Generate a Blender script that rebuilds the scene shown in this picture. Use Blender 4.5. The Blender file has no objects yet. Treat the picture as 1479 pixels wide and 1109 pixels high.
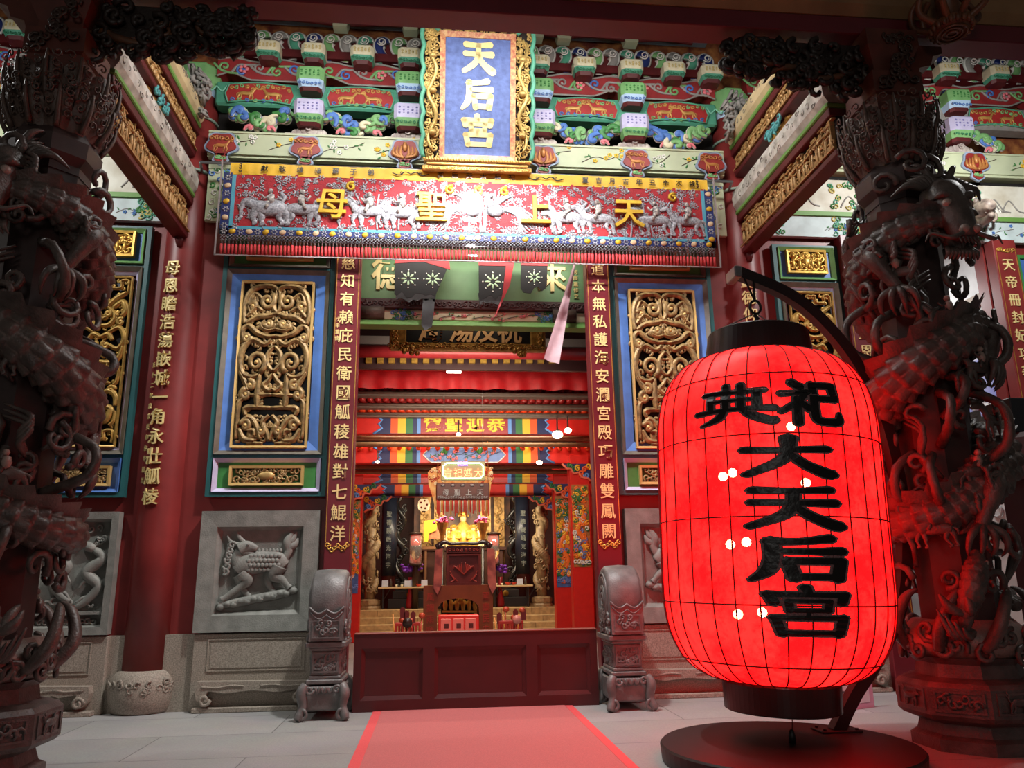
import bpy, math, random
from mathutils import Vector, Matrix
S = bpy.context.scene
COL = S.collection
PI = math.pi
sin, cos = math.sin, math.cos

# ---------------------------------------------------------------- camera
cam_d = bpy.data.cameras.new('camera'); cam_d.sensor_width = 36; cam_d.lens = 27.04
cam = bpy.data.objects.new('camera', cam_d); COL.objects.link(cam)
yaw, pit, rol = 0.10112962, 0.24420534, -0.0148339
fw = Vector((sin(yaw)*cos(pit), cos(yaw)*cos(pit), sin(pit)))
rt = Vector((cos(yaw), -sin(yaw), 0)); up = rt.cross(fw)
r2 = rt*cos(rol)+up*sin(rol); u2 = up*cos(rol)-rt*sin(rol)
M = Matrix((r2, u2, -fw)).transposed().to_4x4()
M.translation = Vector((-0.531, -9.931, 1.55))
cam.matrix_world = M; cam_d.clip_end = 100
S.camera = cam

# ---------------------------------------------------------------- world, exposure, main lights
w = bpy.data.worlds.new('night'); S.world = w; w.use_nodes = True
w.node_tree.nodes['Background'].inputs[0].default_value = (1.0, .92, .84, 1)
w.node_tree.nodes['Background'].inputs[1].default_value = 0.045
S.view_settings.view_transform = 'Standard'; S.view_settings.look = 'None'
S.view_settings.gamma = 1; S.view_settings.exposure = 0.0

def area(name, loc, aim, power, size, col=(1, 1, 1), size_y=None):
    d = bpy.data.lights.new(name, 'AREA'); d.energy = power; d.color = col
    d.shape = 'RECTANGLE' if size_y else 'DISK'; d.size = size
    if size_y: d.size_y = size_y
    o = bpy.data.objects.new(name, d); COL.objects.link(o); o.location = loc
    o.rotation_euler = (Vector(aim)-Vector(loc)).to_track_quat('-Z', 'Y').to_euler()
    return o
def point(name, loc, power, r=.08, col=(1, .85, .65)):
    d = bpy.data.lights.new(name, 'POINT'); d.energy = power; d.color = col; d.shadow_soft_size = r
    o = bpy.data.objects.new(name, d); COL.objects.link(o); o.location = loc
    return o
# facade lights behind the front beam: an added fill strip, then the floodlight
area('facade_fill_strip', (0.05, -1.85, 8.62), (0, .6, 4.8), 250, 6.2, (1, .985, .96), .4)  # unseen strip, shaped and placed to light the facade evenly
def spot(name, loc, aim, power, ang, blend, r, col):
    d = bpy.data.lights.new(name, 'SPOT'); d.energy = power; d.spot_size = math.radians(ang); d.spot_blend = blend; d.shadow_soft_size = r; d.color = col
    o = bpy.data.objects.new(name, d); COL.objects.link(o); o.location = loc
    o.rotation_euler = (Vector(aim)-Vector(loc)).to_track_quat('-Z', 'Y').to_euler()
    return o
spot('floodlight_spot', (0.05, -2.3, 7.97), (0, .6, 3.2), 1500, 92, .35, .13, (1, .985, .96))
area('plaza_fill', (-2, -17, 6), (0, -2, 3), 130, 3, (1, .96, .9))  # unseen fill added behind the camera to lift the front faces
area('floodlight_left_bay', (-6.6, -2.3, 7.6), (-6.2, .6, 4.6), 120, .4, (1, .99, .97))
area('floodlight_right_bay', (7.0, -2.3, 7.6), (6.8, .6, 5.4), 150, .4, (1, .99, .97))
# unseen fill lights without fixtures, added to brighten the doorway and the halls
area('door_head_fill', (0.05, .62, 6.3), (0, 1.3, 5.6), 30, 3, (1, .95, .85), .1)
area('court_fill', (0, 3.85, 5.35), (0, 6.3, 5.65), 45, 3, (1, .85, .68), .2)
area('inner_plaque_fill', (0, 2.5, 6.7), (0, 3.5, 5.6), 14, 1.5, (1, .88, .7), .15)
area('eave_fill', (.1, 7.0, 4.75), (.1, 8.3, 5.05), 26, 4, (1, .86, .68), .15)
area('hall_fill', (.2, 8.45, 5.4), (.2, 10.2, 3.8), 130, 5, (1, .84, .62), .2)
area('hall_fill', (.25, 11.75, 3.6), (.25, 12.9, 1.2), 130, 3.4, (1, .84, .60), .2)
area('altar_fill', (.35, 13.0, 3.35), (.35, 14.0, 2.3), 30, 1.2, (1, .82, .52), .2)
area('hall_floor_fill', (.1, 3.9, 5.2), (.1, 6, .6), 190, 2, (1, .86, .66), .3)
area('side_hall_light', (7.0, 3.0, 6.5), (8.4, 3, 4.0), 110, .8, (1, .99, .97))

# ---------------------------------------------------------------- materials
def lin(c):
    c = c/255
    return c/12.92 if c <= .04045 else ((c+.055)/1.055)**2.4
_m = {}
def mat(name, rgb, rough=.55, metal=0, var=.0, vs=8, bump=0, bs=40, emit=0, rgb2=None, spec=None):
    """Principled material; var mixes towards rgb2 (or a darker tone) by noise, bump adds noise relief."""
    if name in _m: return _m[name]
    m = bpy.data.materials.new(name); m.use_nodes = True
    nt = m.node_tree; b = nt.nodes['Principled BSDF']
    c = tuple(lin(x) for x in rgb)+(1,)
    b.inputs['Base Color'].default_value = c
    b.inputs['Roughness'].default_value = rough; b.inputs['Metallic'].default_value = metal
    if spec is not None: b.inputs['Specular IOR Level'].default_value = spec
    tc = nt.nodes.new('ShaderNodeTexCoord')
    if var:
        n = nt.nodes.new('ShaderNodeTexNoise'); n.inputs['Scale'].default_value = vs; n.inputs['Detail'].default_value = 6
        nt.links.new(tc.outputs['Object'], n.inputs['Vector'])
        cr = nt.nodes.new('ShaderNodeValToRGB'); cr.color_ramp.elements[0].position = .35; cr.color_ramp.elements[1].position = .65
        c2 = tuple(lin(x) for x in rgb2)+(1,) if rgb2 else tuple(x*(1-var) for x in c[:3])+(1,)
        cr.color_ramp.elements[0].color = c2; cr.color_ramp.elements[1].color = c
        nt.links.new(n.outputs['Fac'], cr.inputs['Fac']); nt.links.new(cr.outputs['Color'], b.inputs['Base Color'])
    if bump:
        n2 = nt.nodes.new('ShaderNodeTexNoise'); n2.inputs['Scale'].default_value = bs; n2.inputs['Detail'].default_value = 4
        nt.links.new(tc.outputs['Object'], n2.inputs['Vector'])
        bp = nt.nodes.new('ShaderNodeBump'); bp.inputs['Strength'].default_value = bump; bp.inputs['Distance'].default_value = .02
        nt.links.new(n2.outputs['Fac'], bp.inputs['Height']); nt.links.new(bp.outputs['Normal'], b.inputs['Normal'])
    if emit:
        b.inputs['Emission Color'].default_value = c; b.inputs['Emission Strength'].default_value = emit
    _m[name] = m
    return m

RED = mat('red_paint', (130, 44, 42), .42, var=.25, vs=2.5)
RED2 = mat('red_lacquer', (188, 34, 26), .35, var=.15, vs=3)
MAROON = mat('maroon_board', (104, 26, 36), .38, var=.15, vs=3)
BARR = mat('barrier_maroon', (72, 18, 20), .42, var=.2, vs=3)
DKRED = mat('dark_red_wood', (92, 26, 28), .5, var=.3, vs=5)
GOLD = mat('gold_leaf', (214, 170, 78), .38, metal=.55, var=.35, vs=14)
GOLDT = mat('gold_lettering', (232, 212, 146), .38, metal=.12)
OLDG = mat('aged_gilding', (160, 130, 80), .48, metal=.25, var=.5, vs=16, rgb2=(104, 82, 48))
BROWN = mat('dark_carved_wood', (64, 40, 28), .5, var=.5, vs=9, bump=.3)
BLACK = mat('black_gloss', (14, 12, 13), .3)
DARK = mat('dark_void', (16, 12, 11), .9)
TEAL = mat('teal_paint', (36, 92, 94), .45, var=.15, vs=5)
BLUE = mat('blue_paint', (78, 122, 196), .5, var=.2, vs=6)
DBLUE = mat('deep_blue', (34, 48, 110), .5, var=.2)
LAV = mat('lavender_paint', (190, 184, 214), .5, var=.15)
LGREEN = mat('light_green_paint', (124, 178, 112), .5, var=.2)
GREEN = mat('green_paint', (60, 130, 62), .5, var=.2)
MINT = mat('jade_paint', (84, 162, 132), .5, var=.2)
CREAM = mat('cream_paint', (222, 214, 180), .55, var=.2)
PALEG = mat('pale_green_paint', (190, 198, 164), .55, var=.15, vs=3)
WHITE = mat('white_paint', (226, 222, 214), .55, var=.15, vs=3)
PINK = mat('pink_paint', (222, 120, 128), .5)
YEL = mat('yellow_paint', (232, 184, 52), .5)
ORANGE = mat('orange_paint', (226, 104, 40), .5)
GREY = mat('grey_paint', (150, 146, 140), .6, var=.2)
STONE = mat('grey_carved_stone', (136, 137, 130), .6, var=.3, vs=7, bump=.25, bs=60)
STONE2 = mat('tan_granite', (168, 158, 144), .7, var=.5, vs=70, rgb2=(128, 118, 106), bump=.2, bs=90)
STONED = mat('dark_grey_stone', (112, 110, 108), .42, var=.35, vs=8, bump=.2, bs=50)
DRAGON = mat('dark_dragon_stone', (98, 85, 79), .4, var=.5, vs=7, bump=.35, bs=45)
def edge_wear(m, rgb, lo=.5, hi=.62):
    """paler, rubbed tone on the raised edges of carving."""
    nt = m.node_tree; b = nt.nodes['Principled BSDF']; src = b.inputs['Base Color'].links[0].from_socket
    g = nt.nodes.new('ShaderNodeNewGeometry'); r = nt.nodes.new('ShaderNodeValToRGB'); x = nt.nodes.new('ShaderNodeMix'); x.data_type = 'RGBA'
    r.color_ramp.elements[0].position = lo; r.color_ramp.elements[1].position = hi
    x.inputs[7].default_value = tuple(lin(c) for c in rgb)+(1,)
    nt.links.new(g.outputs['Pointiness'], r.inputs[0]); nt.links.new(r.outputs[0], x.inputs[0]); nt.links.new(src, x.inputs[6]); nt.links.new(x.outputs[2], b.inputs['Base Color'])
DRAGONB = mat('dark_base_stone', (96, 86, 82), .45, var=.45, vs=7, bump=.35, bs=45)
edge_wear(DRAGON, (158, 136, 126), .512, .585)
edge_wear(OLDG, (206, 172, 104), .51, .62)
DRAGON2 = mat('red_brown_shaft', (66, 50, 48), .5, var=.3, vs=5)
CHROME = mat('steel', (150, 150, 152), .3, metal=.9)

# ---------------------------------------------------------------- mesh building
def cr(pts, n=8, closed=False):
    """Catmull-Rom through points of any dimension."""
    P = [tuple(map(float, p)) for p in pts]; out = []
    N = len(P)
    for i in range(N if closed else N-1):
        if closed: a, b, c, d = P[i-1], P[i], P[(i+1) % N], P[(i+2) % N]
        else: a, b, c, d = P[max(i-1, 0)], P[i], P[i+1], P[min(i+2, N-1)]
        for k in range(n):
            t = k/n; t2 = t*t; t3 = t2*t
            out.append(tuple(.5*((2*q)+(r-p)*t+(2*p-5*q+4*r-s)*t2+(-p+3*q-3*r+s)*t3) for p, q, r, s in zip(a, b, c, d)))
    if not closed: out.append(P[-1])
    return out

class MB:
    def __init__(s): s.v = []; s.f = []; s.m = []; s.sm = []
    def add(s, vs, fs, mi=0, smooth=False):
        o = len(s.v); s.v += [tuple(p) for p in vs]
        s.f += [tuple(i+o for i in f) for f in fs]; s.m += [mi]*len(fs); s.sm += [smooth]*len(fs)
        return s
    def box(s, x0, x1, y0, y1, z0, z1, b=0, mi=0):
        if x0 > x1: x0, x1 = x1, x0
        if y0 > y1: y0, y1 = y1, y0
        if z0 > z1: z0, z1 = z1, z0
        if not b:
            v = [(x, y, z) for z in (z0, z1) for y in (y0, y1) for x in (x0, x1)]
            return s.add(v, [(0, 2, 3, 1), (4, 5, 7, 6), (0, 1, 5, 4), (2, 6, 7, 3), (0, 4, 6, 2), (1, 3, 7, 5)], mi)
        b = min(b, (x1-x0)/2.01, (y1-y0)/2.01, (z1-z0)/2.01)
        ring = lambda i, z: [(x0+b+i, y0+i, z), (x1-b-i, y0+i, z), (x1-i, y0+b+i, z), (x1-i, y1-b-i, z), (x1-b-i, y1-i, z), (x0+b+i, y1-i, z), (x0+i, y1-b-i, z), (x0+i, y0+b+i, z)]
        v = ring(b*.99, z0)+ring(0, z0+b)+ring(0, z1-b)+ring(b*.99, z1)
        f = [tuple(range(7, -1, -1)), tuple(range(24, 32))]
        for k in range(3):
            for i in range(8): j = (i+1) % 8; f.append((k*8+i, k*8+j, k*8+8+j, k*8+8+i))
        return s.add(v, f, mi)
    def prism(s, poly, y0, y1, mi=0):
        """polygon [(x,z)] extruded from y0 (front) to y1."""
        n = len(poly)
        v = [(x, y0, z) for x, z in poly]+[(x, y1, z) for x, z in poly]
        f = [tuple(range(n)), tuple(range(2*n-1, n-1, -1))]
        f += [((i+1) % n, i, n+i, n+(i+1) % n) for i in range(n)]
        return s.add(v, f, mi)
    def frame(s, x0, x1, z0, z1, t, y0, y1, mi=0, slope=0):
        """rectangular picture frame; slope pushes the inner front edge back."""
        o = [(x0, z0), (x1, z0), (x1, z1), (x0, z1)]; i = [(x0+t, z0+t), (x1-t, z0+t), (x1-t, z1-t), (x0+t, z1-t)]
        v = [(x, y0, z) for x, z in o]+[(x, y0+slope, z) for x, z in i]+[(x, y1, z) for x, z in o]+[(x, y1, z) for x, z in i]
        f = []
        for a in range(4):
            b = (a+1) % 4
            f += [(a, b, 4+b, 4+a), (4+a, 4+b, 12+b, 12+a), (b, a, 8+a, 8+b), (8+a, 12+a, 12+b, 8+b)]
        return s.add(v, f, mi)
    def tube(s, path, rad, n=8, mi=0, flat=1, smooth=True, closed=False, disp=None, tilt=None):
        P = [Vector(p[:3]) for p in path]; L = len(P)
        R = [rad]*L if not hasattr(rad, '__len__') else list(rad)
        if len(R) != L: R = [R[min(int(i*(len(R)-1)/max(L-1, 1)), len(R)-2)]*(1-(i*(len(R)-1)/max(L-1, 1)-min(int(i*(len(R)-1)/max(L-1, 1)), len(R)-2)))+R[min(int(i*(len(R)-1)/max(L-1, 1)), len(R)-2)+1]*(i*(len(R)-1)/max(L-1, 1)-min(int(i*(len(R)-1)/max(L-1, 1)), len(R)-2)) for i in range(L)]
        T = []
        for i in range(L):
            a = P[i-1] if (i > 0 or closed) else P[0]; b = P[(i+1) % L] if (i < L-1 or closed) else P[-1]
            t = b-a; T.append(t.normalized() if t.length > 1e-9 else Vector((0, 0, 1)))
        ref = Vector((0, 1, 0)) if abs(T[0].y) < .8 else Vector((1, 0, 0))
        nv = (ref-T[0]*ref.dot(T[0])).normalized(); vs = []
        for i in range(L):
            nv = nv-T[i]*nv.dot(T[i])
            nv = nv.normalized() if nv.length > 1e-6 else T[i].orthogonal().normalized()
            bn = T[i].cross(nv)
            for k in range(n):
                a = 2*PI*k/n
                r = R[i]*(1+(disp(i/(L-1), k/n) if disp else 0))
                d = nv*(cos(a)*r)+bn*(sin(a)*r); d.y *= flat
                vs.append(P[i]+d)
        f = []
        for i in range(L if closed else L-1):
            j = (i+1) % L
            for k in range(n): q = (k+1) % n; f.append((i*n+k, j*n+k, j*n+q, i*n+q))
        if not closed: f += [tuple(range(n)), tuple(range(L*n-1, (L-1)*n-1, -1))]
        return s.add(vs, f, mi, smooth)
    def lathe(s, prof, n=24, c=(0, 0), mi=0, smooth=True, a0=0, sx=1, sy=1):
        v = []; L = len(prof)
        for r, z in prof:
            for k in range(n): a = a0+2*PI*k/n; v.append((c[0]+r*cos(a)*sx, c[1]+r*sin(a)*sy, z))
        f = [(i*n+k, i*n+(k+1) % n, (i+1)*n+(k+1) % n, (i+1)*n+k) for i in range(L-1) for k in range(n)]
        f += [tuple(range(n-1, -1, -1)), tuple(range((L-1)*n, L*n))]
        return s.add(v, f, mi, smooth)
    def ell(s, c, r, n=10, mi=0, rot=0):
        v = [(0, 0, -1)]; h = max(n//2, 4)
        for i in range(1, h):
            p = -PI/2+PI*i/h
            for k in range(n): a = 2*PI*k/n; v.append((cos(p)*cos(a), cos(p)*sin(a), sin(p)))
        v.append((0, 0, 1)); f = [(0, 1+(k+1) % n, 1+k) for k in range(n)]
        for i in range(h-2):
            for k in range(n): q = (k+1) % n; f.append((1+i*n+k, 1+i*n+q, 1+(i+1)*n+q, 1+(i+1)*n+k))
        e = len(v)-1; b = 1+(h-2)*n; f += [(e, b+k, b+(k+1) % n) for k in range(n)]
        ca, sa = cos(rot), sin(rot)
        out = []
        for x, y, z in v:
            x, y, z = x*r[0], y*r[1], z*r[2]
            out.append((c[0]+x*ca-z*sa, c[1]+y, c[2]+x*sa+z*ca))
        return s.add(out, f, mi, True)
    def merge(s, o, fn=None, mi=None):
        """append another builder, optionally mapped by fn(x,y,z)."""
        k = len(s.v); s.v += [fn(*p) for p in o.v] if fn else o.v
        s.f += [tuple(i+k for i in f) for f in o.f]; s.m += o.m if mi is None else [mi]*len(o.m); s.sm += o.sm
        return s
    def map(s, fn): s.v = [fn(*p) for p in s.v]; return s
    def build(s, name, mats, parent=None, world=False, flip=False):
        me = bpy.data.meshes.new(name)
        me.from_pydata(s.v, [], [f[::-1] for f in s.f] if flip else s.f)
        if not isinstance(mats, (list, tuple)): mats = [mats]
        for m in mats: me.materials.append(m)
        if s.f:
            me.polygons.foreach_set('material_index', s.m); me.polygons.foreach_set('use_smooth', s.sm)
        me.update()
        o = bpy.data.objects.new(name, me); COL.objects.link(o)
        if parent:
            o.parent = parent
            if world: o.location = -Vector(parent.location)
        return o

def tag(o, label=None, cat=None, group=None, kind=None):
    if label: o['label'] = label
    if cat: o['category'] = cat
    if group: o['group'] = group
    if kind: o['kind'] = kind
    return o
def thing(name, label, cat, loc=(0, 0, 0), rz=0, group=None):
    o = bpy.data.objects.new(name, None); COL.objects.link(o); o.empty_display_size = .2
    o.location = loc; o.rotation_euler = (0, 0, rz)
    return tag(o, label, cat, group)
def struct(name, mb, m):
    return tag(mb.build(name, m), kind='structure')
def dup(root, loc, rz=None, label=None, group=None):
    def cp(o, par):
        c = o.copy(); COL.objects.link(c); c.parent = par
        for ch in list(kids.get(o.name, ())): cp(ch, c)
        return c
    kids = {}
    st = [root]
    while st:
        o = st.pop(); kids[o.name] = list(o.children); st += kids[o.name]
    r = cp(root, None); r.location = loc
    if rz is not None: r.rotation_euler = (0, 0, rz)
    return tag(r, label, None, group)

# ---------------------------------------------------------------- lettering
_g = {}
def glyph(c, off=.012, ext=.02):
    key = (c, off, ext)
    if key not in _g:
        cu = bpy.data.curves.new('t', 'FONT'); cu.body = c; cu.extrude = ext; cu.offset = off; cu.resolution_u = 2
        o = bpy.data.objects.new('t', cu); COL.objects.link(o)
        me = bpy.data.meshes.new_from_object(o.evaluated_get(bpy.context.evaluated_depsgraph_get()))
        vs = [tuple(v.co) for v in me.vertices]; fs = [tuple(p.vertices) for p in me.polygons]
        bpy.data.objects.remove(o); bpy.data.curves.remove(cu); bpy.data.meshes.remove(me)
        _g[key] = (vs, fs)
    return _g[key]
def put(mb, c, x, z, y, h, w=None, off=.02, depth=.01, mi=0, rot=0):
    """one character, h tall, centred at (x,z), facing -y."""
    vs, fs = glyph(c, off); w = w or h
    ca, sa = cos(rot), sin(rot); out = []
    for a, b, e in vs:
        a = (a-.5)*w; b = (b-.38)*h
        out.append((x+a*ca-b*sa, y-e*depth/.02, z+a*sa+b*ca))
    mb.add(out, fs, mi)

# brush lettering: strokes on a 100 x 100 grid, third value is the brush half-width
BRUSH = {
 '祀': [[(26, 94, 6), (38, 84, 7)], [(8, 69, 5), (28, 70, 4), (47, 72, 6)], [(45, 71, 5), (30, 48, 5), (6, 30, 3)], [(31, 58, 5), (31, 6, 6)], [(37, 48, 5), (49, 36, 6)],
        [(57, 88, 5), (92, 88, 6)], [(91, 88, 6), (91, 58, 6)], [(58, 58, 5), (90, 58, 5)], [(58, 90, 6), (57, 40, 6), (60, 14, 6), (76, 9, 6), (96, 11, 7), (98, 26, 3)]],
 '典': [[(16, 80, 6), (16, 38, 6)], [(84, 80, 6), (84, 38, 6)], [(6, 79, 6), (94, 80, 6)], [(18, 58, 4), (82, 58, 4)], [(39, 97, 6), (39, 38, 6)], [(61, 97, 6), (61, 38, 6)],
        [(-6, 33, 6), (30, 36, 5), (70, 36, 5), (106, 34, 7)], [(36, 34, 6), (26, 16, 7), (0, 3, 3)], [(62, 33, 4), (78, 18, 8), (104, 4, 8), (108, 12, 2)]],
 '大': [[(0, 70, 7), (40, 67, 5), (98, 70, 7)], [(52, 98, 9), (50, 62, 6), (38, 36, 7), (0, 6, 5)], [(51, 60, 4), (70, 30, 7), (100, 5, 10), (104, 14, 2)]],
 '天': [[(6, 92, 7), (50, 89, 5), (94, 92, 7)], [(4, 62, 6), (50, 60, 5), (99, 60, 8)], [(52, 89, 6), (49, 52, 6), (36, 28, 7), (0, 4, 5)], [(51, 56, 4), (70, 28, 7), (102, 4, 10), (106, 12, 2)]],
 '后': [[(14, 90, 7), (50, 90, 5), (86, 97, 8)], [(17, 92, 8), (17, 50, 8), (10, 22, 8), (-8, 2, 3)], [(24, 68, 4), (60, 67, 5), (100, 68, 8)], [(36, 45, 6), (98, 46, 7)], [(35, 46, 7), (42, 6, 7)], [(98, 46, 8), (93, 6, 8)], [(40, 10, 6), (94, 10, 6)]],
 '宮': [[(48, 106, 7), (52, 92, 5)], [(2, 90, 6), (50, 90, 5), (98, 90, 6)], [(5, 90, 7), (10, 72, 7)], [(96, 90, 7), (92, 72, 7)], [(26, 76, 4), (76, 76, 4)], [(27, 76, 5), (29, 54, 5)], [(76, 76, 5), (74, 54, 5)], [(27, 54, 4), (76, 54, 4)],
        [(51, 54, 3), (49, 38, 3)], [(8, 38, 5), (96, 38, 5)], [(11, 38, 6), (18, 2, 6)], [(94, 38, 7), (89, 2, 7)], [(18, 4, 5), (89, 4, 5)]],
}
def brush(c, grow=0, n=7, th=.5):
    """strokes as flat quads with round ends, in grid units: list of (verts2d, faces)."""
    out = []
    for st in BRUSH[c]:
        p = cr(st, n); L = len(p); vs = []; fs = []
        dirs = []
        for i in range(L):
            a = p[max(i-1, 0)]; b = p[min(i+1, L-1)]; d = math.hypot(b[0]-a[0], b[1]-a[1]) or 1
            dirs.append(((b[0]-a[0])/d, (b[1]-a[1])/d))
        rows = []
        for e in (0.0, .35, .75):   # rounded start
            q = math.sqrt(max(1-(1-e)**2, .0)); w = p[0][2]+grow
            rows.append((p[0][0]-dirs[0][0]*w*(1-e), p[0][1]-dirs[0][1]*w*(1-e), w*q, dirs[0]))
        for i in range(L): rows.append((p[i][0], p[i][1], p[i][2]+grow, dirs[i]))
        for e in (.75, .35, 0.0):
            q = math.sqrt(max(1-(1-e)**2, .0)); w = p[-1][2]+grow
            rows.append((p[-1][0]+dirs[-1][0]*w*(1-e), p[-1][1]+dirs[-1][1]*w*(1-e), w*q, dirs[-1]))
        for x, y, w, (dx, dy) in rows:
            for k in (-1, -.5, 0, .5, 1): vs.append((x-dy*w*k, y+dx*w*k))
        for i in range(len(rows)-1):
            for k in range(4): fs.append((i*5+k, (i+1)*5+k, (i+1)*5+k+1, i*5+k+1))
        out.append((vs, fs))
    return out

# ---------------------------------------------------------------- ornament
def spi(cx, cz, r0, r1, a0, turns, n=14):
    """spiral path in the xz plane."""
    N = max(int(n*abs(turns)), 5)
    return [(cx+(r0+(r1-r0)*i/N)*cos(a0+2*PI*turns*i/N), cz+(r0+(r1-r0)*i/N)*sin(a0+2*PI*turns*i/N)) for i in range(N+1)]
def rel(mb, path2, r, y=0, mi=0, flat=.7, n=6):
    """flattened relief tube along an xz path."""
    mb.tube([(p[0], y, p[1]) for p in path2], r, n, mi, flat)
def sprig(mb, x, z, y, w, h, rnd, leaf=0, flower=1, stem=2, k=7, fs=.02):
    """painted flowering branch in low relief."""
    p = cr([(x-w/2, z-h*.3), (x-w*.15, z+h*.1*rnd.uniform(-1, 1)), (x+w*.2, z+h*.2*rnd.uniform(-1, 1)), (x+w/2, z+h*.3)], 5)
    rel(mb, p, .006, y, stem, .4, 5)
    for i in range(k):
        q = p[rnd.randrange(1, len(p)-1)]
        a, b = q[0]+rnd.uniform(-.08, .08)*w, q[1]+rnd.uniform(-.32, .32)*h
        mb.ell((a, y, b), (fs*1.3, .004, fs*.5), 6, leaf, rnd.uniform(0, 3))
        if i % 2 == 0:
            for j in range(5): mb.ell((a+fs*.9*cos(j*1.257), y-.003, b+fs*.9*sin(j*1.257)), (fs*.62, .005, fs*.62), 6, flower)
def comma(mb, x, z, y, s, fill, line, sgn=1):
    """swirl-headed cloud: round curled head and a tail sweeping down."""
    path = [(x+sgn*s*.9, z-s*.95), (x+sgn*s*.35, z-s*.75), (x-sgn*s*.1, z-s*.25), (x-sgn*s*.12, z+s*.15), (x+sgn*.02, z+s*.28), (x+sgn*s*.13, z+s*.15)]
    p = cr(path, 5); L = len(p)
    R = [s*(.06+.24*min(i/L*1.6, 1)) for i in range(L)]
    rel(mb, p, [r*1.28 for r in R], y+.012, line, .35, 8); rel(mb, p, R, y, fill, .5, 8)
    rel(mb, spi(x, z+s*.12, s*.24, .02, 3.6, 1.5, 10), s*.035, y-s*.26, line, .6, 5)

def curl(mb, x, z, y, s, rot, fill, line, sgn=1, flat=.55):
    """fleshy curled leaf: broad root, tip rolled into a small spiral."""
    base = [(-.5, -.1), (-.2, .12), (.15, .2), (.42, .05), (.4, -.22), (.18, -.26), (.14, -.08)]
    ca, sa = cos(rot), sin(rot)
    p = cr([(x+sgn*(a*ca-b*sa)*s, z+(a*sa+b*ca)*s) for a, b in base], 5); L = len(p)
    R = [s*.19*(.35+1.0*sin(PI*min(i/L*1.15, 1)*.62+.25))*(1-.55*max(0, i/L-.55)/.45) for i in range(L)]
    rel(mb, p, [r*1.2 for r in R], y+.018, line, flat, 7); rel(mb, p, R, y, fill, flat, 8)

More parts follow.
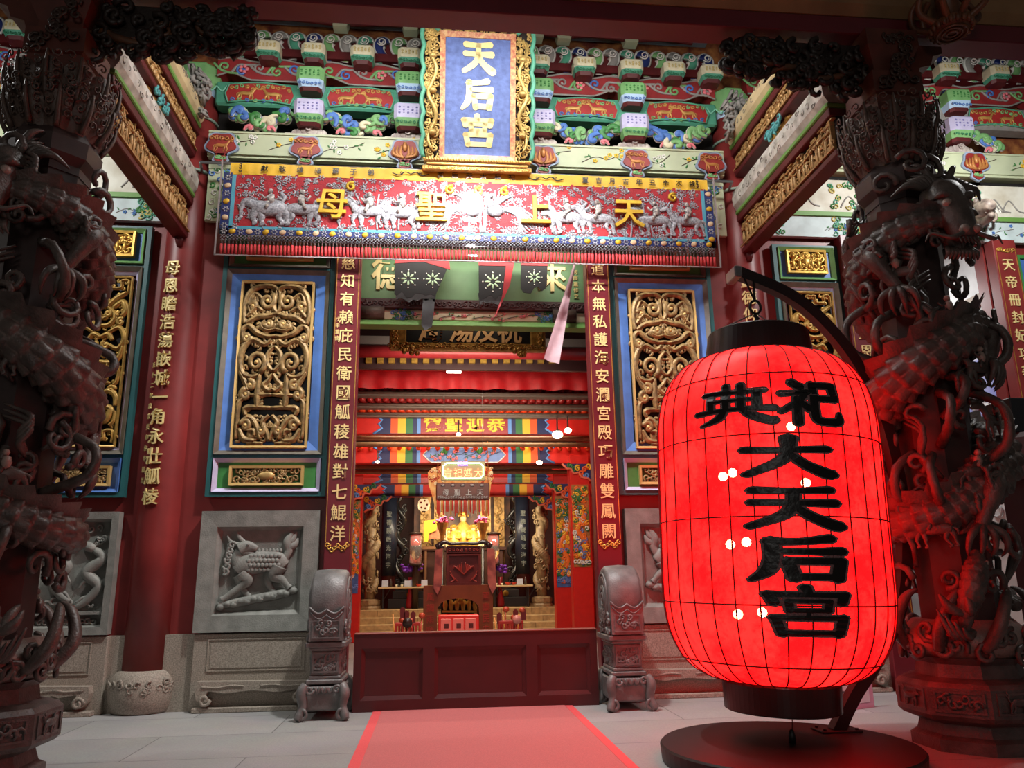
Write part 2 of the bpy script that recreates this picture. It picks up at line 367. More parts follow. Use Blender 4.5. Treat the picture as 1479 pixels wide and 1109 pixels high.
def beast(mb, x, z, y, s, mi=0, sgn=1, dep=.35, kind='deer', rider=None):
    """four-footed animal in relief, s = body length, facing sgn*x; dep squashes it against the wall."""
    def t(pts, rr, n=8):
        p = cr(pts, 5)
        mb.tube([(x+sgn*a*s, y, z+b*s) for a, b, *_ in p], [c*s for c in [q[2] for q in p]] if len(p[0]) > 2 else rr*s, n, mi, dep)
    fat = {'deer': .15, 'lion': .2, 'elephant': .28, 'horse': .17, 'qilin': .27}[kind]
    t([(-.5, .5, fat*.7), (-.25, .55, fat*1.05), (.1, .53, fat), (.4, .58, fat*.85), (.52, .62, fat*.5)], 0, 10)
    lr = {'deer': .05, 'lion': .075, 'elephant': .11, 'horse': .055, 'qilin': .095}[kind]
    lg = lambda hx, kx, kz, fx, fz: t([(hx, .5, lr*1.9), (kx, kz, lr*1.25), ((kx+fx)/2+.02, (kz+fz)/2, lr*.8), (fx, fz, lr*.75), (fx+.08, fz-.02, lr*.8)], 0)
    lg(.38, .5, .25, .44, .02); lg(.3, .24, .22, .2, 0); lg(-.4, -.32, .27, -.46, .02); lg(-.45, -.56, .3, -.62, .03)
    hx, hz = {'deer': (.72, 1.0), 'lion': (.68, .72), 'elephant': (.75, .72), 'horse': (.78, .95), 'qilin': (.6, .98)}[kind]
    t([(.4, .6, fat*.75), (.55, (.6+hz)/2, fat*.6), (hx-.06, hz, fat*.55)], 0)
    if kind == 'elephant':
        t([(.62, .74, .16), (.8, .74, .13), (.9, .5, .07), (.9, .2, .05), (.98, .1, .04)], 0); t([(.6, .8, .04), (.56, .62, .1), (.6, .5, .03)], 0)
        t([(.84, .56, .03), (1.0, .5, .02)], 0)
    else:
        sn = {'deer': .2, 'lion': .18, 'horse': .24, 'qilin': -.24}[kind]
        t([(hx-.08, hz, fat*.6), (hx+sn*.5, hz-.05, fat*.5), (hx+sn, hz-.1, fat*.3)], 0)
        t([(hx-.06, hz+.06, .03), (hx-.12, hz+.18, .02)], 0)
    if kind in ('lion', 'qilin'):
        for i in range(7):
            a = PI*.35+i*.32
            c0 = (hx-.1+.15*cos(a), hz-.04+.2*sin(a))
            mb.tube([(x+sgn*px*s, y, z+pz*s) for px, pz in spi(c0[0], c0[1], .09, .02, a, .9, 9)], .035*s, 6, mi, dep)
        t([(-.5, .55, .06), (-.66, .75, .05), (-.6, .95, .07), (-.72, 1.1, .05), (-.62, 1.2, .01)], 0)
        t([(-.6, .85, .05), (-.76, .9, .05), (-.84, 1.02, .01)], 0)
    if kind == 'qilin':
        t([(hx-.02, hz+.08, .035), (hx-.1, hz+.25, .03), (hx-.02, hz+.36, .012)], 0)
        t([(hx+.1, hz+.06, .03), (hx+.12, hz+.22, .02), (hx+.22, hz+.28, .01)], 0)
        for i in range(8): mb.ell((x+sgn*(.3-.11*i)*s, y-.0, z+(.55+fat*.95)*s), (.045*s, .03*s, .07*s), 6, mi)
        for i in range(5):
            for j in range(3): mb.ell((x+sgn*(.3-.16*i+.07*(j % 2))*s, y-.2*s*dep-.02*s, z+(.45+.1*j)*s), (.08*s, .02*s, .05*s), 7, mi)
    if kind == 'deer': t([(hx-.04, hz+.05, .025), (hx-.16, hz+.25, .02), (hx-.3, hz+.3, .012)], 0)
    if kind in ('deer', 'horse', 'elephant'): t([(-.5, .58, .04), (-.64, .5, .045), (-.66, .34, .015)], 0)
    if kind == 'horse': t([(.42, .8, .05), (.56, .98, .05), (.68, 1.08, .03)], 0)
    if rider is not None:
        m0 = mi; mi2 = rider
        for a, b, ra, rb in ((-.05, .86, .13, .2), (-.02, 1.12, .09, .1)): mb.ell((x+sgn*a*s, y-.03, z+b*s), (ra*s, .2*s*dep, rb*s), 8, mi2)
        mb.tube([(x+sgn*.0*s, y-.04, z+.95*s), (x+sgn*.16*s, y-.04, z+.86*s), (x+sgn*.26*s, y-.04, z+.98*s)], .04*s, 6, mi2, dep)
        mb.tube([(x, y-.04, z+.75*s), (x+sgn*.1*s, y-.05, z+.5*s)], .06*s, 6, mi2, dep)

def qilin(mb, x, z, y, S, sg):
    """striding qilin looking back over its shoulder, carved in high relief; grid 0..1 inside the frame."""
    def t(pts, n=9, fl=.55, yy=0):
        p = cr(pts, 6); mb.tube([(x+sg*(a-.5)*S, y+yy, z+b*S) for a, b, c in p], [c*S for a, b, c in p], n, 0, fl)
    t([(.24, .5, .1), (.32, .58, .14), (.45, .62, .145), (.6, .63, .13), (.74, .62, .125), (.82, .56, .08)], 14)
    t([(.3, .56, .12), (.24, .66, .1), (.27, .76, .085)], 12); t([(.25, .78, .08), (.34, .82, .075), (.44, .8, .045), (.47, .79, .03)], 12, .6, -.03)
    t([(.3, .75, .05), (.39, .74, .03), (.44, .73, .015)], 8, .6, -.03)
    t([(.3, .87, .03), (.22, .95, .025), (.2, 1.02, .008)]); t([(.26, .84, .03), (.13, .88, .025), (.08, .96, .008)])
    for i in range(6): q = spi(.15-.012*i, .84-.065*i, .05, .01, i*.8, 1.1, 9); mb.tube([(x+sg*(a-.5)*S, y-.01, z+b*S) for a, b in q], .02*S, 6, 0, .7)
    for i in range(7): t([(.3+.035*i, .68-.0*i, .012), (.31+.035*i, .74, .022), (.33+.035*i, .76, .006)], 6, .6, -.02)
    t([(.3, .5, .09), (.36, .4, .085), (.3, .33, .05), (.2, .26, .04), (.12, .2, .035), (.07, .17, .04)], 10, .6, -.02)
    t([(.26, .46, .08), (.3, .32, .05), (.36, .24, .035), (.4, .2, .04)], 9, .5, .01)
    t([(.74, .58, .12), (.7, .46, .085), (.8, .4, .05), (.86, .34, .035), (.9, .3, .045)], 10, .6, -.02)
    t([(.66, .52, .09), (.62, .4, .055), (.66, .3, .035), (.7, .25, .04)], 9, .5, .01)
    t([(.8, .64, .05), (.86, .76, .05), (.84, .88, .06), (.9, 1.0, .02)]); t([(.84, .8, .05), (.93, .84, .045), (.97, .92, .01)]); t([(.84, .86, .04), (.9, .9, .04), (.95, 1.0, .01)])
    for i in range(9): mb.ell((x+sg*(.4+.045*i-.5)*S, y, z+(.765-.0*i)*S), (.02*S, .02, .03*S), 6)
    for i in range(8):
        for j in range(4):
            a, b = .38+.05*i+.025*(j % 2), .53+.055*j; mb.ell((x+sg*(a-.5)*S, y-.076*S+.012*abs(j-1.5)*S-.004, z+b*S), (.032*S, .012*S, .03*S), 7)
    mb.ell((x+sg*(.36-.5)*S, y-.075*S, z+.84*S), (.018*S, .02*S, .018*S), 8)
    t([(.02, .1, .04), (.3, .14, .055), (.5, .18, .05), (.75, .22, .055), (.97, .28, .04)], 8, .7)
    for i in range(12): mb.ell((x+sg*(.06+.08*i-.5)*S, y, z+(.08+.015*i+.02*(i % 2))*S), (.06*S, .05*S, .045*S), 7)
# ================================================================ SETTING
def floor_mat():
    m = mat('granite_floor', (168, 164, 158), .5); nt = m.node_tree; b = nt.nodes['Principled BSDF']
    tc = nt.nodes.new('ShaderNodeTexCoord'); mp = nt.nodes.new('ShaderNodeMapping'); mp.inputs['Rotation'].default_value = (0, 0, .0)
    br = nt.nodes.new('ShaderNodeTexBrick'); br.inputs['Scale'].default_value = 1; br.inputs['Brick Width'].default_value = 2.2; br.inputs['Row Height'].default_value = 1.1
    br.inputs['Mortar Size'].default_value = .006; br.inputs['Color1'].default_value = (.40, .385, .36, 1); br.inputs['Color2'].default_value = (.33, .32, .30, 1); br.inputs['Mortar'].default_value = (.15, .14, .13, 1)
    n = nt.nodes.new('ShaderNodeTexNoise'); n.inputs['Scale'].default_value = 55; n.inputs['Detail'].default_value = 8
    n2 = nt.nodes.new('ShaderNodeTexNoise'); n2.inputs['Scale'].default_value = 1.3; n2.inputs['Detail'].default_value = 5
    mx = nt.nodes.new('ShaderNodeMix'); mx.data_type = 'RGBA'; mx.blend_type = 'MULTIPLY'; mx.inputs[0].default_value = .55
    mx2 = nt.nodes.new('ShaderNodeMix'); mx2.data_type = 'RGBA'; mx2.blend_type = 'MULTIPLY'; mx2.inputs[0].default_value = .45
    L = nt.links.new
    L(tc.outputs['Object'], mp.inputs['Vector']); L(mp.outputs[0], br.inputs['Vector']); L(tc.outputs['Object'], n.inputs['Vector']); L(tc.outputs['Object'], n2.inputs['Vector'])
    L(br.outputs['Color'], mx.inputs[6]); L(n.outputs['Color'], mx.inputs[7]); L(mx.outputs[2], mx2.inputs[6]); L(n2.outputs['Color'], mx2.inputs[7])
    gm = nt.nodes.new('ShaderNodeHueSaturation'); gm.inputs['Saturation'].default_value = .35; gm.inputs['Value'].default_value = 1.5
    L(mx2.outputs[2], gm.inputs['Color']); L(gm.outputs[0], b.inputs['Base Color'])
    bp = nt.nodes.new('ShaderNodeBump'); bp.inputs['Strength'].default_value = .15; bp.inputs['Distance'].default_value = .01
    L(n.outputs['Fac'], bp.inputs['Height']); L(bp.outputs['Normal'], b.inputs['Normal'])
    return m
struct('floor', MB().box(-13, 13, -12, 17, -.2, 0), floor_mat())
struct('wall_front_left', MB().box(-9, -1.94, .53, .75, 0, 7.35), RED)
struct('wall_front_right', MB().box(1.94, 5.84, .53, .75, 0, 7.35).box(5.84, 8.0, .53, .75, 6.5, 7.35).box(8.0, 13, .53, .75, 0, 7.35), RED)
struct('wall_front_lintel', MB().box(-1.94, 1.94, .45, .75, 6.45, 7.35), DKRED)
BOARDS = mat('ochre_boards', (170, 110, 58), .6, var=.5, vs=6, rgb2=(96, 34, 26))
struct('wall_front_upper', MB().box(-13, 13, .7, .9, 7.35, 10.2), BOARDS)
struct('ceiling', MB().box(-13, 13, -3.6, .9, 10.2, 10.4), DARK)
struct('ceiling', MB().box(-9, 9, .9, 17, 7.6, 7.8), DKRED)
struct('wall_back', MB().box(-9, 9, 15.5, 15.7, 0, 7.7), mat('hall_back_wall', (70, 30, 26), .6, var=.4, vs=2))
struct('wall_left', MB().box(-9, -8.8, .9, 15.5, 0, 7.7), RED)
PALEW = mat('pale_relief_wall', (214, 216, 216), .6, var=.25, vs=2.5)
struct('wall_right', MB().box(8.9, 9.1, .75, 15.5, 0, 7.7), PALEW)
# painted stone panels and mouldings on the pale side wall seen past the right dragon column
t = thing('wall_relief', 'pale carved stone relief with blue ground inside the right side doorway', 'relief', (8.9, 3.0, 1.0))
mb = MB()
for z0, z1, d in ((6.0, 6.15, .16), (5.2, 5.3, .1), (3.75, 3.85, .12), (3.55, 3.62, .08), (2.0, 2.1, .1)): mb.box(-d, 0, -2.2, 6, z0-1, z1-1)
mb.build('moulding', mat('taupe_moulding', (150, 138, 124), .6), t)
mb = MB().box(-.02, 0, -2.2, 6, 3.0, 4.1); mb.build('ground', mat('relief_blue', (52, 76, 190), .6, var=.4, vs=1.2, rgb2=(200, 204, 206)), t)
rn = random.Random(4); mb = MB()
for i in range(60):
    y, z = rn.uniform(-2, 5.5), rn.choice([rn.uniform(1.2, 2.5), rn.uniform(3.05, 3.9)])
    p = spi(y, z, rn.uniform(.1, .24), .03, rn.uniform(0, 6), rn.choice([-1, 1])*rn.uniform(.5, 1.2), 10)
    mb.tube([(-.03, a, b) for a, b in p], rn.uniform(.02, .045), 6)
mb.build('carved_pattern', mat('relief_pale', (196, 200, 200), .6, var=.3), t)

struct('baseboard_left', MB().box(-5.5, -1.95, .47, .53, 0, .9), STONE2); struct('baseboard_right', MB().box(1.95, 5.5, .47, .53, 0, .9), STONE2)
# carpet
t = thing('carpet', 'long red carpet running up to the doorway with brighter border strips', 'carpet', (0, -3.5, 0))
CARP = mat('carpet_red', (202, 112, 110), .9, var=.2, vs=120, bump=.4, bs=400)
CARP2 = mat('carpet_border', (222, 84, 86), .85, var=.15, vs=90)
MB().box(-1.14, 1.06, -3.5, 3.5, 0, .012).build('pile', CARP, t)
for x0, x1 in ((-1.24, -1.14), (1.06, 1.15)): MB().box(x0, x1, -3.5, 3.46, 0, .014).build('border_strip', CARP2, t)

# wooden barrier across the doorway
t = thing('door_barrier', 'dark maroon wooden barrier with three recessed panels across the doorway', 'barrier', (0, 0, 0))
mb = MB()
xs = [(-1.49, -1.4), (-.66, -.52), (.6, .74), (1.4, 1.49)]
for a, b in xs: mb.box(a, b, 0, .09, 0.0, .88)
for i in range(3):
    a, b = xs[i][1], xs[i+1][0]
    mb.box(a, b, 0, .09, 0, .13); mb.box(a, b, 0, .09, .72, .88)
mb.build('panel_frame', BARR, t)
for i in range(3):
    a, b = xs[i][1], xs[i+1][0]
    p = MB().box(a, b, .04, .07, .13, .72).frame(a, b, .13, .72, .045, .012, .06, slope=.02)
    p.build('recessed_panel', BARR, t)
MB().box(-1.49, 1.49, -.015, .12, .88, .9, .006).build('top_rail', mat('barrier_top', (130, 62, 48), .4), t)

# ================================================================ FACADE BAYS
A_CURVES = [
 ([(.0, 1.92), (.1, 1.98), (.3, 1.96), (.42, 1.85), (.46, 1.66), (.44, 1.5)], .036), ([(.02, 1.92), (.05, 1.72), (.0, 1.64)], .03),
 ([(.2, 1.8), (.33, 1.88), (.4, 1.72), (.36, 1.62)], .028), ([(.2, 1.66), (.3, 1.7), (.42, 1.58)], .03),
 ([(0, 1.63), (.12, 1.6), (.28, 1.58), (.42, 1.5)], .036), ([(0, 1.44), (.1, 1.42), (.2, 1.46), (.16, 1.54)], .03),
 ([(0, 1.35), (.1, 1.34), (.25, 1.38), (.38, 1.47), (.46, 1.42), (.45, 1.3)], .034), ([(.05, 1.3), (.15, 1.24), (.3, 1.3), (.42, 1.22), (.47, 1.05), (.42, .88), (.28, .84), (.18, .88)], .036),
 ([(0, 1.22), (.08, 1.14), (.1, 1.02), (.04, .94), (0, .92)], .03), ([(.19, .88), (.2, .62), (.19, .48)], .036), ([(0, .63), (.3, .62)], .026), ([(0, .47), (.34, .47), (.34, .38)], .03),
 ([(.46, .9), (.38, .78), (.33, .68)], .03), ([(.4, .58), (.45, .48), (.45, .1)], .03), ([(0, .08), (.05, .2), (.1, .3), (.02, .38)], .03), ([(.12, .1), (.2, .28), (.3, .36), (.38, .3)], .036),
 ([(.2, .08), (.34, .1), (.42, .22)], .036), ([(.08, .05), (.3, .05)], .024), ([(0, .88), (.06, .8), (.12, .74), (.05, .68), (0, .7)], .03), ([(.3, .2), (.22, .2), (.2, .14)], .03)]
A_SPI = [(.14, 1.79, .11, .03, 2.2, 1.3), (.1, 1.5, .06, .015, 0, -1.1), (.24, 1.02, .14, .03, -2, -1.4), (.36, .63, .07, .02, 1.6, -1.2), (.34, 1.72, .06, .02, 0, 1.1), (.33, .26, .07, .02, 0, 1.2), (.4, 1.33, .06, .02, 3, 1.2), (.3, .74, .06, .02, 1, 1.1), (.12, .2, .06, .015, 2, 1.2)]
B_CURVES = [
 ([(0, 3.36), (.1, 3.36), (.1, 3.22), (.3, 3.22), (.3, 3.36), (.44, 3.36), (.44, 3.1)], .03), ([(0, 3.2), (.06, 3.12), (0, 3.05)], .04), ([(.08, 2.82), (.22, 2.98), (.42, 3.12)], .05), ([(.2, 2.8), (.36, 2.92), (.44, 2.75), (.38, 2.62)], .055),
 ([(.08, 2.82), (.2, 2.7), (.3, 2.62)], .04), ([(0, 2.95), (.06, 2.88), (0, 2.78)], .05), ([(0, 2.42), (.14, 2.44), (.24, 2.56), (.22, 2.68)], .045), ([(0, 2.56), (.1, 2.6)], .04),
 ([(.15, 2.28), (.36, 2.38), (.47, 2.15), (.36, 1.95), (.18, 2.02)], .045), ([(0, 2.18), (.14, 2.24), (.24, 2.12)], .045), ([(.46, 2.0), (.4, 1.76), (.24, 1.66), (0, 1.68)], .05), ([(0, 1.9), (.12, 1.88), (.2, 1.8)], .04),
 ([(.2, 1.64), (.2, 1.26)], .04), ([(0, 1.25), (.3, 1.25)], .035), ([(0, 1.45), (.1, 1.45)], .035), ([(.44, 1.6), (.42, 1.3), (.34, 1.2)], .035), ([(.1, .9), (.26, 1.1), (.42, 1.0), (.44, .8)], .05), ([(.12, .78), (.36, .74), (.28, .5), (.1, .6)], .055),
 ([(0, 1.05), (.05, .95), (0, .85)], .05), ([(0, .7), (.06, .62), (0, .5)], .045), ([(0, .3), (.12, .3), (.12, .16), (.28, .16), (.28, .3), (.44, .3), (.44, .08)], .03), ([(0, .08), (.2, .08)], .03), ([(.36, .42), (.44, .5), (.44, .7)], .035)]
B_SPI = [(.33, 1.12, .08, .02, 0, 1.2), (.1, 2.68, .07, .02, 1, -1.2), (.12, 2.02, .08, .02, 2, 1.2), (.36, 1.5, .08, .02, 3, -1.2), (.36, 2.5, .08, .02, 1, 1.2), (.12, 1.8, .05, .02, 0, 1), (.16, .44, .07, .02, 1, 1.3), (.34, .6, .05, .02, 1, 1.3)]
def lattice(cx, z0, w, h, y, style):
    """gilded openwork panel, mirrored about its centre line."""
    mb = MB(); cs, sp, vh = (A_CURVES, A_SPI, 2.04) if style == 'A' else (B_CURVES, B_SPI, 3.45)
    k = h/vh; rn = random.Random(3 if style == 'A' else 8)
    for sg in (1, -1):
        rn.seed(3)
        X = lambda u: cx+sg*u*w*.96
        for c, r in cs:
            p = cr(c, 6); L = len(p)
            q = [(X(a), y, z0+b*k) for a, b in p]
            mb.tube(q, [r*w*1.28*(1.05-.35*abs(2*i/(L-1)-1)) for i in range(L)], 8, 0, .85)
            mb.tube([(a, b-.028, e) for a, b, e in q], r*w*.4, 5, 0, .9)
            for i in range(3, L-2, 5):
                a, b = p[i]; dx, dz = p[i+1][0]-a, p[i+1][1]-b; d = math.hypot(dx, dz) or 1
                s2 = rn.choice((-1, 1)); a2, b2 = a-s2*dz/d*.055, b+s2*dx/d*.055
                mb.tube([(X(u), y+.005, z0+v*k) for u, v in spi(a2, b2, .045, .008, rn.uniform(0, 6), s2*.9, 9)], .022*w, 6, 0, .9)
        for a, b, r0, r1, a0, tn in sp:
            q = spi(a, b, r0, r1, a0, tn, 12); L = len(q)
            mb.tube([(X(u), y-.008, z0+v*k) for u, v in q], [w*(.042-.016*i/L) for i in range(L)], 8, 0, .9)
            mb.ell((X(a), y-.015, z0+b*k), (.03*w, .03, .03*w), 8)
    mb.frame(cx-w/2, cx+w/2, z0, z0+h, .03*w, y-.03, y+.03, slope=.008)
    for e in (0, h): mb.box(cx-w*.47, cx+w*.47, y-.02, y+.03, z0+e-.01, z0+e+.01)
    return mb
def smallcarve(cx, z0, w, h, y, seed, fig=False):
    """small gilded panel: rounded rim round tangled foliage or little figures."""
    mb = MB(); rn = random.Random(seed)
    mb.frame(cx-w/2, cx+w/2, z0, z0+h, .035, y-.035, y+.03, slope=.008)
    for i in range(16):
        x = cx+w*(-.42+.84*(i+.5)/16)
        for j in range(2):
            z = z0+h*(.3+.4*j)+rn.uniform(-.03, .03)
            if fig and i % 3 == 1 and j == 0:
                mb.ell((x, y-.01, z0+h*.4), (.035, .03, h*.25), 8); mb.ell((x, y-.02, z0+h*.72), (.03, .03, .04), 8)
                continue
            q = spi(x, z, h*.2, .012, rn.uniform(0, 6), rn.choice((-1, 1))*1.1, 9)
            mb.tube([(a, y-rn.uniform(0, .015), b) for a, b in q], h*.055, 6, 0, .9)
    mb.ell((cx, y-.01, z0+h/2), (w*.12, .03, h*.22), 10)
    return mb
def carved_window(s, cx, w, style, label, surround, field, field2, low_field, group):
    """three-part carved window: small panel above, tall openwork, small panel below."""
    X = s*cx; e = .21 if style == 'A' else .12
    t = thing('carved_window', label, 'carved window', (X, .5, 2.62), group=group)
    B = lambda mb, n, m: mb.build(n, m, t, True)
    zt = 6.42 if style == 'A' else 6.36
    h = w/2
    z0, z1 = (3.24, 5.58) if style == 'A' else (3.25, 5.6)
    fr = MB().frame(X-h-e-.06, X+h+e+.06, 2.6, zt, .06, .41, .5).box(X-h-e, X+h+e, .43, .5, 3.1, 3.16).box(X-h-e, X+h+e, .43, .5, 5.74, 5.8)
    B(fr, 'surround', surround)
    B(MB().frame(X-h-e+.01, X+h+e-.01, 3.15, 5.75, .06, .385, .5, slope=.05), 'moulding', mat('bronze_moulding', (110, 104, 92), .4, var=.3))
    B(MB().frame(X-h-e+.06, X+h+e-.06, 3.2, 5.7, e-.07, .43, .5, slope=.045), 'painted_border', field)
    bk = B(MB().box(X-h, X+h, .475, .5, z0, z1), 'backing', BLACK)
    lattice(X, z0, w, z1-z0, .42, style).build('openwork_panel', OLDG if style == 'A' else mat('bright_gilding', (196, 158, 80), .42, metal=.35, var=.4, vs=14), bk)
    lo = B(MB().frame(X-h-e+.02, X+h+e-.02, 2.66, 3.1, .05, .39, .5, slope=.05).box(X-h-e+.06, X+h+e-.06, .46, .5, 2.7, 3.06, 0, 1), 'lower_panel_field', [low_field, GREEN if style == 'A' else BLUE])
    smallcarve(X, 2.74, w*.96, .26, .42, 5).build('lower_carving', OLDG, lo)
    up_ = B(MB().frame(X-h-e+.02, X+h+e-.02, 5.8, zt-.04, .05, .39, .5, slope=.05).box(X-h-e+.06, X+h+e-.06, .46, .5, 5.85, zt-.08, 0, 1), 'upper_panel_field', [mat('bronze_moulding', (110, 104, 92)) if style == 'A' else LGREEN, field2])
    smallcarve(X, 5.9, w*.92, .38, .42, 9, True).build('upper_carving', OLDG if style == 'A' else GOLD, up_)
    return t
def stone_relief(s, cx, w, kind, label):
    X = s*cx
    t = thing('stone_relief', label, 'stone relief', (X, .5, .92))
    B = lambda mb, n, m=STONE: mb.build(n, m, t, True)
    h = w/2; x0, x1, z0, z1 = X-h, X+h, .92, 2.41
    if kind == 'qilin':
        mb = MB().frame(x0, x1, z0, z1, .2, .36, .5, slope=.015).frame(x0+.2, x1-.2, z0+.2, z1-.2, .05, .4, .5, slope=.06)
        B(mb, 'stone_frame'); B(MB().box(x0+.22, x1-.22, .47, .5, z0+.22, z1-.22), 'ground')
        mb = MB(); qilin(mb, X, 1.14, .43, 1.0, 1 if s < 0 else -1)
        o = B(mb, 'qilin')
    else:
        mb = MB().frame(x0, x1, z0, z1, .09, .36, .5, slope=.01).frame(x0+.09, x1-.09, z0+.09, z1-.09, .03, .4, .5, slope=.05).box(x0+.09, x1-.09, .39, .5, 1.16, 1.2)
        B(mb, 'stone_frame'); B(MB().box(x0+.1, x1-.1, .47, .5, z0+.1, z1-.1), 'ground')
        mb = MB(); rn = random.Random(11)
        def drg(px, pz, flip):
            p = cr([(px, pz), (px-flip*.12, pz-.12), (px+flip*.06, pz-.28), (px-flip*.1, pz-.45), (px+flip*.02, pz-.62), (px+flip*.14, pz-.7)], 7); L = len(p)
            mb.tube([(a, .44, b) for a, b in p], [.03+.04*sin(PI*(i/L)**.7) for i in range(L)], 8, 0, .8)
            mb.ell((px+flip*.06, .43, pz+.03), (.1, .05, .06), 10, 0, .4*flip)
            for i in range(5): mb.tube([(a, .44, b) for a, b in spi(px-flip*(.02+.02*i), pz+.06+.02*i, .06, .01, i, .8, 8)], .014, 5, 0, .8)
            for i in (8, 18, 26): q = p[i]; mb.tube(cr([(q[0], .44, q[1]), (q[0]+flip*.1, .43, q[1]-.02), (q[0]+flip*.16, .43, q[1]-.1)], 4), [.03, .022, .012], 6, 0, .8)
        drg(X-.14, 2.02, 1); drg(X+.22, 1.95, -1)
        for i in range(6): rel(mb, spi(X-.25+.1*i, 2.2+.02*(i % 2), .05, .01, i, 1, 8), .014, .45)
        for i in range(10): rel(mb, spi(X-.32+.07*i, 1.075, .045, .01, i*1.7, 1.1, 8), .016, .44)
        for i in range(7): rel(mb, spi(X-.28+.09*i, 1.28+.03*(i % 2), .06, .01, i*1.3, .8, 8), .016, .45)
        B(mb, 'dragons')
    return t
def plinth(s, cx, w, label, stop=None):
    """stone dado with an incised panel over a carved low-table foot."""
    X = s*cx; h = w/2
    t = thing('stone_plinth', label, 'stone plinth', (X, .5, 0))
    B = lambda mb, n, m=STONE2: mb.build(n, m, t, True)
    B(MB().box(X-h-.12, X+h+.12, .40, .5, 0, .9, .01), 'dado_block')
    mb = MB().frame(X-h+.06, X+h-.06, .46, .84, .012, .388, .42)
    mb.prism([(X-h+.1, .5), (X+h-.1, .5), (X+h-.1, .8), (X-h+.1, .8)], .392, .42); B(mb, 'incised_panel')
    mb = MB(); T = .36
    n = 20; top = [(X-h+.0, T), (X+h, T)]
    prof = [(X+h, T-.02), (X+h+.02, .26), (X+h, .16), (X+h-.06, .1), (X+h-.14, .1), (X+h-.17, .15), (X+h-.1, .18), (X+h-.13, .25), (X+h-.22, .24), (X+h-.32, .22), (X, .25)]
    left = [(2*X-a, b) for a, b in prof[::-1][1:]]
    mb.prism(prof+left+[(X-h, T), (X+h, T)][:1], .27, .42)
    for sg in (1, -1):
        rel(mb, spi(X+sg*(h-.1), .15, .07, .02, 0, sg*1.2, 10), .022, .27)
        rel(mb, cr([(X+sg*(h-.05), .3), (X+sg*(h-.25), .29), (X+sg*(h-.4), .31), (X+sg*.1, .3)], 5), .012, .265)
    B(mb, 'table_foot_carving'); B(MB().box(X-h-.05, X+h+.05, .28, .45, 0, .06, .01), 'footing')
    return t

side = {-1: 'left', 1: 'right'}
for s in (-1, 1):
    carved_window(s, 2.735, .99, 'A', f'gilded openwork window panel of curling dragons just {side[s]} of the doorway', TEAL, BLUE, GREEN, LAV, None)
    nm = 'left bay, beyond the left red column' if s < 0 else 'right bay, partly behind the lantern arm'
    carved_window(s, 5.02, .68, 'B', f'narrow gilded openwork bat panel with purple border in the {nm}', TEAL, LAV, BLUE, BLUE, None)
    stone_relief(s, 2.76, 1.48, 'qilin', f'square grey stone relief of a striding qilin {side[s]} of the doorway')
    if s < 0: stone_relief(s, 5.02, 1.02, 'dragons', f'upright grey stone relief of twining dragons in the {side[s]} bay')
    plinth(s, 2.72, 1.3, f'tan granite plinth with low-table carving under the {side[s]} qilin relief')
    plinth(s, 5.02, .8, f'tan granite plinth with low-table carving in the {side[s]} bay')
    # door post with couplet
    X = s*1.77
    t = thing('couplet_board', f'tall maroon couplet board with gold characters on the {side[s]} door post', 'couplet board', (X, .4, 0))
    MB().box(X-.17, X+.17, .28, .5, 0, 6.45, .012).build('board', MAROON, t, True)
    mb = MB()
    for e in (-.15, .15): mb.box(X+e-.004, X+e+.004, .276, .285, 2.0, 6.3)
    rn = random.Random(2)
    for i in range(9): rel(mb, spi(X-.13+.0325*i, 1.93+.03*cos(i*1.57), .035, .008, i, 1, 8), .01, .275)
    mb.build('gold_border', GOLD, t, True)
    txt = '慈知有賴庇民衛國觚稜雄對七鯤洋' if s < 0 else '道本無私護海安瀾宮殿巧雕雙鳳闕'
    mb = MB()
    for i, c in enumerate(txt): put(mb, c, X, 5.83-i*(3.72/14), .278, .215, .205, .008, .012)
    for i, c in enumerate('戊申重修' if s < 0 else ''): put(mb, c, X-.115, 5.0-i*.09, .279, .07, .06, .01, .005)
    for i, c in enumerate('弟子黃朝琴敬撰' if 0 else ''): pass
    mb.build('lettering', GOLDT, t, True)

